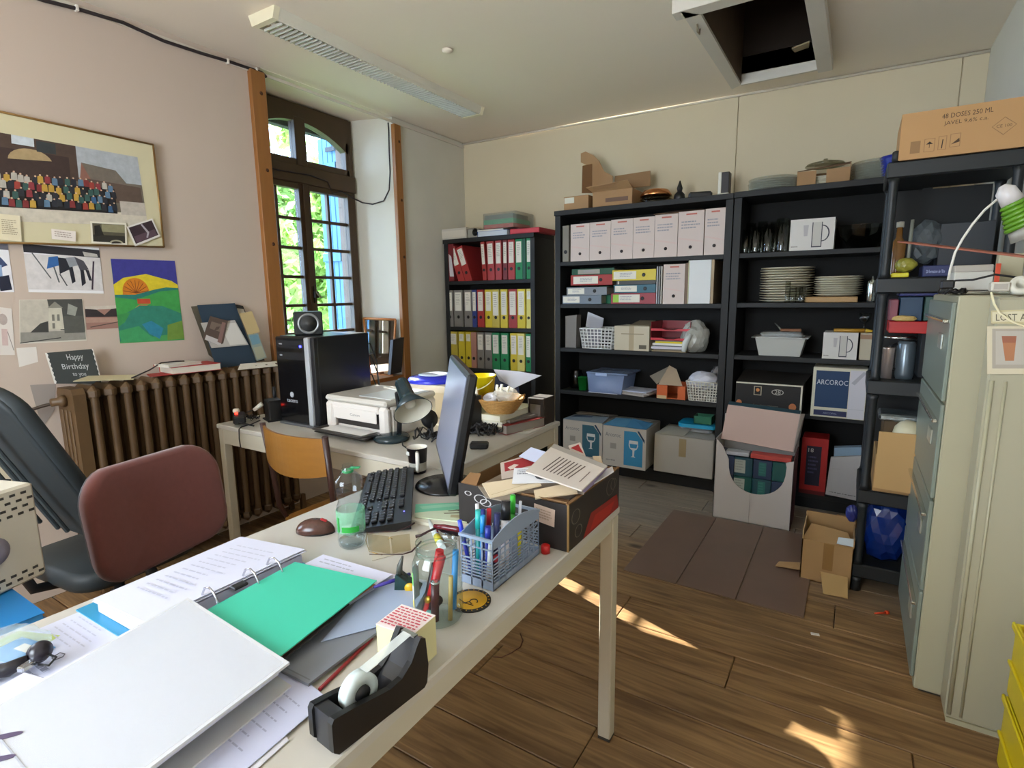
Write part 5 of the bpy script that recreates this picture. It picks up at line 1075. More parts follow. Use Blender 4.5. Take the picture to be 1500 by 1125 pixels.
mb = MB(); mb.bb(x0, x0+.004, YM, YM+.22, z4, z4+.095, orb); mb.bb(x1-.004, x1, YM, YM+.22, z4, z4+.095, orb); mb.bb(x0, x1, YM+.216, YM+.22, z4, z4+.095, orb); mb.bb(x0, x1, YM+.01, YM+.22, z4, z4+.004, orb); part(t, 'shell', mb)
part(t, 'flap', MB().plate([(x0+.01, YM+.0, z4+.097), (x1-.02, YM+.0, z4+.097), (x0+.11, YM+.09, z4+.20), (x0+.05, YM+.12, z4+.22)], .003, M('#b09a80', .8))); part(t, 'flap', MB().plate([(x0-.06, YM+.02, z4+.15), (x0+.0, YM+.0, z4+.097), (x0+.07, YM+.1, z4+.19), (x0+.05, YM+.12, z4+.215)], .003, M('#8a8276', .8)))
basket('plastic_basket', 'white plastic mesh basket filled with paper on the fourth shelf', atY(1005, 565, YM)[0], atY(1055, 565, YM)[0], YM, .22, z4, .135, M('#d6d2c6', .4), nu=11, nv=7)
solo('crumpled_paper', 'crumpled white paper heaped in the right mesh basket', 'paper', crumple((-.86, YM+.11, z4+.13), .085, 5, M('#d6d6e0', .7), sx=(1, .8, .62)))
solo('plastic_bag', 'clear bag behind the crumpled paper in the right mesh basket', 'bag', crumple((-.79, YM+.2, z4+.16), .05, 8, film('#a8a4a4', .5, .2), sx=(.8, .6, 1.1)))

# ---------------- bottom of the middle unit
zb = .102
def glassbox(name, label, c4, depth, top, rz=0):
    pass
def brandbox(label, px0, px1, pyt, pyb, Y, z0, hh, blue, lab2):
    x0 = atY(px0, (pyt+pyb)/2, Y)[0]; x1 = atY(px1, (pyt+pyb)/2, Y)[0]
    t = thing('carton', label, 'box', ((x0+x1)/2, Y+.17, z0), world=True); w = M('#c6bfb4', .7)
    part(t, 'carton_body', MB().bb(x0, x1, Y, Y+.33, z0, z0+hh, w, .003)); c = [(x0, Y-.0006, z0+hh), (x1, Y-.0006, z0+hh), (x1, Y-.0006, z0), (x0, Y-.0006, z0)]
    pan = (.50, .93)
    pl = [(blue, [(pan[0], .08), (.78, .08), (pan[1], .28), (pan[1], .93), (pan[0], .93)]), ('#1f3f5a', [(.80, .06), (.84, .05), (.97, .26), (.97, .34)]), ('#d8dcdc', [(.62, .30), (.82, .30), (.83, .42), (.80, .50), (.745, .54), (.74, .68), (.77, .71), (.66, .71), (.70, .68), (.70, .54), (.64, .50), (.61, .42)]), (blue, [(.63, .38), (.81, .38), (.79, .48), (.65, .48)]), ('#a39c94', R4(.18, .42, .32, .56))] + scrib(.08, .84, .4, .9, 1, '#8f8a88', seed=2)
    part(t, 'front_print', sheetmb(c, '#c9c2b8', pl, .0006)); text(t, 'lettering', 'Arcoroc', c, '#77777c', .06, .16, .10, .36)
    return t, x0, x1
t, x0, x1 = brandbox('left white carton with dark blue wine glass print on the bottom shelf', 825, 882, 619, 690, 3.75, zb, .292, '#37687a', '')
part(t, 'top_flap', MB().plate([(x0, 3.75, zb+.294), (x1, 3.75, zb+.294), (x1-.01, 3.90, zb+.31), (x0+.03, 3.90, zb+.305)], .003, M('#8f9aa2', .7))); part(t, 'top_flap', MB().plate([(x0+.02, 3.93, zb+.31), (x1-.02, 3.93, zb+.315), (x1, 4.06, zb+.296), (x0, 4.06, zb+.296)], .003, M('#b8b0a2', .7)))
c = [(x0+.05, 3.88, zb+.3085), (x0+.2, 3.88, zb+.3105), (x0+.18, 3.78, zb+.3000), (x0+.02, 3.78, zb+.2985)]; part(t, 'flap_print', sheetmb(c, '#4a5a70', [], .0004))
t, x0, x1 = brandbox('right white carton with bright blue wine glass print on the bottom shelf', 883, 946, 625, 692, 3.69, zb, .300, '#3a8fbc', '')
part(t, 'top_flap', MB().plate([(x0, 3.69, zb+.302), (x0+.17, 3.69, zb+.302), (x0+.17, 3.84, zb+.335), (x0+.04, 3.84, zb+.325)], .003, M('#5a93b4', .6))); part(t, 'top_flap', MB().plate([(x1-.17, 3.69, zb+.302), (x1, 3.69, zb+.302), (x1, 3.84, zb+.315), (x1-.15, 3.84, zb+.335)], .003, M('#4f8cb4', .6))); part(t, 'top_flap', MB().plate([(x0+.02, 3.87, zb+.32), (x1-.02, 3.87, zb+.32), (x1, 4.01, zb+.303), (x0, 4.01, zb+.303)], .003, M('#aaa294', .7)))
t = thing('carton', 'plain beige carton sealed with brown tape on the bottom shelf', 'box', (-.94, 3.86, zb), world=True)
x0, x1 = atY(958, 665, 3.73)[0], atY(1044, 665, 3.73)[0]+.005; hh = .272
part(t, 'carton_body', MB().bb(x0, x1, 3.73, 4.08, zb, zb+hh, M('#b3aca0', .75, mot=.06, scale=6), .004)); c = [(x0, 3.7294, zb+hh), (x1, 3.7294, zb+hh), (x1, 3.7294, zb), (x0, 3.7294, zb)]
part(t, 'tape', sheetmb([bil(c, .43, .05), bil(c, .55, .05), bil(c, .55, .52), bil(c, .43, .52)], '#a08c68', [], .0008, .3))
part(t, 'top_flap', MB().plate([(x0, 3.73, zb+hh+.002), (x0+.2, 3.73, zb+hh+.002), (x0+.24, 3.86, zb+hh+.045), (x0+.06, 3.88, zb+hh+.03)], .003, M('#a09a8c', .75))); part(t, 'top_flap', MB().plate([(x1-.2, 3.73, zb+hh+.002), (x1, 3.73, zb+hh+.002), (x1-.01, 3.88, zb+hh+.02), (x1-.2, 3.88, zb+hh+.03)], .003, M('#9c9a92', .75))); part(t, 'packing', MB().box((x1-.15, 3.93, zb+hh+.03), (.22, .2, .05), M('#b8bcc0', .5), bev=.02))
t = thing('tray', 'turquoise blue plastic tray lying on the beige carton', 'tray', (-.87, 3.88, zb+hh+.058), world=True)
part(t, 'dish', MB().prism([(x, y_) for x, y_ in [( -.87+a, 3.88+b_) for a, b_ in rounded(.27, .2, .04)]], zb+hh+.060, zb+hh+.085, M('#1f9ac4', .35)))
t = thing('box', 'small green open box on the turquoise tray', 'box', (-.84, 3.86, zb+hh+.087), world=True); g_ = M('#1f6a4c', .5); x_, y_, z_ = -.84, 3.86, zb+hh+.087
mb = MB(); mb.bb(x_-.06, x_+.06, y_-.05, y_-.046, z_, z_+.055, g_); mb.bb(x_-.06, x_+.06, y_+.046, y_+.05, z_, z_+.055, g_); mb.bb(x_-.06, x_-.056, y_-.05, y_+.05, z_, z_+.055, g_); mb.bb(x_+.056, x_+.06, y_-.05, y_+.05, z_, z_+.055, g_); part(t, 'wall', mb); part(t, 'bottom', MB().bb(x_-.06, x_+.06, y_-.05, y_+.05, z_, z_+.003, M('#2f8a62', .5)))

# ---------------- on top of the middle unit
tz = MT+.001; cb = M('#a07c56', .8, mot=.08, scale=12)
def XM(px, py=290, Y=3.80): return atY(px, py, Y)[0]
t = thing('carton', 'small brown carton with a white label at the left end atop the middle unit', 'box', (-1.85, 3.87, tz), world=True)
part(t, 'carton_body', MB().bb(XM(826), XM(862), 3.80, 3.98, tz, tz+.098, cb, .002)); part(t, 'label', MB().bb(XM(827), XM(841), 3.7985, 3.80, tz+.05, tz+.09, M('#d0ccbc', .7)))
t = thing('carton', 'opened brown carton with a tall raised flap atop the middle unit', 'box', (-1.6, 3.9, tz), world=True)
x0, x1 = XM(868), XM(926)
part(t, 'carton_body', MB().bb(x0, x1, 3.80, 4.02, tz, tz+.11, cb, .002)); part(t, 'stamp', MB().bb(x0+.1, x1-.03, 3.7985, 3.80, tz+.03, tz+.058, M('#6a5040', .7)))
part(t, 'front_flap', MB().plate([(x0, 3.80, tz+.112), (x1, 3.80, tz+.112), (x1-.01, 3.73, tz+.152), (x0-.02, 3.73, tz+.135)], .004, M('#a8845e', .8)))
def PQ(px, py, Y=3.95): return atY(px, py, Y)
part(t, 'raised_flap', MB().plate([PQ(868, 283), PQ(897, 279), PQ(898, 258), PQ(885, 251), PQ(878, 236), PQ(870, 228), PQ(858, 222), PQ(851, 225), PQ(851, 238), PQ(862, 243), PQ(867, 250)], .004, cb))
part(t, 'side_flap', MB().plate([PQ(852, 283, 3.86), PQ(867, 283, 3.94), PQ(867, 240, 3.94), PQ(853, 243, 3.86)], .004, M('#8a6644', .8)))
part(t, 'back_flap', MB().plate([PQ(900, 279, 4.0), PQ(953, 272, 4.0), PQ(953, 250, 4.0), PQ(901, 258, 4.0)], .004, M('#8f6e4a', .8)))
def bowlstack(name, label, c, r, n, dz, mat, foil=None, cat='bowl'):
    t = thing(name, label, cat, c, 0)
    for i in range(n): part(t, 'bowl', cached((name+'_bowl', r), lambda: MB().shell([(0, .0), (r*.55, 0), (r*.9, .02), (r, .035), (r*1.03, .036), (r*.88, .016), (r*.5, .004), (0, .004)], (0, 0, 0), mat, 28))).location = (0, 0, i*dz)
    return t
solo('foil_bowl', 'copper coloured foil bowl stacked upside down atop the middle unit', 'bowl', MB().lathe([(.105, .0), (.11, .004), (.10, .02), (.085, .04), (.05, .048), (0, .05)], (XM(952), 3.93, tz+.055), M('#c08050', .22, .9, bump=.5, scale=40), 26))
for i in range(3): solo('glass_dish', ['lowest clear glass dish under the copper foil bowl', 'middle clear glass dish under the copper foil bowl', 'upper clear glass dish just below the copper foil bowl'][i], 'dish', MB().shell([(0, 0), (.07, 0), (.105, .014), (.112, .016), (.07, .004), (0, .003)], (XM(952), 3.93, tz+.001+.017*i), glass('#d8d4c8', .06, .85, 'b', 1.5), 26))
solo('cable_reel', 'black coiled gadget with a pointed tip right of the copper bowl', 'gadget', MB().lathe([(.03, 0), (.04, .02), (.035, .05), (.015, .07), (.02, .09), (.004, .14), (0, .142)], (XM(988), 3.92, tz), M('#15171a', .4), 14))
solo('power_adapter', 'black flat adapter lying atop the middle unit near its right end', 'adapter', MB().box((XM(1020, 284), 3.9, tz+.024), (.15, .09, .045), M('#18181a', .4), rz=.3, bev=.012))
t = thing('small_box', 'small white carton with black side standing upright atop the middle unit', 'box', (XM(1055), 3.9, tz), world=True); x0, x1 = XM(1048), XM(1064)
part(t, 'body', MB().bb(x0+.02, x1, 3.86, 3.93, tz, tz+.15, M('#1c1416', .5), .002)); part(t, 'white_side', MB().bb(x0, x0+.02, 3.857, 3.93, tz, tz+.152, M('#d8d4c6', .6), .002)); part(t, 'foot', MB().bb(x0-.002, x1+.002, 3.855, 3.932, tz, tz+.02, M('#c8c4b4', .6), .002))

# ================================================================ RIGHT UNIT
# top: glass plates, cardboard tray, clear stack
NTH = ORD + ['thirteenth', 'fourteenth']
def plates(name, label, c, r, n, dz, mat, group, th=.006, cat='plate'):
    me = cached((name+'_plate', r), lambda: MB().shell([(0, 0), (r*.6, 0), (r*.72, .004), (r, th+.006), (r*1.0, th+.009), (r*.7, .009), (r*.6, .004), (0, .004)], (0, 0, 0), mat, 30))
    for i in range(n):
        o = bpy.data.objects.new(name, me); COL.objects.link(o); o.location = (c[0]+.002*((i*5) % 3-1), c[1]+.002*((i*7) % 3-1), c[2]+i*dz)
        pos = 'bottom' if i == 0 else 'topmost' if i == n-1 else f'{NTH[i]} from the bottom'
        tag(o, f'{label}, {pos}', cat, group)
cgl = film('#b4b8aa', .42, .08)
def XRt(px, py=265, Y=3.85): return atY(px, py, Y)[0]
plates('glass_plate', 'clear glass plate, left stack atop the right unit', (XRt(1132), 3.92, RT+.001), .15, 6, .0125, cgl, 'glass plates atop the right unit')
t = thing('cardboard_tray', 'low brown cardboard tray with cut front atop the right unit', 'tray', (XRt(1207), 3.93, RT+.001), world=True)
x0, x1 = XRt(1168), XRt(1245); zt = RT+.001
part(t, 'base', MB().bb(x0, x1, 3.82, 4.08, zt, zt+.004, cb)); part(t, 'front_wall', MB().bb(x0, x0+.10, 3.82, 3.824, zt, zt+.085, cb)); part(t, 'front_wall', MB().bb(x1-.12, x1, 3.82, 3.824, zt, zt+.085, cb)); part(t, 'side_wall', MB().bb(x0, x0+.004, 3.82, 4.08, zt, zt+.09, cb)); part(t, 'side_wall', MB().bb(x1-.004, x1, 3.82, 4.08, zt, zt+.11, cb)); part(t, 'back_wall', MB().bb(x0, x1, 4.076, 4.08, zt, zt+.11, M('#7a5a3a', .8)))
part(t, 'flap', MB().plate([(x0, 3.82, zt+.087), (x1, 3.82, zt+.10), (x1, 3.90, zt+.125), (x0, 3.90, zt+.10)], .003, M('#6a4c30', .8)))
plates('white_plate', 'white plate inside the brown cardboard tray', ((x0+x1)/2, 3.95, zt+.006), .10, 4, .012, M('#cfc9b4', .3), 'white plates in the cardboard tray')
solo('glass_cover', 'clear glass cover with knob resting over the cardboard tray', 'cover', MB().lathe([(.11, .0), (.10, .012), (.05, .024), (.012, .028), (.012, .04), (0, .042)], ((x0+x1)/2, 3.95, zt+.128), glass('#d8d8cc', .05, .8, 'b', 1.45), 24))
plates('glass_plate', 'clear glass plate stacked by the blue tub', (XRt(1285, 250), 3.96, RT+.001), .13, 8, .0145, cgl, 'glass plates by the blue tub')
solo('blue_tub', 'round dark blue plastic tub behind the rack corner', 'tub', MB().shell([(0, 0), (.07, 0), (.085, .10), (.09, .12), (.088, .12), (.066, .004), (0, .004)], (.155, 3.55, RT+.0), M('#1c2a8c', .35), 24))
bt_ = [o for o in COL.objects if o.name.startswith('blue_tub')][0]; bt_.location = (.14, 3.88, RT+.001)

# row 0: glasses, mug carton, bowl
YR = MY+.012
def XG(px, py=340, Y=3.84): return atY(px, py, Y)[0]
gcl = glass('#eef0ec', .03, .97, 'tumbler', 1.6)
def gl_mesh(r, h, handle=False):
    mb = MB(); mb.shell([(0, .0), (r*.85, 0), (r*.9, .01), (r, h), (r*.94, h), (r*.8, .014), (0, .012)], (0, 0, 0), gcl, 18)
    if handle: mb.tube([(r, 0, h*.8), (r+.03, 0, h*.75), (r+.033, 0, h*.4), (r*.95, 0, h*.25)], .006, gcl, 6)
    return mb
spots = [(1093, 3.86, .030, .15), (1099, 3.98, .034, .20), (1108, 3.84, .034, .16), (1117, 3.92, .030, .20), (1126, 3.84, .036, .17), (1136, 3.90, .032, .19), (1146, 3.84, .034, .20), (1152, 3.95, .033, .19)]
for i, (px, Y, r, h) in enumerate(spots):
    o = bpy.data.objects.new('drinking_glass', cached(('drinking_glass', r, h), lambda: gl_mesh(r, h))); COL.objects.link(o); o.location = (XG(px, 340, Y), Y, RZ[0]+.001)
    tag(o, f'clear tall drinking glass, {ORD[i]} from the left on the top shelf of the right unit', 'glass', 'drinking glasses on the top shelf of the right unit')
def mugbox(label, px0, px1, pyt, pyb, zb, Y, mugx=.62, small=True):
    a, b_, z0_, z1_ = slot(px0, px1, pyt, pyb, Y); h = z1_-z0_
    t = thing('carton', label, 'box', ((a+b_)/2, Y+.1, zb), world=True); part(t, 'carton_body', MB().bb(a, b_, Y, Y+.2, zb, zb+h, M('#cdc8c0', .7), .003))
    c = [(a, Y-.0006, zb+h), (b_, Y-.0006, zb+h), (b_, Y-.0006, zb), (a, Y-.0006, zb)]
    u0, u1 = mugx-.12, mugx+.11
    pl = [('#3c3c46', R4(u0, .12, u1, .92)), ('#c2bdb4', R4(u0+.02, .12, u1-.02, .88))] 
    for k in range(8):
        a0 = math.radians(-90+180*k/8); a1 = math.radians(-90+180*(k+1)/8); q0 = (u1+.15*math.cos(a0), .48+.25*math.sin(a0)); q1 = (u1+.15*math.cos(a1), .48+.25*math.sin(a1)); pl.append(('#3c3c46', seg(*q0, *q1, .03)))
    pl += [('#b5afae', [(.3, .2), (.42, .2), (.4, .55), (.32, .55)])] + scrib(.04, .86, .2, .93, 1, '#8a847c')
    part(t, 'front_print', sheetmb(c, '#d2cdc6', pl, .0006)); return t, a, b_, h
mugbox('white carton with a glass mug drawing beside the drinking glasses', 1158, 1223, 311, 357, RZ[0]+.001, YR)
solo('glass_bowl', 'large round clear glass bowl at right of the mug carton', 'bowl', MB().shell([(0, 0), (.05, 0), (.07, .01), (.125, .085), (.135, .13), (.14, .135), (.13, .13), (.118, .085), (.06, .014), (0, .008)], (XG(1266, 340, 3.93), 3.93, RZ[0]+.001), glass('#e0e4de', .05, .94, 'bw', 1.6), 30))
# row 1
wp = M('#c4bda6', .35)
plates('dinner_plate', 'cream dinner plate in the tall stack', (XG(1152, 415, 3.95), 3.95, RZ[1]+.001), .155, 14, .0155, wp, 'dinner plates in the tall stack')
t = thing('wooden_board', 'light wooden board lying under the smaller plate stack', 'board', (XG(1217, 433, 3.88), 3.9, RZ[1]+.001), world=True); x0, x1 = XG(1179, 433, 3.80), XG(1257, 433, 3.80); part(t, 'board', MB().bb(x0, x1, 3.80, 4.0, RZ[1]+.001, RZ[1]+.034, M('#b08a5a', .6, mot=.12), .004))
plates('side_plate', 'cream side plate stacked on the wooden board', (XG(1228, 415, 3.92), 3.92, RZ[1]+.036), .13, 9, .013, wp, 'side plates on the wooden board')
for i, px in enumerate((1154, 1162, 1171, 1176)):
    r, h = (.016, .13) if i == 0 else (.022, .095); Y = 3.795 if i != 2 else 3.83
    o = bpy.data.objects.new('shot_glass', cached(('shot_glass', r, h), lambda: gl_mesh(r, h))); COL.objects.link(o); o.location = (XG(px, 425, Y), Y, RZ[1]+.001)
    tag(o, f'small clear glass before the plate stacks, {ORD[i]} from the left', 'glass', 'small glasses before the plates')
solo('metal_cup', 'shiny metal beaker at the right end of the second shelf', 'cup', MB().lathe([(.018, 0), (.022, .01), (.024, .10), (.02, .12), (.008, .13), (0, .15)], (XG(1277, 425, 3.80), 3.80, RZ[1]+.001), M('#c8d0cc', .15, .9), 16))
# row 2
t = thing('plastic_tub', 'white rectangular plastic tub with wide rim on the third shelf', 'tub', (XG(1142, 505), 3.9, RZ[2]+.001), world=True)
x0, x1 = XG(1106, 510, 3.80), XG(1178, 510, 3.80); zt = RZ[2]+.001; wt = M('#b9b9b2', .35)
mb = MB(); 
T_ = [(x0, 3.80), (x1, 3.80), (x1, 4.02), (x0, 4.02)]; B_ = [(x0+.025, 3.82), (x1-.025, 3.82), (x1-.025, 4.0), (x0+.025, 4.0)]
for i in range(4): j = (i+1) % 4; mb.plate([(*B_[i], zt), (*B_[j], zt), (*T_[j], zt+.115), (*T_[i], zt+.115)], .003, wt)
part(t, 'wall', mb); part(t, 'bottom', MB().bb(x0+.025, x1-.025, 3.82, 4.0, zt, zt+.003, wt)); mb = MB()
mb.bb(x0-.025, x1+.012, 3.785, 3.805, zt+.112, zt+.120, wt, .002); mb.bb(x0-.025, x0+.005, 3.785, 4.03, zt+.112, zt+.12, wt, .002); mb.bb(x1-.01, x1+.02, 3.785, 4.03, zt+.112, zt+.12, wt, .002); mb.bb(x0-.025, x1+.02, 4.015, 4.03, zt+.112, zt+.12, wt, .002)
part(t, 'rim', mb)
solo('food_container', 'second clear container nested in the white tub', 'container', MB().bb(x0+.02, x1-.02, 3.83, 3.99, zt+.06, zt+.15, film('#a8aaa6', .45, .2), .01))
solo('brown_packet', 'small brown packet lying in the white tub', 'packet', MB().box(((x0+x1)/2+.05, 3.9, zt+.16), (.12, .06, .016), M('#8a5c3c', .6), rz=.1, bev=.003))
solo('spoon', 'metal spoon handle sticking up from the white tub', 'spoon', MB().tube([((x0+x1)/2, 3.92, zt+.152), ((x0+x1)/2-.05, 3.95, zt+.20)], [.007, .003], M('#9a9a90', .3, .8), 6))
t, a, b_, h = mugbox('cream carton with a glass mug drawing on the third shelf', 1206, 1257, 477, 516, RZ[2]+.001, YR, .60)
t = thing('carton', 'second cream carton partly hidden by the rack post', 'box', (XG(1270, 500, 3.80), 3.88, RZ[2]+.001), world=True); x0, x1 = XG(1260, 500, 3.79), XG(1286, 500, 3.79); part(t, 'carton_body', MB().bb(x0, x1, 3.79, 3.98, RZ[2]+.001, RZ[2]+.001+h, M('#b8ad96', .7), .003)); part(t, 'band', MB().bb(x0, x1, 3.7885, 3.79, RZ[2]+h*.78, RZ[2]+h*.95, M('#9a7a60', .7)))
t = thing('knife', 'yellow handled implement lying on the mug carton', 'knife', (XG(1250, 470), 3.83, RZ[2]+h+.004), world=True); zk = RZ[2]+h+.012
part(t, 'handle', MB().tube([(a+.05, 3.84, zk), (XG(1268, 470, 3.83), 3.83, zk)], [.010, .012], M('#b88a2c', .4), 8)); part(t, 'tip', MB().tube([(XG(1269, 470, 3.83), 3.83, zk), (XG(1284, 470, 3.83), 3.83, zk)], [.012, .003], M('#c8a02c', .35), 8))
solo('wine_glass', 'small stemmed glass behind the yellow handled implement', 'glass', MB().shell([(.03, 0), (.004, .004), (.004, .045), (.03, .07), (.032, .11), (.029, .11)], (XG(1268, 455, 3.90), 3.90, RZ[2]+h+.003), gcl, 16))
# row 3
zr = RZ[3]+.001
t = thing('carton', 'long black carton with white edges and orange dots on the fourth shelf', 'box', (-.5, 3.86, zr), world=True)
x0, x1 = XG(1078, 570, 3.775), XG(1176, 570, 3.775); h = .175; Y = 3.775
part(t, 'carton_body', MB().bb(x0, x1, Y, Y+.22, zr, zr+h, M('#1d1b1b', .4), .002)); c = [(x0, Y-.0006, zr+h), (x1, Y-.0006, zr+h), (x1, Y-.0006, zr), (x0, Y-.0006, zr)]
part(t, 'front_print', sheetmb(c, '#d8d2c0', [('#201c1b', R4(0, .05, .975, .93)), ('#c87a4c', circ(.06, .78, .045, 2.4, 14)), ('#c87a4c', circ(.87, .80, .055, 2.4, 14)), ('#a89c86', R4(.28, .12, .40, .46)), ('#201c1b', R4(.295, .15, .385, .43)), ('#d08a50', circ(.34, .26, .03, 2.2, 10)), ('#a8a49c', circ(.64, .30, .09, 1.2, 20)), ('#201c1b', circ(.64, .30, .078, 1.1, 20))], .0006))
text(t, 'lettering', '28', c, '#b0aca4', .595, .22, .15, .09); text(t, 'lettering', 'Terre Douce Mignonne', c, '#8a857c', .28, .80, .055, .38)
part(t, 'lid_flap', MB().plate([(x0, Y+.005, zr+h+.001), (x1, Y+.005, zr+h+.001), (x1+.03, Y+.2, zr+h+.045), (x0+.02, Y+.2, zr+h+.06)], .003, M('#2c2926', .5)))
t = thing('carton', 'square navy blue and white carton reading ARCOROC on the fourth shelf', 'box', (-.1, 3.86, zr), world=True); del t['label']; t['label'] = 'square navy blue and white glassware carton on the fourth shelf'
x0, x1 = XG(1190, 565, 3.74), XG(1270, 565, 3.74); Y = 3.74; h = .30
part(t, 'carton_body', MB().bb(x0, x1, Y, Y+.25, zr, zr+h, M('#c4bda8', .7), .003)); c = [(x0, Y-.0006, zr+h), (x1, Y-.0006, zr+h), (x1, Y-.0006, zr), (x0, Y-.0006, zr)]
part(t, 'front_print', sheetmb(c, '#cdc7b0', [('#1f3a5c', R4(.06, .06, .68, .80)), ('#2b2f55', R4(.06, .86, .68, .97)), ('#cbc7cc', R4(.69, .03, .99, .99)), ('#aba8ae', [(.72, .28), (.92, .05), (.99, .06), (.78, .32)]), ('#b8b4b8', R4(.70, .80, .98, .81))], .0006)); text(t, 'lettering', 'ARCOROC', c, '#c9ccd4', .08, .24, .10, .58); text(t, 'lettering', 'ARCOPAL', c, '#8a90a8', .24, .90, .035, .26)
# floor level of the right unit
zq = .102
t = thing('carton', 'tall red carton with a dark lettered panel at the bottom of the right unit', 'box', (-.16, 3.80, zq), world=True)
x0, x1 = XG(1173, 675, 3.76), XG(1212, 675, 3.76); Y = 3.76; h = .36
part(t, 'carton_body', MB().bb(x0, x1, Y, Y+.17, zq, zq+h, M('#a81e1c', .4), .006)); c = [(x0, Y-.0006, zq+h), (x1, Y-.0006, zq+h), (x1, Y-.0006, zq), (x0, Y-.0006, zq)]
part(t, 'front_print', sheetmb(c, '#b0241f', [('#1f1a2c', R4(.2, .14, .76, .84)), ('#6a1618', R4(.0, .93, 1, 1))], .0006)); text(t, 'lettering', '18', c, '#c8c4c0', .26, .18, .07, .2)
part(t, 'small_print', sheetmb([bil(c, .26, .3), bil(c, .7, .3), bil(c, .7, .7), bil(c, .26, .7)], '#1f1a2c', scrib(.05, .05, .9, .9, 5, '#4a4464', seed=5), .0016))
t = thing('carrier_bag', 'white paper packet holding glasses at the bottom of the right unit', 'bag', (.0, 3.75, .11), world=True)
cs = [atY(1217, 670, 3.70), atY(1262, 668, 3.70), atY(1262, 735, 3.68), atY(1209, 724, 3.68)]
part(t, 'sheet', sheetmb(cs, '#b4b0b0', scrib(.08, .90, .9, .94, 1, '#6a6868', seed=8)+[('#a8a4a4', R4(.1, .3, .8, .31))], .03))
cs = [atY(1222, 656, 3.74), atY(1262, 655, 3.74), atY(1262, 672, 3.74), atY(1221, 674, 3.74)]
solo('glass_pack', 'clear glasses with a blue glint standing behind the white packet', 'glass', sheetmb(cs, film('#a8c4dc', .6, .1), [], .05), None)
# white display carton on the floor
Y = 3.345; x0, x1 = -.655, -.228
t = thing('display_carton', 'white floor display carton with scooped front full of teal packets', 'box', ((x0+x1)/2, 3.45, 0), world=True)
wc_ = M('#c9c2bd', .7); dz = .37; ztop = .455
N = 18; poly = [(x0, 0), (x1, 0), (x1, .415), (x1-.045, .40)]
for k in range(N+1):
    a = PI*k/N; poly.append(((x0+x1)/2 + .02 + .155*math.cos(a), .375 - .19*(math.sin(a))**.75))
poly += [(x0+.04, .455), (x0, .495)]
part(t, 'front_wall', MB().prism(poly, Y, Y+.004, wc_, 'y')); part(t, 'seam', MB().bb(-.4495, -.448, Y-.0006, Y, .002, .185, M('#8f8882', .8)))
part(t, 'side_wall', MB().bb(x0, x0+.004, Y, Y+.25, 0, .495, wc_)); part(t, 'side_wall', MB().bb(x1-.004, x1, Y, Y+.25, 0, .44, M('#6a3a3c', .7))); part(t, 'back_wall', MB().bb(x0, x1, Y+.246, Y+.25, 0, .60, wc_)); part(t, 'bottom', MB().bb(x0, x1, Y, Y+.25, 0.0, .003, wc_))
part(t, 'back_board', MB().plate([(x0+.01, Y+.10, .47), (x1-.02, Y+.10, .44), (x1-.005, Y+.22, .645), (x0+.02, Y+.22, .665)], .004, M('#c4a89c', .7)))
part(t, 'top_strip', MB().plate([(x0+.02, Y+.215, .665), (x1-.005, Y+.215, .645), (x1-.005, Y+.255, .655), (x0+.02, Y+.255, .675)], .004, M('#2b4a55', .6))); part(t, 'side_flap', MB().plate([(x1-.02, Y+.10, .44), (x1+.0, Y+.24, .50), (x1+.015, Y+.24, .645), (x1-.005, Y+.22, .645)], .004, M('#a39890', .7)))
tl = ['#1f3350', '#16504e', '#14504a', '#1a4652']
k = 0
for r in range(3):
    for q_ in range(4):
        xa = x0+.008+.1025*q_; zc_ = .05+.115*r
        t2 = thing('tea_packet', ['bottom', 'middle', 'top'][r]+' row teal packet in the white display carton, '+ORD[q_]+' from left', 'packet', (xa+.05, Y+.1, zc_), world=True, group='packets in the display carton'); 
        part(t2, 'packet', MB().bb(xa, xa+.10, Y+.008, Y+.2, zc_, zc_+.112, M(tl[(q_+r) % 4] if q_ else '#1c2f50', .35), .003))
        if q_ in (1, 2) and r < 3:
            part(t2, 'label', sheetmb([(xa+(.0 if q_ == 1 else .03), Y+.0075, zc_+.1), (xa+(.06 if q_ == 1 else .07), Y+.0075, zc_+.1), (xa+(.06 if q_ == 1 else .07), Y+.0075, zc_+.02), (xa+(.0 if q_ == 1 else .03), Y+.0075, zc_+.02)], '#a8ada4' if q_ == 1 else '#2a6a64', scrib(.1, .1, .9, .9, 4, '#8a908a' if q_ == 1 else '#3c7a74', seed=k), .0005))
        k += 1
solo('red_packet', 'red flat packet lying on the teal packets of the display carton', 'packet', MB().bb(-.46, -.245, Y+.01, Y+.09, .398, .424, M('#b8443c', .5), .003)); solo('white_packet', 'white flat packet lying left on the teal packets', 'packet', MB().bb(-.60, -.47, Y+.02, Y+.09, .398, .42, M('#b8bcc4', .5), .003))

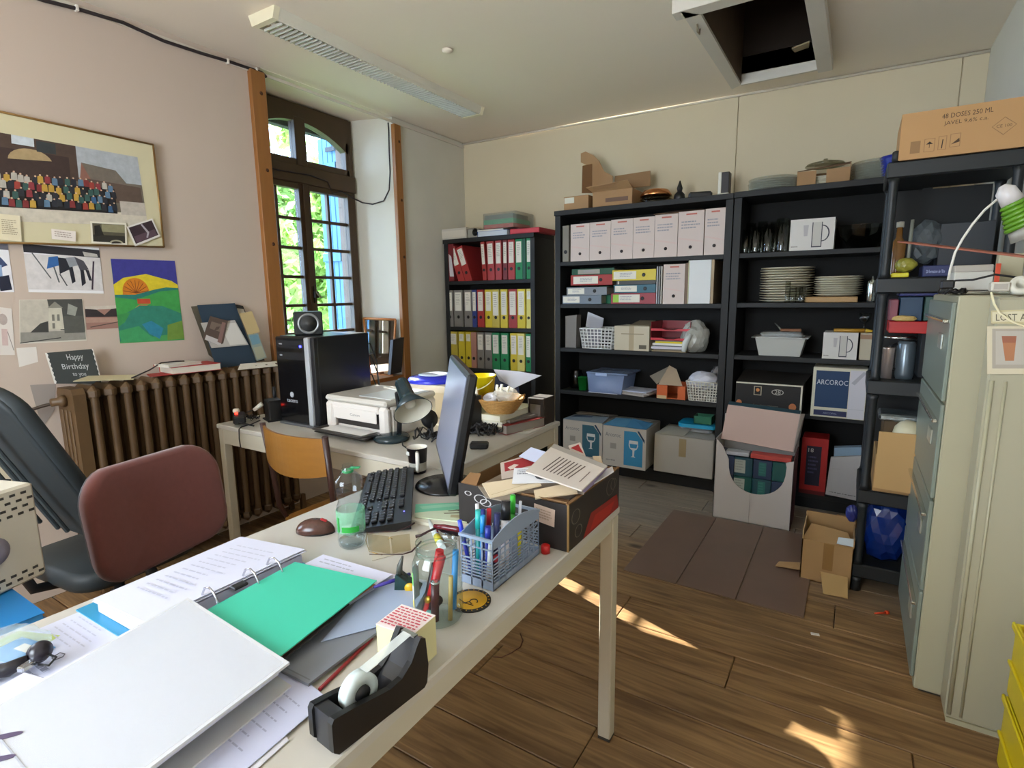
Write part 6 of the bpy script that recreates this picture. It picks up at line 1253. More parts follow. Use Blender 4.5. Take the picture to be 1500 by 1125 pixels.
# opened brown carton on the floor by the rack
t = thing('carton', 'small open brown carton with torn flaps on the floor by the rack', 'box', (-.02, 2.87, 0), world=True)
kb = M('#a88458', .8, mot=.08, scale=10); xa, xb, ya, yb_ = -.135, .075, 2.79, 3.0
for nm, mbx in (('front_wall', MB().bb(xa, xb, ya, ya+.005, .0, .20, kb)), ('back_wall', MB().bb(xa, xb, yb_-.005, yb_, 0, .27, kb)), ('side_wall', MB().bb(xa, xa+.005, ya, yb_, 0, .25, M('#b8986c', .8))), ('side_wall', MB().bb(xb-.005, xb, ya, yb_, 0, .24, kb)), ('bottom', MB().bb(xa, xb, ya, yb_, 0, .004, kb))): part(t, nm, mbx)
part(t, 'tape', MB().bb(-.045, -.003, ya-.001, ya, .07, .20, M('#8f6a38', .4))); part(t, 'flap', MB().plate([(xa, ya, .20), (xb, ya, .20), (xb-.03, ya+.09, .235), (xa+.03, ya+.10, .245)], .004, kb)); part(t, 'flap', MB().plate([(xa-.002, ya+.03, .03), (xa-.11, ya+.05, .012), (xa-.10, ya+.10, .015), (xa-.002, ya+.09, .04)], .004, kb)); part(t, 'flap', MB().plate([(-.05, ya-.005, .06), (.06, ya-.005, .06), (.065, ya-.10, .006), (-.03, ya-.11, .006)], .004, M('#b5935f', .8))); part(t, 'flap', MB().plate([(xb-.08, yb_-.0, .27), (xb, yb_, .27), (xb+.02, yb_+.05, .20), (xb-.06, yb_+.05, .2)], .004, kb)); part(t, 'label', MB().plate([(.01, ya+.025, .232), (.075, ya+.03, .236), (.07, ya+.0, .21), (.005, ya+.0, .21)], .003, M('#c4ccd0', .6)))
solo('paper_scrap', 'tiny white scrap of paper on the floor before the dark sheet', 'scrap', MB().box(atZ(1194, 929, .002), (.03, .014, .003), M('#d8d4cc', .7), rz=.2)); 
t = thing('screw_plug', 'small orange plastic plug lying on the floor near the cabinet', 'plug', atZ(1291, 900, 0), .6); part(t, 'shaft', MB().tube([(-.03, 0, .006), (.018, 0, .007)], [.003, .005], M('#e04a20', .4), 8)); part(t, 'head', MB().tube([(.018, 0, .008), (.03, 0, .008)], .008, M('#e04a20', .4), 10))
solo('wire_scrap', 'bent brown wire lying on the floorboards under the desk edge', 'wire', MB().tube([atZ(x, y_, .003) for x, y_ in ((722, 962), (735, 963), (748, 957), (762, 948), (766, 938), (762, 928))], .002, M('#5a2c1c', .5), 5))

# ================================================================ RACK CONTENTS
YK = RY+.02
def rk_(px, py): return atY(px, py, YK)[0]
z = RL[0]+.001
t = thing('carton', 'large brown carton printed 48 DOSES 250 ML on top of the rack', 'box', (.3, 2.95, z), world=True)
x0, x1 = .100, .50; h = .175; Y = 2.795
part(t, 'carton_body', MB().bb(x0, x1, Y, Y+.3, z, z+h, M('#b58b5c', .75, mot=.05, scale=5), .004)); c = [(x0, Y-.0006, z+h), (x1, Y-.0006, z+h), (x1, Y-.0006, z), (x0, Y-.0006, z)]
text(t, 'lettering', '48 DOSES 250 ML', c, '#4a3420', .32, .12, .10, .38); text(t, 'lettering', 'JAVEL 9,6% c.a.', c, '#4a3420', .34, .28, .10, .33)
pic = [('#8f6c46', R4(.09, .62, .17, .88)), ('#8f6c46', R4(.20, .60, .285, .88)), ('#b58b5c', R4(.205, .61, .28, .87)), ('#2c2014', [(.215, .72), (.2425, .66), (.27, .72)]), ('#2c2014', seg(.2425, .7, .2425, .8, .004)), ('#8f6c46', R4(.31, .58, .375, .87)), ('#b58b5c', R4(.315, .59, .37, .86)), ('#2c2014', seg(.345, .65, .34, .84, .008)), ('#8f6c46', R4(.40, .56, .48, .84)), ('#b58b5c', R4(.405, .57, .475, .83)), ('#4a3420', [(.41, .78), (.47, .66), (.475, .74)])]
pic += [('#8f6c46', [(.79, .35), (.88, .53), (.79, .72), (.70, .53)]), ('#b58b5c', [(.79, .37), (.873, .53), (.79, .70), (.707, .53)])]
part(t, 'front_print', sheetmb(c, M('#b58b5c', .75, mot=.05, scale=5), pic, .0004)); text(t, 'lettering', 'CE 100', c, '#5a4228', .735, .50, .06, .11, eps=.001)
# level 1 (1.41): bottles, frames, blue boxes
z = RL[1]+.001
def jbox(label, px0, px1, z0, h, Y, d, col, txt=None, tcol='#a8b0d8', name='carton', cat='box', rough=.45, py=400):
    a, b_ = atY(px0, py, Y)[0], min(atY(px1, py, Y)[0], .50)
    t = thing(name, label, cat, ((a+b_)/2, Y+d/2, z0), world=True); part(t, 'carton_body', MB().bb(a, b_, Y, Y+d, z0, z0+h, M(col, rough), .003))
    if txt: c = [(a, Y-.0006, z0+h), (b_, Y-.0006, z0+h), (b_, Y-.0006, z0), (a, Y-.0006, z0)]; text(t, 'lettering', txt, c, tcol, .12, .38, .3, .6)
    return t
t = thing('bottle', 'amber bottle with dark neck behind the left rack post', 'bottle', (.135, 2.93, z), 0); part(t, 'body', MB().lathe([(.026, 0), (.028, .01), (.028, .14), (.012, .17), (.011, .215)], (0, 0, 0), M('#7a5224', .15), 18)); part(t, 'cap', MB().lathe([(.014, .212), (.014, .235), (0, .237)], (0, 0, 0), M('#b8b4a8', .3), 14))
solo('tube', 'slim grey tube standing beside the amber bottle', 'tube', MB().tube([(.172, 2.92, z), (.176, 2.92, z+.24)], .007, M('#77786e', .4), 10))
solo('bag', 'pale grey bag leaning in the upper rack compartment', 'bag', crumple((.235, 2.98, z+.15), .05, 21, M('#4a5054', .6), sx=(1.0, .8, 1.5), zmin=z+.001))
t = jbox('dark grey framed case at the back of the upper rack compartment', 1378, 1460, z+.0, .22, 2.95, .12, '#262a30', name='case', cat='case', py=330); 
jbox('dark blue carton lying above the rack middle shelf with pale text', 1352, 1398, z, .045, 2.83, .16, '#232a58', '20 formation de l\'Ete', name='carton', py=390)
solo('yellow_packet', 'flat yellow packet on the left of the upper rack compartment', 'packet', MB().bb(.115, .175, 2.815, 2.9, z, z+.018, M('#cfc41c', .4), .003)); solo('food_packet', 'crumpled yellow-green packet above the flat yellow one', 'packet', crumple((.165, 2.87, z+.05), .026, 31, M('#8a8430', .35), sx=(1.2, .8, 1), zmin=z+.019))
# below 1.41
z2 = RL[2]+.001
t = thing('coffee_cup', 'polished steel thermos cup left on the middle rack shelf', 'cup', (.135, 2.88, z2), 0); part(t, 'cup', MB().lathe([(.022, 0), (.023, .13), (.024, .135), (.02, .135), (0, .13)], (0, 0, 0), M('#c4b4ac', .2, .6), 20)); 
t = thing('coffee_pot', 'steel and black coffee pot on the middle rack shelf', 'coffee pot', (.198, 2.90, z2), 0); part(t, 'body', MB().lathe([(.035, 0), (.036, .02), (.036, .15), (.03, .165)], (0, 0, 0), M('#5f6a72', .25, .4), 24)); part(t, 'lid', MB().lathe([(.034, .165), (.036, .175), (.02, .185), (0, .186)], (0, 0, 0), blkp, 20)); part(t, 'handle', MB().tube([(-.036, -.01, .15), (-.058, -.02, .14), (-.058, -.02, .06), (-.036, -.01, .04)], .007, blkp, 8)); part(t, 'rim', MB().tube([(.055*math.cos(a)-.03, .03*math.sin(a), .178) for a in [2*PI*k/16 for k in range(17)]], .005, M('#c9c8c0', .2, .9), 6, cap=False))
jbox('red flat box lying on the coffee pot level of the rack', 1303, 1362, z2+.20, .05, 2.84, .2, '#b01c1a', name='carton', py=470); jbox('dark teal carton standing on the red flat box', 1318, 1352, z2+.252, .10, 2.86, .16, '#123450', name='carton', py=450)
jbox('pink edged packet left of the dark teal carton', 1303, 1316, z2+.252, .09, 2.86, .12, '#8a4450', name='packet', cat='packet', py=450); jbox('green grey carton right of the dark teal carton', 1354, 1378, z2+.252, .10, 2.87, .14, '#3a5650', name='carton', py=450)
solo('food_packet', 'colourful crumpled sweets packet on the red flat box', 'packet', crumple((.175, 2.835, z2+.262), .022, 17, M('#b89a5c', .3), sx=(1.6, .5, .5), zmin=z2+.2515))
jbox('dark blue long carton with pale text directly under the rack shelf', 1319, 1376, z2+.356, .055, 2.83, .18, '#2a2f6c', '28 formation de l\'Ete', name='carton', py=415)
solo('carton', 'dark carton stack at the back of the middle rack shelf', 'box', MB().bb(.25, .46, 2.95, 3.1, z2, z2+.3, M('#15171a', .6), .003))
# shelf at .482 : cardboard box, plaster dome
z3_ = RL[3]+.001
t = thing('carton', 'plain brown carton flap jutting out of the lower rack compartment', 'box', (.20, 2.82, z3_), world=True)
cs = [atY(1288, 632, 2.73), atY(1354, 638, 2.73), atY(1338, 724, 2.73), atY(1279, 714, 2.73)]
part(t, 'front_flap', sheetmb(cs, M('#b8935f', .75, mot=.05, scale=6), [], .005)); part(t, 'carton_body', MB().bb(.12, .30, 2.80, 3.05, z3_, z3_+.17, M('#a07c50', .8), .003))
solo('lampshade', 'round white domed lampshade sitting in the brown carton', 'lampshade', MB().lathe([(.058, .0), (.057, .03), (.050, .058), (.034, .078), (.015, .087), (0, .088)], (atY(1330, 640, 2.80)[0], 2.80, atY(1330, 646, 2.80)[2]), M('#c9c0a0', .5), 24))
solo('steel_tray', 'crinkled foil tray under the middle rack shelf', 'tray', MB().box((.20, 2.90, z3_+.33), (.16, .16, .03), M('#9aa4a8', .25, .8, bump=.5, scale=50), bev=.008)); jbox('brown carton below the foil tray in the rack', 1296, 1356, z3_+.22, .09, 2.86, .2, '#5a4426', name='carton', py=605)
# bottom: blue crate/bag
zb_ = RL[4]+.001
solo('blue_bag', 'shiny dark blue plastic bag filling the lowest rack compartment', 'bag', crumple((.20, 2.90, zb_+.15), .085, 41, M('#0c2768', .15), sx=(1.0, .8, 1.5), zmin=zb_+.001))
solo('blue_bottle', 'blue object poking out left of the rack post', 'bag', crumple((.055, 2.88, .335), .022, 43, M('#232a6c', .4), sx=(.9, .8, 1.6)))
# ================================================================ CABINET TOP
cz1 = cz+.001
t = thing('first_aid_box', 'white box with an orange-red stripe on the cabinet top', 'box', (.36, 2.55, cz1), world=True); x0, x1 = atY(1397, 410, 2.40)[0], atY(1455, 410, 2.40)[0]
part(t, 'body', MB().bb(x0, x1, 2.40, 2.55, cz1+.014, cz1+.075, M('#cbc6bc', .5), .003)); part(t, 'stripe', MB().bb(x0+.105, x0+.118, 2.3985, 2.40, cz1+.014, cz1+.10, M('#d04a2a', .5))); part(t, 'lid', MB().bb(x0, x1, 2.41, 2.55, cz1+.075, cz1+.098, M('#b5aca0', .5), .003))
solo('metal_tray', 'shiny steel tray lying under the first aid box', 'tray', MB().box((.36, 2.44, cz1+.006), (.20, .22, .012), M('#b8b8b0', .15, .9), bev=.003))
t = thing('ruler', 'long reddish wooden ruler laid across the cabinet top towards the rack', 'ruler', (.35, 2.35, cz1), world=True)
pa, pb = atY(1320, 355, 2.62), atY(1510, 378, 2.05); pa, pb = Vector(pa), Vector(pb); d = (pb-pa).normalized(); sd = Vector((0, 0, 1)).cross(d).normalized()*.014
part(t, 'stick', MB().plate([pa-sd, pb-sd, pb+sd, pa+sd], .005, M('#9c5a44', .5)))
t = thing('clip_lamp', 'green ribbed lamp head on a thin white curved arm above the cabinet', 'lamp', (.27, 2.3, cz1), world=True); YC = 2.20
arm = [atY(x, y_, YC) for x, y_ in ((1388, 414), (1392, 395), (1399, 370), (1410, 350), (1425, 328), (1442, 308), (1463, 290))]
part(t, 'arm', MB().tube(arm, .0035, M('#d8d6cc', .3), 8)); part(t, 'clip', MB().box(np.array(arm[0])+[.0, 0, -.006], (.035, .03, .028), blkp, bev=.005))
h0 = Vector(atY(1468, 272, YC)); h1 = Vector(atY(1484, 297, YC)); h2 = Vector(atY(1504, 330, YC)); h3 = Vector(atY(1512, 345, YC))
part(t, 'head', MB().tube([h0, h0.lerp(h1, .3), h1], [.009, .025, .029], M('#cfc9c8', .3), 16)); gm = M('#5a8a20', .25); mb = MB()
for k in range(6):
    a, b_ = h1.lerp(h2, k/6), h1.lerp(h2, (k+1)/6); r = .033+.0035*k; mb.tube([a, a.lerp(b_, .5), b_], [r-.002, r+.002, r-.001], gm, 18)
part(t, 'ribbed_shade', mb); part(t, 'collar', MB().tube([h2, h3], [.045, .05], M('#9a968c', .4), 18))
solo('black_cable', 'black cable lying over the first aid box', 'cable', MB().tube([atY(x, y_, 2.2) for x, y_ in ((1385, 418), (1400, 411), (1425, 410), (1450, 404), (1458, 402), (1480, 405), (1500, 408))], .0035, blkp, 6))
solo('phone_cable', 'white cord hanging down the cabinet end from the socket', 'cable', MB().tube([atY(x, y_, 2.022) for x, y_ in ((1452, 428), (1456, 445), (1464, 458), (1480, 470), (1500, 478), (1520, 482))], .003, M('#ddd3ae', .5), 6))
t = thing('socket_block', 'white plug socket block on the cabinet edge', 'socket', atY(1463, 426, 2.10), 0); part(t, 'body', MB().box((0, 0, .012), (.042, .04, .026), M('#cfc9bc', .5), bev=.003)); part(t, 'face', MB().box((0, -.0205, .012), (.03, .002, .016), M('#a8a096', .5)))
solo('tape_roll', 'white roll of tape standing on the cabinet at right edge', 'tape', MB().lathe([(.012, -.012), (.026, -.012), (.026, .012), (.012, .012), (.012, -.012)], Vector(atY(1494, 422, 2.10))+Vector((0, 0, .006)), M('#d8d4c6', .4), 24, R=Matrix.Rotation(1.2, 3, 'X')))
t = jbox('cream booklet standing at the right behind the tape roll', 1462, 1500, cz1, .14, 2.62, .05, '#bfb596', name='booklet', cat='booklet', py=390)
solo('strap', 'black tangled strap on the cabinet left edge', 'strap', tangle((.275, 2.30, cz1), (.05, .06, .02), 5, 77, .003), kind='stuff')

# ================================================================ FOREGROUND DESK (desk 1), top z = .75
D = .7505
pap = '#e6e6ea'
def flat(name, label, pts, z, base=pap, polys=(), th=.0008, cat='paper', dz=(0, 0, 0, 0), rough=.6):
    return solo(name, label, cat, sheetmb([(p[0], p[1], z+th+q_) for p, q_ in zip(pts, dz)], base, polys, th, rough))
def Zp(px, py, z): p = atZ(px, py, z); return (p[0], p[1])
# monitor
t = thing('monitor', 'black flat computer monitor seen edge-on, its screen turned to the left', 'monitor', (-1.10, 1.315, D), math.radians(-46.5))
part(t, 'foot', MB().lathe([(.098, 0), (.10, .004), (.096, .009), (.04, .014), (0, .015)], (0, .015, 0), M('#1b1b1e', .22), 30))
part(t, 'stem', MB().prism([(.035, .012), (.065, .012), (.09, .2), (.085, .26), (.07, .26)], -.03, .03, M('#111113', .3), 'x'))
Rm = Matrix.Rotation(math.radians(-11), 4, 'X'); Tm = Matrix.Translation((0, .0, .062)) @ Rm
mb = MB(); mb.X = Tm; mb.bb(-.262, .262, 0, .028, 0, .345, M('#131316', .3), .006); mb.bb(-.13, .13, .028, .055, .05, .28, M('#101012', .4), .012); part(t, 'housing', mb)
mb = MB(); mb.X = Tm; mb.bb(-.25, .25, -.0015, 0, .018, .332, M('#7d8194', .3)); part(t, 'screen', mb, 'glossy bluish grey screen')
mb = MB(); mb.X = Tm; mb.bb(-.05, .05, -.002, -.0012, .006, .012, M('#8a8a90', .4)); part(t, 'lower_mark', mb)
# keyboard
ka = math.atan2(.364, -.317); KX, KY = (-.94-1.257)/2-.055, (.986+1.35)/2-.03
t = thing('keyboard', 'black full-size keyboard jutting over the left edge of the foreground desk', 'keyboard', (-1.165, 1.135, D), ka+PI)
part(t, 'base', MB().prism([(-.078, .003), (.078, .003), (.078, .026), (-.078, .012)], -.235, .235, M('#17171a', .35), 'x'))
km = cached(('key',), lambda: MB().box((0, 0, .0035), (.0150, .0150, .007), M('#1c1c20', .35), bev=.0022)); kw = cached(('wide_key',), lambda: MB().box((0, 0, .0035), (.033, .0150, .007), M('#1c1c20', .35), bev=.0022)); ks = cached(('space_key',), lambda: MB().box((0, 0, .0035), (.10, .0150, .007), M('#1c1c20', .35), bev=.0022))
def key(x, y_, me): 
    o = part(t, 'key', me); o.location = (x, y_, .0125+(y_+.078)/.156*.014); o.rotation_euler = (.0895, 0, 0)
for r in range(6):
    y_ = -.060+.0205*r + (.006 if r == 5 else 0)
    if r == 0:
        for x in (-.21, -.172, -.15, .012, .032, .055): key(x, y_, km)
        key(-.07, y_, ks)
    else:
        x = -.222
        if r in (1, 2, 3): key(-.213, y_, kw); x = -.186
        while x < .045: key(x, y_, km); x += .0185
    for x in (.082, .1005, .119):
        if r in (0, 4, 5, 3) or (r == 1 and x == .1005): key(x, y_, km)
    for x in (.150, .1685, .187, .2055):
        if r < 5: key(x, y_, km)
part(t, 'status_light', MB().box((.165, .058, .0265), (.004, .003, .001), M('#6a6aff', .4, em=4)))
mb = MB(); rd = random.Random(4)
for r in range(5):
    for k in range(19): 
        if rd.random() < .6: x = -.22+.0228*k; y_ = -.058+.0205*r; mb.box((x, y_+.002, .0205+(y_+.078)/.156*.014), (.003, .004, .0004), M('#9a9a9e', .5))
part(t, 'key_prints', mb, kind='stuff')
solo('keyboard_cable', 'thin black cable running from keyboard to the monitor foot', 'cable', MB().tube([(-.96, 1.17, D+.003), (-.93, 1.23, D+.003), (-.95, 1.3, D+.003), (-1.0, 1.36, D+.003), (-1.02, 1.43, D+.003)], .0025, blkp, 6))
solo('mug_cable', 'black wire hanging behind the mug at the far desk edge', 'cable', MB().tube([(-1.33, 1.47, .752), (-1.345, 1.452, .75), (-1.345, 1.449, .70), (-1.34, 1.449, .62)], .0025, blkp, 6))
# mug
t = thing('mug', 'black mug with white inside and white handle behind the keyboard', 'mug', (-1.262, 1.385, D), math.radians(-48))
part(t, 'body', MB().shell([(0, .002), (.026, .002), (.028, 0), (.036, .092), (.0375, .092)], (0, 0, 0), M('#1c1820', .3), 28)); part(t, 'inside', MB().shell([(.0375, .092), (.034, .092), (.030, .01), (0, .008)], (0, 0, 0), M('#e4dfd0', .3), 28), 'white inside')
part(t, 'handle', MB().tube([(.034, 0, .080), (.058, 0, .078), (.062, 0, .05), (.05, 0, .02), (.028, 0, .012)], .0065, M('#dcd8ce', .3), 10), 'white handle')
part(t, 'decor', MB().box((.02, -.032, .075), (.018, .002, .012), M('#c8c4bc', .5), rz=.6)); part(t, 'decor', MB().box((.012, -.031, .02), (.010, .002, .018), M('#c8c4bc', .5), rz=.4))
# bottle
t = thing('water_bottle', 'small clear ribbed plastic bottle with green label, nearly empty', 'bottle', (-1.018, .868, D), 0)
bg = glass('#f4f8fa', .03, .985, 'bottle', 1.36)
part(t, 'body', MB().shell([(0, .004), (.024, .0), (.031, .006), (.034, .02), (.032, .045), (.033, .09), (.031, .108), (.026, .122), (.030, .135), (.036, .155), (.033, .175), (.018, .190), (.0125, .196), (.0125, .210)], (0, 0, 0), bg, 28))
part(t, 'label', MB().shell([(.0338, .042), (.0345, .044), (.0345, .096), (.0335, .098)], (0, 0, 0), film('#8ad4a8', .4, .3), 28), 'pale green label'); 
part(t, 'label_stripe', MB().prism([(.0352*math.cos(math.radians(a)), .0352*math.sin(math.radians(a))) for a in range(-80, -9, 10)] + [(.0346*math.cos(math.radians(a)), .0346*math.sin(math.radians(a))) for a in range(-10, -81, -10)], .048, .062, M('#2f9a3c', .4))); part(t, 'label_stripe', MB().box((-.004, -.0348, .066), (.006, .0012, .036), M('#2a8a3a', .4)))
part(t, 'water', MB().lathe([(0, .006), (.028, .008), (.031, .02), (0, .021)], (0, 0, 0), glass('#f0f4f4', .02, .98, 'w', 1.33), 24)); part(t, 'neck_ring', MB().shell([(.0125, .196), (.0155, .197), (.0155, .200), (.0125, .201)], (0, 0, 0), bg, 20))
part(t, 'cap', MB().box((.022, .004, .204), (.024, .013, .003), M('#1f8a4c', .4), rz=.5, bev=.001), 'green hinged cap'); part(t, 'cap_band', MB().shell([(.0132, .190), (.0138, .191), (.0138, .195), (.0132, .196)], (0, 0, 0), M('#1f8a4c', .4), 20))
# mouse
t = thing('mouse', 'dark brown patterned computer mouse with a red wheel area', 'mouse', (-1.165, .875, D), math.radians(28))
bmx = bmesh.new(); bmesh.ops.create_uvsphere(bmx, u_segments=24, v_segments=14, radius=1)
mb = MB(); mb.add([Vector((v.co.x*.052*(1-.0*v.co.y), v.co.y*.031*(1-.15*v.co.x), max(v.co.z, -.10)*.032+.004)) for v in bmx.verts], [[v.index for v in f.verts] for f in bmx.faces], M('#4c3028', .25, mot=.6, scale=70), True); bmx.free()
part(t, 'shell', mb); part(t, 'base', MB().prism([(x*.052, y_*.031) for x, y_ in [(math.cos(a*.4), math.sin(a*.4)) for a in range(16)]], 0, .004, blkp)); part(t, 'wheel_mark', MB().box((.024, .0, .033), (.018, .010, .005), M('#a81c24', .3), R=Matrix.Rotation(.35, 3, 'Y'), bev=.002), 'red wheel area')
# ---- ring binder, open
L0 = D
BX = [(-1.235, .385), (-1.03, .40), (-1.005, .745), (-1.24, .72)]
t = thing('open_ring_binder', 'open blue and purple ring binder with printed pages on both sides', 'binder', (-1.02, .58, D), world=True)
cv = M('#2f8fb8', .4)
part(t, 'cover', MB().plate([(-1.272, .385, D), (-1.035, .39, D), (-1.03, .745, D), (-1.285, .73, D)], .003, cv)); part(t, 'cover', MB().plate([(-1.005, .42, D), (-.775, .42, D), (-.765, .775, D), (-.995, .76, D)], .003, M('#37307a', .4))); part(t, 'spine', MB().plate([(-1.035, .39, D+.0), (-1.005, .42, D+.0), (-.995, .76, D+.0), (-1.03, .745, D+.0)], .004, M('#3a3278', .4)))
part(t, 'page_block', MB().plate([(-1.222, .405, D+.004), (-1.04, .41, D+.004), (-1.035, .735, D+.004), (-1.232, .70, D+.004)], .024, M('#cdccdf', .7)), kind='stuff')
rd = random.Random(6)
for i in range(4):
    dx, dy = rd.uniform(-.006, .006), rd.uniform(-.006, .006); z = D+.0285+i*.0012
    cs = [(-1.236+dx, .712+dy, z+.001), (-1.034+dx, .742+dy, z+.006), (-1.040+dx, .408+dy, z+.005), (-1.224+dx, .400+dy, z)]
    part(t, 'page', sheetmb(cs, '#cfcfe0', scrib(.18, .12, .82, .86, 13, '#bcbccc', fill=.22, seed=3) if i == 3 else [], .0006))
for i in range(2):
    z = D+.020+.006*i; part(t, 'page', sheetmb([(-.998, .765, z), (-.80, .795-.01*i, z-.004), (-.79, .46, z-.004), (-.99, .43, z)], '#d6d5ea', scrib(.1, .04, .6, .12, 2, '#b0b0c0', fill=.3, seed=5), .0006))
ch = M('#c9cad4', .15, .9)
for y_ in (.515, .60, .655, .70)[:3]:
    part(t, 'ring', MB().tube([(-1.045, y_, D+.012), (-1.047, y_, D+.036), (-1.035, y_, D+.054), (-1.018, y_, D+.060), (-1.002, y_, D+.054), (-.992, y_, D+.036), (-.994, y_, D+.012)], .0022, ch, 8))
part(t, 'ring_rail', MB().bb(-1.03, -1.01, .44, .73, D+.004, D+.010, ch, .002)); part(t, 'clip', MB().box((-1.02, .575, D+.035), (.02, .03, .006), blkp, bev=.002))
# teal dividers
flat('divider_sheet', 'turquoise green divider sheet lying over the right pages of the binder', [Zp(432, 823, D+.035), Zp(552, 850, D+.035), Zp(404, 966, D+.035), Zp(285, 903, D+.035)], D+.033, '#3fc0a0', [], .002, 'divider', rough=.5)
flat('divider_sheet', 'brown divider sheet edge below the turquoise sheet', [Zp(432, 828, D+.03), Zp(550, 857, D+.03), Zp(508, 886, D+.03), Zp(400, 972, D+.03)], D+.030, '#8a5a34', [], .0015, 'divider')
flat('divider_sheet', 'black divider sheet beneath the brown one', [Zp(430, 832, D+.027), Zp(512, 886, D+.027), Zp(470, 925, D+.027), Zp(398, 980, D+.027)], D+.027, '#241d1c', [], .0015, 'divider')
# grey sleeve and translucent folder
flat('document_folder', 'dark grey plastic folder with rounded corner under the turquoise sheet', [Zp(550, 862, D+.004), Zp(612, 872, D+.004), Zp(592, 915, D+.004), Zp(462, 1003, D+.004), Zp(448, 1006, D+.004), Zp(410, 985, D+.004)][:4] if False else [Zp(540, 870, D+.006), Zp(600, 893, D+.006), Zp(452, 1006, D+.006), Zp(392, 975, D+.006)], D+.006, '#7c7f88', [('#66686f', seg(.05, .97, .95, .97, .01))], .005, 'folder', rough=.35)
flat('plastic_sleeve', 'pale blue translucent plastic sleeve on the grey folder', [Zp(548, 852, D+.014), Zp(632, 852, D+.014), Zp(600, 905, D+.014), Zp(470, 940, D+.014)], D+.013, film('#b4c2de', .75, .25), [], .001, 'sleeve')
flat('paper_sheet', 'white paper peeping out at the right of the open binder', [Zp(560, 838, D+.004), Zp(625, 850, D+.004), Zp(600, 868, D+.004), Zp(540, 862, D+.004)], D+.003, '#d9daea')
solo('purple_pen', 'dark purple pen lying at the corner of the binder', 'pen', MB().tube([Vector(atZ(548, 860, D+.03)), Vector(atZ(578, 850, D+.028)), Vector(atZ(600, 841, D+.026))], [.003, .004, .004], M('#3a2f86', .35), 10))
solo('red_pencil', 'dark red pencil lying under the grey folder', 'pencil', MB().tube([Vector(atZ(468, 1010, D+.003)), Vector(atZ(545, 935, D+.003))], .0032, M('#8a1c22', .4), 6))
# loose papers
flat('paper_sheet', 'white printed sheet lying flat by the left desk edge', [(-1.262, .46), (-1.09, .46), (-1.075, .18), (-1.26, .17)], D, '#cfd0e2', scrib(.12, .1, .9, .5, 9, '#bcbccc', fill=.2, seed=12)+scrib(.5, .62, .95, .75, 2, '#8a8a9c', fill=.5, seed=4)+[('#8a8a9a', R4(.82, .80, .9, .86))])
flat('paper_sheet', 'white typed letter under the big white binder, right side', [(-.79, .50), (-.640, .480), (-.617, .19), (-.80, .18)], D+.004, '#c9cce6', scrib(.3, .12, .85, .5, 6, '#a6a9c6', fill=.14, seed=14), dz=(0, 0, 0, 0))
flat('paper_sheet', 'second white sheet slid askew beneath the typed letter', [(-.76, .44), (-.625, .40), (-.60, .15), (-.78, .16)], D+.0015, '#d4d2da', scrib(.4, .1, .9, .6, 6, '#b8b6c4', fill=.12, seed=15))
# big white binder in the foreground
wbz = .787
P0, P1 = np.array(Zp(275, 875, wbz+.012)), np.array(Zp(424, 970, wbz+.012)); dn = np.array([.065, -.325])
t = thing('white_ring_binder', 'closed large white glossy ring binder lying in the foreground', 'binder', (-.85, .32, D), world=True)
wm = M('#d6d6da', .14, bump=.02, scale=60); 
P3, P2 = P0+dn*1.06, P1+dn*1.0+np.array([-.025, -.0])
top = [(*P0, wbz+.012), (*P1, wbz+.012), (*P2, wbz+.016), (*P3, wbz+.016)]
bot = [(p[0], p[1], D+.008) for p in top]
part(t, 'cover', sheetmb(top, wm, [], .004)); part(t, 'back_cover', sheetmb(bot, wm, [], .003))
ins = [Vector(top[0]).lerp(Vector(top[2]), .02), Vector(top[1]).lerp(Vector(top[3]), .02), Vector(top[2]).lerp(Vector(top[0]), .02), Vector(top[3]).lerp(Vector(top[1]), .02)]
part(t, 'clear_pocket', sheetmb([p+Vector((0, 0, .0006)) for p in ins], film('#e6e8ee', .25, .08), [], .0004))
part(t, 'pages', MB().plate([Vector(p)+Vector((0, 0, -.0055)) for p in (Vector(top[0]).lerp(Vector(top[2]), .04), Vector(top[1]).lerp(Vector(top[3]), .04), Vector(top[2]).lerp(Vector(top[0]), .04), Vector(top[3]).lerp(Vector(top[1]), .04))], .012, M('#cfcedd', .7)))
sp_ = [Vector(top[3]), Vector(top[2]), Vector(bot[2]), Vector(bot[3])]; part(t, 'spine', sheetmb(sp_, wm, [], .003))
for u, v in ((.27, .89), (.39, .945)):
    p = bil(top, u, v)+Vector((0, 0, .0012)); mb = MB(); mb.prism([(p.x+.020*math.cos(a)*math.cos(.9)-.005*math.sin(a)*math.sin(.9), p.y+.020*math.cos(a)*math.sin(.9)+.005*math.sin(a)*math.cos(.9)) for a in [2*PI*k/14 for k in range(14)]], p.z-.0006, p.z, M('#51405e', .5)); part(t, 'ring_slot', mb)
for k, (u, v) in enumerate(((.05, .93),)):
    part(t, 'cover_crease', sheetmb([bil(top, 0, .90)+Vector((0, 0, .001)), bil(top, 1, .90)+Vector((0, 0, .001)), bil(top, 1, .905)+Vector((0, 0, .001)), bil(top, 0, .905)+Vector((0, 0, .001))], '#a9abb4', [], .0004))
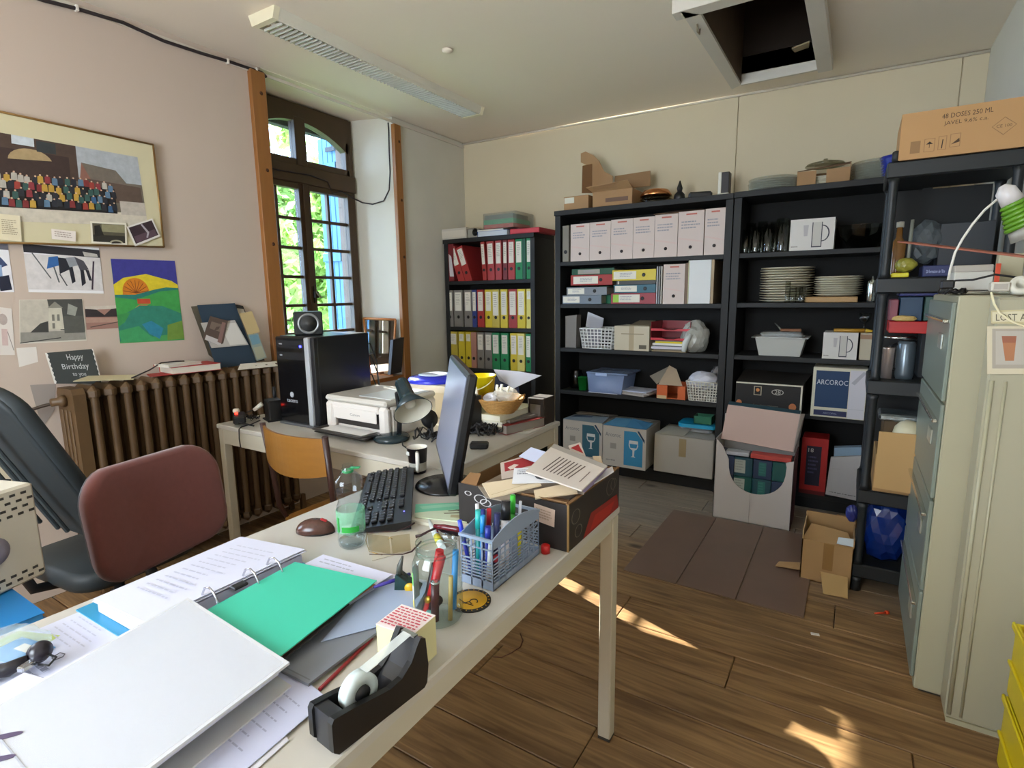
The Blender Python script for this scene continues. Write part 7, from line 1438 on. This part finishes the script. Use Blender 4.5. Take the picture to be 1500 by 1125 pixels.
# clutter at lower left: bag, adapter, headphone
flat('leaflet', 'yellow-green leaflet under the plastic bag at the left desk edge', [(-1.285, .30), (-1.20, .335), (-1.17, .27), (-1.27, .20)], D, '#b8c46a', [], .001, 'leaflet')
solo('plastic_bag', 'crumpled clear bag with blue print at the left desk edge', 'bag', crumple((-1.20, .265, D+.018), .05, 51, film('#c4d4e0', .3, .12), sx=(1.3, .9, .36), zmin=D+.002))
flat('bag_print', 'blue printed leaflet inside the clear bag', [(-1.25, .295), (-1.16, .315), (-1.15, .26), (-1.24, .24)], D+.003, '#5f9ac8', [('#e4dfd0', R4(.3, .2, .9, .5))], .001, 'leaflet')
t = thing('earphones', 'black headset earpiece with chrome connector lying on the desk at left', 'headset', (-1.12, .275, D), world=True); e0 = Vector(atZ(58, 955, D+.03))
part(t, 'earpiece', MB().lathe([(.006, -.018), (.014, -.016), (.017, -.006), (.013, .0), (.016, .004), (.016, .012), (.008, .018), (0, .019)], e0, M('#26222a', .3), 18, R=Matrix.Rotation(1.0, 3, 'Y'))); part(t, 'connector', MB().box(e0+Vector((.012, -.022, -.008)), (.013, .022, .010), M('#c8ccd2', .15, .9), rz=.4, bev=.002), 'chrome connector'); part(t, 'loop', MB().tube([e0+Vector((.012, .004, 0)), e0+Vector((.03, .012, -.006)), e0+Vector((.034, .0, -.012)), e0+Vector((.016, -.008, -.012))], .002, blkp, 6))
part(t, 'band', MB().tube([e0+Vector((-.004, -.014, -.006)), e0+Vector((-.012, -.04, -.012)), e0+Vector((-.03, -.055, -.014)), e0+Vector((-.02, -.085, -.02))], [.008, .012, .012, .010], M('#1f1c22', .35), 10))
t = thing('usb_adapter', 'white plug adapter block beside the headset at lower left', 'adapter', (-1.03, .235, D), .25); part(t, 'body', MB().box((0, .0, .018), (.07, .05, .036), M('#d4d2e4', .3), bev=.006)); part(t, 'marks', MB().box((-.01, -.0255, .016), (.008, .001, .006), M('#5a5668', .5))); part(t, 'socket', MB().box((.01, -.0255, .016), (.008, .001, .006), M('#5a5668', .5)))
solo('paperclip', 'paperclip lying on the white sheet by the headset', 'paperclip', MB().tube([Vector(atZ(x, y_, D+.003)) for x, y_ in ((76, 963), (88, 956), (95, 958), (92, 962), (80, 967), (76, 964))], .0009, M('#6a6a72', .3, .8), 5))
# note cube
nc = (-.603, .617); nm_ = MB().box((nc[0], nc[1], D+.036), (.074, .066, .072), M('#d8cf9c', .8), rz=.06, bev=.001)
t = thing('note_cube', 'cream paper note cube with a red printed top sheet', 'note block', (nc[0], nc[1], D), .06)
part(t, 'block', MB().box((0, 0, .036), (.074, .066, .072), M('#d9d09e', .8), bev=.001)); c = [(-.037, .033, .0732), (.037, .033, .0732), (.037, -.033, .0732), (-.037, -.033, .0732)]
pl = []
rd = random.Random(9)
for r in range(8):
    u = .05
    while u < .88: w = rd.uniform(.06, .16); pl.append(('#c2505c', R4(u, .08+r*.11, min(u+w, .95), .13+r*.11))); u += w+.03
part(t, 'top_sheet', sheetmb(c, '#e8dcd8', pl, .0006))
# tape dispenser
t = thing('tape_dispenser', 'black desktop tape dispenser with a white roll at the desk edge', 'tape dispenser', (-.575, .42, D), -.09)
bk_ = M('#141416', .32)
side = [(-.004, .008), (.004, 0), (.162, 0), (.168, .006), (.172, .035), (.168, .082), (.158, .088), (.150, .078), (.138, .058), (.118, .043), (.095, .040), (.06, .046), (.03, .052), (.0, .056), (-.004, .05)]
for x0 in (-.028, .018): part(t, 'side_wall', MB().prism([(a, b_) for a, b_ in side], x0, x0+.010, bk_, 'x'))
core = [(.0, .0), (.165, 0), (.168, .035), (.164, .080), (.158, .082), (.146, .068), (.130, .048), (.112, .036), (.098, .012), (.03, .012), (.022, .050), (.0, .054)]
part(t, 'core', MB().prism(core, -.018, .018, M('#2c2c30', .3), 'x')); part(t, 'cutter', MB().box((0, .160, .0845), (.030, .008, .003), M('#c8ccd0', .2, .9)), 'steel cutter')
part(t, 'tape_roll', MB().lathe([(.013, -.0095), (.028, -.0095), (.028, .0095), (.013, .0095), (.013, -.0095)], (0, .060, .047), M('#c9d4d4', .25), 26, R=Matrix.Rotation(PI/2, 3, 'Y')), 'white roll of tape'); part(t, 'hub', MB().lathe([(.012, -.012), (.012, .012)], (0, .060, .047), blkp, 16, R=Matrix.Rotation(PI/2, 3, 'Y'))); part(t, 'tape_strip', MB().plate([(-.009, .070, .0735), (.009, .070, .0735), (.009, .156, .0865), (-.009, .156, .0865)], .0004, film('#dfe4e0', .5, .1)))
# glass jar with tools
jc = (-.638, .742); jr = .047
t = thing('glass_jar', 'glass jar without lid holding red scissors and pens', 'jar', (jc[0], jc[1], D), 0)
jg = glass('#eef6f4', .02, .975, 'jar', 1.4)
part(t, 'jar', MB().shell([(0, .003), (jr*.86, .003), (jr*.88, 0), (jr, .01), (jr, .112), (jr*.9, .125), (jr*.80, .130), (jr*.80, .150), (jr*.84, .151), (jr*.84, .154), (jr*.78, .154)], (0, 0, 0), jg, 32))
mb = MB()
for z in (.134, .141): mb.tube([(jr*.82*math.cos(a), jr*.82*math.sin(a), z) for a in [2*PI*k/24 for k in range(25)]], .0014, jg, 5, cap=False)
part(t, 'thread', mb, kind='stuff'); a0 = [(jr+.0006)*1.0]
lab = [(1.012*jr*math.cos(math.radians(a)), 1.012*jr*math.sin(math.radians(a))) for a in range(180, 241, 10)]; lab2 = [(1.004*jr*math.cos(math.radians(a)), 1.004*jr*math.sin(math.radians(a))) for a in range(240, 179, -10)]
part(t, 'label', MB().prism(lab+lab2, .03, .10, M('#cfd8d4', .5))); part(t, 'label_green', MB().prism([(x*1.006, y_*1.006) for x, y_ in lab]+[(x*1.009, y_*1.009) for x, y_ in lab2], .075, .10, M('#6aba5c', .5))); part(t, 'label_yellow', MB().prism([(x*1.006, y_*1.006) for x, y_ in lab]+[(x*1.009, y_*1.009) for x, y_ in lab2], .03, .045, M('#c9b84c', .5)))
def stick(name, label, cat, a, b_, r, h, cap=None, metal=0, rough=.35, n=10):
    t_ = thing(name, label, cat, a, world=True) if cap else None
    A, B = Vector(a), Vector(b_)
    if not cap: return solo(name, label, cat, MB().tube([A, B], r, M(h, rough, metal), n))
    part(t_, 'barrel', MB().tube([A, A.lerp(B, .72)], r, M(h, rough, metal), n)); part(t_, 'cap', MB().tube([A.lerp(B, .72), B], [r*1.15, r*1.05], M(cap, rough), n)); return t_
J = lambda x, y_, z: (jc[0]+x, jc[1]+y_, D+z)
stick('utility_knife', 'red utility knife standing slanted in the glass jar', 'knife', J(-.012, -.022, .012), J(.012, .0, .128), .0085, '#c01c26', n=6)
stick('marker', 'red capped marker leaning in the glass jar', 'pen', J(-.02, .0, .01), J(-.002, .012, .130), .008, '#8a1a20', '#c01c26')
stick('blue_pen', 'light blue pen standing at the right side of the glass jar', 'pen', J(.028, .010, .02), J(.030, .020, .135), .006, '#2f86c8')
stick('tool_handle', 'dark maroon tool with a steel ring inside the glass jar', 'tool', J(.012, -.026, .01), J(.016, -.026, .085), .008, '#4a1820'); solo('steel_ring', 'small steel ring on the maroon tool in the jar', 'ring', MB().lathe([(.004, 0), (.0085, 0), (.0085, .003), (.004, .003)], J(.016, -.026, .086), M('#c8c8cc', .15, .9), 16))
stick('wooden_stick', 'pale wooden stick at the right wall of the glass jar', 'stick', J(.034, -.008, .008), J(.036, -.004, .095), .0045, '#b89a58')
stick('black_tool', 'black pliers handle lying low inside the glass jar', 'tool', J(-.022, -.012, .008), J(.018, -.02, .05), .009, '#1c1a1c'); stick('scissor_blade', 'grey steel scissor blade inside the glass jar', 'scissors', J(-.028, -.008, .01), J(-.014, .01, .10), .007, '#5a565c', metal=.6)
solo('sharpener', 'pale teal pencil sharpener at the bottom of the glass jar', 'sharpener', MB().box(J(.004, -.028, .016), (.02, .012, .022), M('#7ab8b8', .4), rz=.3, bev=.003)); solo('coin', 'brass coin lying inside the glass jar', 'coin', MB().lathe([(0, 0), (.007, 0), (.007, .0015), (0, .0015)], J(.0, -.03, .05), M('#c89a3c', .3, .8), 14, R=Matrix.Rotation(1.2, 3, 'X')))
# coaster
t = thing('coaster', 'round yellow and black sticker disc beside the glass jar', 'coaster', (-.617, .815, D), 0)
part(t, 'disc', MB().lathe([(.042, 0), (.042, .003), (0, .003)], (0, 0, 0), M('#1c1a18', .5), 32)); part(t, 'yellow_face', MB().lathe([(.034, .003), (.034, .0034), (0, .0034)], (0, 0, 0), M('#d9a41c', .5), 32))
mb = MB(); kk = M('#2c2010', .5)
mb.tube([(.010+.008*math.cos(a), -.002+.008*math.sin(a), .0038) for a in [2*PI*k/14 for k in range(12)]], .0012, kk, 5); mb.tube([(-.02, -.010, .0038), (.0, -.016, .0038), (.018, -.014, .0038)], .001, kk, 5); mb.tube([(-.004, -.018, .0038), (.004, -.006, .0038)], .001, kk, 5)
part(t, 'emblem', mb, kind='stuff'); mb = MB()
for k in range(22): a = 2*PI*k/22; mb.box((.038*math.cos(a), .038*math.sin(a), .0033), (.003, .002, .0006), M('#c9961c', .5), rz=a)
part(t, 'rim_dashes', mb, kind='stuff')
# small dark stapler-like trinket
t = thing('ornament', 'small dark green marbled prism ornament with a grey spike', 'ornament', (-.745, .775, D), .5); gr = M('#1f3a38', .2, mot=.7, scale=80)
part(t, 'prism', MB().prism([(-.028, 0), (.030, 0), (.026, .014), (.0, .030), (-.018, .045), (-.024, .045)], -.014, .014, gr, 'y')); part(t, 'badge', MB().lathe([(.011, 0), (.011, .002), (0, .002)], (.006, -.0145, .020), M('#d0a41c', .4), 16, R=Matrix.Rotation(PI/2, 3, 'X'))); part(t, 'spike', MB().tube([(-.019, 0, .044), (-.017, 0, .06), (-.010, 0, .082)], [.007, .006, .002], M('#4a4a46', .4), 8)); part(t, 'rail', MB().tube([(-.024, -.0145, .012), (.026, -.0145, .016)], .0012, M('#a8a8a0', .3, .8), 5))
# glasses
gw = M('#3a1c20', .35); t = thing('reading_glasses', 'rimless reading glasses with dark temples lying on a clear case', 'glasses', (-.92, .90, D), world=True)
def ZQ(px, py, z): return Vector(atZ(px, py, z))
lens = glass('#f0ece0', .02, .95, 'lens', 1.3)
for s, (u, v) in enumerate(((548, 798), (575, 795))):
    pass
part(t, 'lens', MB().plate([ZQ(538, 782, D+.030), ZQ(541, 806, D+.004), ZQ(572, 812, D+.004), ZQ(570, 786, D+.030)], .0015, lens)); part(t, 'lens', MB().plate([ZQ(572, 786, D+.030), ZQ(575, 811, D+.004), ZQ(602, 806, D+.004), ZQ(600, 782, D+.030)], .0015, lens))
part(t, 'bridge', MB().tube([ZQ(568, 790, D+.026), ZQ(572, 787, D+.030), ZQ(575, 790, D+.026)], .001, M('#b8a060', .25, .9), 5)); part(t, 'rim', MB().tube([ZQ(538, 779, D+.03), ZQ(536, 792, D+.018), ZQ(541, 808, D+.004), ZQ(560, 813, D+.003)], .001, M('#c0a46a', .25, .9), 5))
part(t, 'temple', MB().tube([ZQ(541, 812, D+.006), ZQ(590, 812, D+.006), ZQ(603, 808, D+.008), ZQ(617, 793, D+.018)], [.001, .0012, .002, .0022], gw, 6)); part(t, 'temple', MB().tube([ZQ(538, 780, D+.028), ZQ(580, 778, D+.022), ZQ(598, 772, D+.02), ZQ(607, 766, D+.02)], [.001, .0012, .002, .0022], gw, 6))
flat('glasses_cloth', 'pale beige glasses cloth under the reading glasses', [Zp(545, 782, D), Zp(610, 778, D), Zp(625, 800, D), Zp(545, 822, D)], D, '#c9c0ae', [], .0012, 'cloth')
t = thing('sunglasses', 'dark red folded glasses lying against the pen basket', 'glasses', (-.82, .99, D), world=True); rg = M('#5a1620', .2)
part(t, 'frame_front', MB().tube([ZQ(636, 771, D+.030), ZQ(650, 772, D+.032), ZQ(668, 775, D+.032), ZQ(676, 778, D+.03)], [.006, .0075, .0075, .006], rg, 8)); part(t, 'lens', MB().plate([ZQ(640, 774, D+.026), ZQ(654, 783, D+.006), ZQ(672, 785, D+.006), ZQ(676, 777, D+.026)], .002, M('#1a1018', .15))); part(t, 'temple', MB().tube([ZQ(640, 773, D+.028), ZQ(628, 778, D+.022), ZQ(617, 784, D+.016), ZQ(609, 786, D+.013)], [.0035, .003, .0035, .0045], M('#2a0f16', .3), 8)); part(t, 'temple', MB().tube([ZQ(640, 774, D+.026), ZQ(642, 784, D+.008), ZQ(650, 792, D+.004)], .0025, rg, 8))
t = thing('glue_pen', 'white correction pen with a yellow mark lying behind the glass jar', 'pen', (-.81, .94, D), world=True); part(t, 'barrel', MB().tube([ZQ(628, 762, D+.006), ZQ(638, 782, D+.008), ZQ(648, 803, D+.008)], [.004, .009, .009], M('#dfe6e8', .3), 10)); part(t, 'yellow_mark', MB().tube([ZQ(640, 786, D+.0085), ZQ(644, 795, D+.0085)], .0095, M('#d8c83c', .4), 10))
flat('plastic_case', 'clear plastic case sheet left of the pen basket', [Zp(640, 785, D+.004), Zp(672, 792, D+.004), Zp(676, 845, D+.004), Zp(645, 838, D+.004)], D+.003, film('#d6d2ce', .6, .2), [], .002, 'case')
# magazine, white boards
flat('notebook', 'white thick booklet lying under the green magazine', [(-1.035, 1.14), (-.85, 1.255), (-.80, 1.07), (-.99, 1.045)], D, '#d8d4c4', [], .008, 'booklet')
flat('magazine', 'magazine with a green cover and dark sketch behind the pen basket', [(-1.045, 1.13), (-.865, 1.262), (-.79, 1.12), (-.985, 1.06)], D+.009, '#c4cdb0', [('#6fb896', [(0, 0), (1, 0), (1, .35), (.6, .4), (.2, .55), (0, .7)]), ('#8fc4a6', [(.05, .2), (.5, .05), (.6, .2), (.1, .4)]), ('#5a5640', seg(.45, .5, .95, .3, .05)), ('#6a6248', seg(.4, .65, .9, .5, .06)), ('#4a4436', seg(.55, .42, .8, .7, .03)), ('#a89c78', R4(.5, .7, .9, .85))], .003, 'magazine')
# pen basket
gb = M('#8f9db4', .4)
bx0, bx1, by0, by1, bh = -.678, -.596, .868, 1.062, .112
t = thing('cutlery_basket', 'grey-blue plastic slotted basket full of pens at the desk edge', 'basket', ((bx0+bx1)/2, (by0+by1)/2, D), world=True)
zb2 = D+.001
for (x, lab) in ((bx1, 'r'), (bx0, 'l')):
    N = 12; poly = []
    mb = MB(); th_ = .0022; xa = x-th_ if lab == 'r' else x
    def topz(u): return zb2+bh*(1.0+.16*math.sin(PI*min(1, max(0, u))))
    for k in range(N):
        u0, u1 = k/N, (k+1)/N; ya, yb2 = by0+(by1-by0)*u0, by0+(by1-by0)*u1
        mb.prism([(ya, zb2+bh*.80), (yb2, zb2+bh*.80), (yb2, topz(u1)), (ya, topz(u0))], xa, xa+th_, gb, 'x')
    mb.bb(xa, xa+th_, by0, by1, zb2, zb2+.014, gb)
    for k in range(9): yy = by0+(by1-by0)*k/8; mb.bb(xa, xa+th_, yy-.0015, yy+.0015, zb2, zb2+bh*.82, gb)
    for z in (.020, .027, .034, .041, .048, .055, .068, .082): mb.bb(xa, xa+th_, by0, by1-.05 if z < .06 else by1, zb2+z-.001, zb2+z+.001, gb)
    if lab == 'r':
        for k in range(5):
            zc2 = zb2+.022+.014*k; mb.plate([(x, by1-.048, zc2), (x, by1-.046, zc2), (x, by1-.006, zc2+.016), (x, by1-.008, zc2+.016)], -.002, gb); mb.plate([(x, by1-.048, zc2+.016), (x, by1-.046, zc2+.016), (x, by1-.006, zc2), (x, by1-.008, zc2)], -.002, gb)
    part(t, 'side_panel', mb)
for y_ in (by0, by1):
    mb = MB(); mb.bb(bx0, bx1, y_-.001, y_+.0012, zb2, zb2+.018, gb); mb.bb(bx0-.003, bx1+.002, y_-.004, y_+.002, zb2+bh-.006, zb2+bh, gb)
    for k in range(4): xx = bx0+(bx1-bx0)*k/3; mb.bb(max(bx0, xx-.0016), min(bx1, xx+.0016), y_-.001, y_+.0012, zb2, zb2+bh-.004, gb)
    for z in (.024, .031, .038, .045, .052, .060, .088): mb.bb(bx0, bx1, y_-.001, y_+.0012, zb2+z-.0013, zb2+z+.0013, gb)
    part(t, 'end_panel', mb)
part(t, 'floor', MB().bb(bx0, bx1, by0, by1, zb2, zb2+.002, gb)); part(t, 'divider', MB().bb(bx0, bx1, .964, .966, zb2, zb2+bh*.8, gb))
Bk = lambda x, y_, z: (bx0+x, by0+y_, D+z)
pens = [('blue ballpoint with dark blue cap leaning left out of the pen basket', (.012, .02, .008), (-.008, .008, .135), .0045, '#1f2a9c', '#2c3cc8'),
 ('white pen sticking up at the far left of the pen basket', (.012, .05, .008), (.0, .062, .155), .0045, '#d8d8dc', None),
 ('teal marker with rounded top in the pen basket', (.02, .035, .008), (.016, .045, .150), .007, '#1f8a8a', '#27a39c'),
 ('sky blue pen beside the teal marker in the pen basket', (.030, .030, .008), (.034, .035, .145), .005, '#2a8ad0', '#2a8ad0'),
 ('dark blue pen crossing the sky blue one in the pen basket', (.040, .02, .008), (.028, .045, .155), .0045, '#16256c', '#16256c'),
 ('pen with a red round top in the pen basket', (.030, .055, .008), (.032, .062, .150), .005, '#b8b8bc', '#c8242c'),
 ('royal blue marker near the front end of the pen basket', (.055, .02, .008), (.056, .022, .130), .006, '#2438b0', '#1a2a90'),
 ('navy scissors grip rising from the pen basket', (.058, .04, .008), (.060, .052, .150), .007, '#1c2454', None),
 ('white glue stick leaning in the middle of the pen basket', (.055, .085, .008), (.045, .11, .155), .010, '#dcd6da', '#17171c'),
 ('green topped pen at the far end of the pen basket', (.045, .13, .008), (.045, .14, .158), .006, '#3aa83c', '#3cb83a'),
 ('clear ballpoint standing near the green topped pen', (.055, .14, .008), (.062, .145, .145), .0035, '#c8ccd8', None),
 ('thin grey pencil standing at the far end of the pen basket', (.035, .15, .008), (.03, .165, .15), .0035, '#a8acb8', None),
 ('white crayon seen through the end panel of the pen basket', (.060, .012, .008), (.066, .018, .095), .006, '#d8dce0', None)]
for lab_, a, b_, r, h, cap in pens: stick('pen' if 'scissors' not in lab_ else 'scissors', lab_, 'pen' if 'scissors' not in lab_ else 'scissors', Bk(*a), Bk(*b_), r, h, cap)
t = thing('highlighter', 'yellow highlighter seen through the side slots of the pen basket', 'pen', Bk(.07, .115, .045), world=True); part(t, 'barrel', MB().tube([Bk(.070, .112, .030), Bk(.070, .118, .095)], .0095, M('#cfc42a', .25), 14)); part(t, 'cap', MB().tube([Bk(.070, .118, .095), Bk(.070, .120, .112)], .0085, M('#b8ac1c', .3), 14))
solo('red_eraser', 'small red eraser at the bottom of the pen basket', 'eraser', MB().box(Bk(.066, .035, .055), (.012, .018, .014), M('#b8303c', .5), bev=.003)); solo('eraser', 'white eraser lying on the floor of the pen basket', 'eraser', MB().box(Bk(.045, .06, .02), (.03, .045, .018), M('#cfcbd2', .5), rz=.3, bev=.003)); solo('red_button', 'small round red object lying between the pen basket and the black box', 'button', MB().lathe([(.011, 0), (.011, .018), (.008, .02), (0, .02)], (-.587, 1.078, D), M('#c01c1c', .35), 16))
# black carton with papers
kx0, kx1, ky0, ky1, kh = -.865, -.540, 1.105, 1.432, .118
t = thing('black_carton', 'open black printed cardboard box heaped with leaflets at the desk corner', 'box', ((kx0+kx1)/2, (ky0+ky1)/2, D), world=True)
bc_ = M('#241e1c', .5, mot=.3, scale=30); kf = M('#7d5a36', .8, mot=.1, scale=14); z0, z1 = D+.0005, D+kh
for nm, a in (('front_wall', (kx0, kx1, ky0, ky0+.004)), ('back_wall', (kx0, kx1, ky1-.004, ky1)), ('side_wall', (kx0, kx0+.004, ky0, ky1)), ('side_wall', (kx1-.004, kx1, ky0, ky1))): part(t, nm, MB().bb(*a, z0, z1, bc_))
for nm, a in (('lining', (kx0+.004, kx1-.004, ky0+.004, ky0+.0065)), ('lining', (kx0+.004, kx1-.004, ky1-.0065, ky1-.004)), ('lining', (kx0+.004, kx0+.0065, ky0+.004, ky1-.004)), ('lining', (kx1-.0065, kx1-.004, ky0+.004, ky1-.004))): part(t, nm, MB().bb(*a, z0, z1+.001, kf))
part(t, 'bottom', MB().bb(kx0, kx1, ky0, ky1, z0-.0003, z0+.003, bc_)); part(t, 'rim', MB().bb(kx1-.0065, kx1+.001, ky0-.001, ky1, z1, z1+.0035, kf)); part(t, 'corner_edge', MB().bb(kx1-.003, kx1+.0015, ky0-.0015, ky0+.003, z0, z1, M('#8a6a3c', .7)))
c = [(kx0, ky0-.0006, z1), (kx1, ky0-.0006, z1), (kx1, ky0-.0006, z0), (kx0, ky0-.0006, z0)]
rings = []
for (cx, cy, r) in ((.22, .28, .06), (.27, .34, .05), (.40, .5, .06), (.10, .2, .03)):
    for k in range(12): a, b_ = 2*PI*k/12, 2*PI*(k+1)/12; rings.append(('#b8b4b4', seg(cx+r*math.cos(a), cy+r*1.6*math.sin(a), cx+r*math.cos(b_), cy+r*1.6*math.sin(b_), .012)))
part(t, 'front_print', sheetmb(c, M('#241e1c', .5), rings, .0005)); part(t, 'sticker', sheetmb([(-.632, ky0-.0015, z1-.012), (-.575, ky0-.0015, z1-.018), (-.577, ky0-.0015, z1-.062), (-.634, ky0-.0015, z1-.055)], '#c9b0a0', scrib(.1, .2, .9, .8, 4, '#a08878', seed=3), .0006), 'pale pink sticker')
c = [(kx1+.0006, ky0, z1), (kx1+.0006, ky1, z1), (kx1+.0006, ky1, z0), (kx1+.0006, ky0, z0)]; rings = [('#8a2018', [(.25, 1), (.40, .55), (.95, .62), (1, 1)]), ('#a82418', [(.38, .95), (.48, .68), (.9, .74), (.8, .95)])]
for (cx, cy, r) in ((.12, .35, .07), (.80, .3, .09), (.86, .28, .06), (.16, .7, .06)):
    for k in range(12): a, b_ = 2*PI*k/12, 2*PI*(k+1)/12; rings.append(('#6f675e', seg(cx+r*math.cos(a), cy+r*2.2*math.sin(a), cx+r*math.cos(b_), cy+r*2.2*math.sin(b_), .014)))
part(t, 'side_print', sheetmb(c, M('#2a2220', .5), rings, .0005))
part(t, 'flap', MB().plate([(kx0+.01, ky0, z1), (kx0+.06, ky0, z1), (kx0+.05, ky0+.035, z1+.02), (kx0+.015, ky0+.035, z1+.018)], .003, kf)); part(t, 'flap', MB().plate([(kx1-.13, ky0, z1+.004), (kx1-.004, ky0, z1+.004), (kx1-.02, ky0+.05, z1-.01), (kx1-.11, ky0+.05, z1-.01)], .003, kf))
# leaflets heaped in the box
def leaf(label, px, zs, base, polys=(), th=.002, name='leaflet', cat='leaflet'):
    cs = [ZQ(x, y_, z) for (x, y_), z in zip(px, zs)]; A, B, Dd = cs[0], cs[1], cs[3]; nn_ = (B-A).cross(Dd-A); o_ = Vector((0, 0, H)); r_ = Vector(_ray(*px[2])); cs[2] = o_+r_*((A-o_).dot(nn_)/r_.dot(nn_))
    return solo(name, label, cat, sheetmb(cs, base, polys, th))
H1 = D+kh
leaf('red and white leaflet at the back of the black box', [(832, 653), (850, 648), (858, 668), (842, 672)], [H1+.06]*2+[H1+.03]*2, '#cfc2ba', [('#a82c30', [(.1, .2), (.8, .1), (.9, .8)])])
leaf('red leaflet with a pale emblem at the left of the box', [(733, 678), (795, 660), (800, 690), (735, 702)], [H1+.04, H1+.05, H1+.03, H1+.015], '#c4b4a8', [('#9c2c30', R4(.08, .08, .95, .6)), ('#d8c4b8', [(.15, .4), (.3, .3), (.4, .4), (.3, .5), (.35, .55), (.2, .55)])])
leaf('pale blue folded sheet behind the red leaflet', [(760, 668), (778, 655), (800, 662), (786, 678)], [H1+.05, H1+.07, H1+.06, H1+.04], '#b4b8cc')
leaf('large white magazine with a dark striped print on top of the box', [(812, 650), (890, 682), (852, 718), (770, 690)], [H1+.07, H1+.045, H1+.02, H1+.05], '#c9beb4', [('#a09890', R4(0, .0, 1, .14))]+[('#4a3c38', seg(.42+.012*k, .30+.0*k, .40+.012*k, .31, .002)) for k in range(0)]+[('#5a4a44', seg(.28+.065*k, .30, .22+.065*k, .82, .022)) for k in range(8)]+[('#6a5a54', R4(.86, .4, .875, .8))], .004, 'magazine', 'magazine')
leaf('white printed sheet at the right rim of the black box', [(860, 700), (897, 683), (899, 690), (857, 716)], [H1+.012, H1+.03, H1+.02, H1+.006], '#d4cfd2', [], .003)
leaf('purple edged sheets under the striped magazine', [(852, 716), (889, 684), (892, 690), (856, 722)], [H1+.018, H1+.03, H1+.02, H1+.006], '#8a7a9a', [], .002)
leaf('white flyer with an oval dark device picture', [(753, 686), (824, 683), (823, 706), (750, 708)], [H1+.05, H1+.05, H1+.03, H1+.03], '#d4d4d8', [('#56565a', circ(.60, .52, .16, 1.9, 18)), ('#7a7a80', circ(.62, .40, .09, 1.3, 14)), ('#8a8a90', seg(.74, .2, .9, .5, .015)), ('#8a8a90', seg(.78, .2, .92, .45, .015))]+scrib(.08, .12, .35, .5, 3, '#7a7a84', seed=7), .002)
leaf('cream envelope folded over the front of the black box', [(706, 708), (782, 697), (793, 710), (718, 729)], [H1+.018, H1+.035, H1+.015, H1+.004], '#cbb89a', [('#b09c7c', seg(.05, .85, .9, .6, .03))], .004, 'envelope', 'envelope')
leaf('pale cream paper bag draped over the front rim of the box', [(782, 718), (842, 705), (846, 722), (784, 730)], [H1+.015, H1+.03, H1+.008, H1+.004], '#cbb698', [], .004, 'paper_bag', 'bag')
leaf('grey cardboard scrap at the left inside of the box', [(700, 712), (750, 722), (745, 735), (712, 728)], [H1+.004, H1+.008, H1+.002, H1+.002], '#8a7e70', [], .003)
leaf('small grey paper at the right corner of the black box', [(845, 706), (858, 708), (855, 724), (846, 722)], [H1+.02, H1+.02, H1+.006, H1+.006], '#a89c90', [], .002)
leaf('cream card sticking out at the back of the box', [(868, 668), (880, 668), (884, 682), (872, 680)], [H1+.03, H1+.03, H1+.01, H1+.01], '#c9b498', [], .002)
solo('leaflet_pile', 'pile of loose leaflets filling the black box', 'papers', MB().box(((kx0+kx1)/2, (ky0+ky1)/2, D+kh/2-.006), (kx1-kx0-.03, ky1-ky0-.03, kh-.02), M('#a89888', .8, mot=.3, scale=30), bev=.02), kind='stuff')
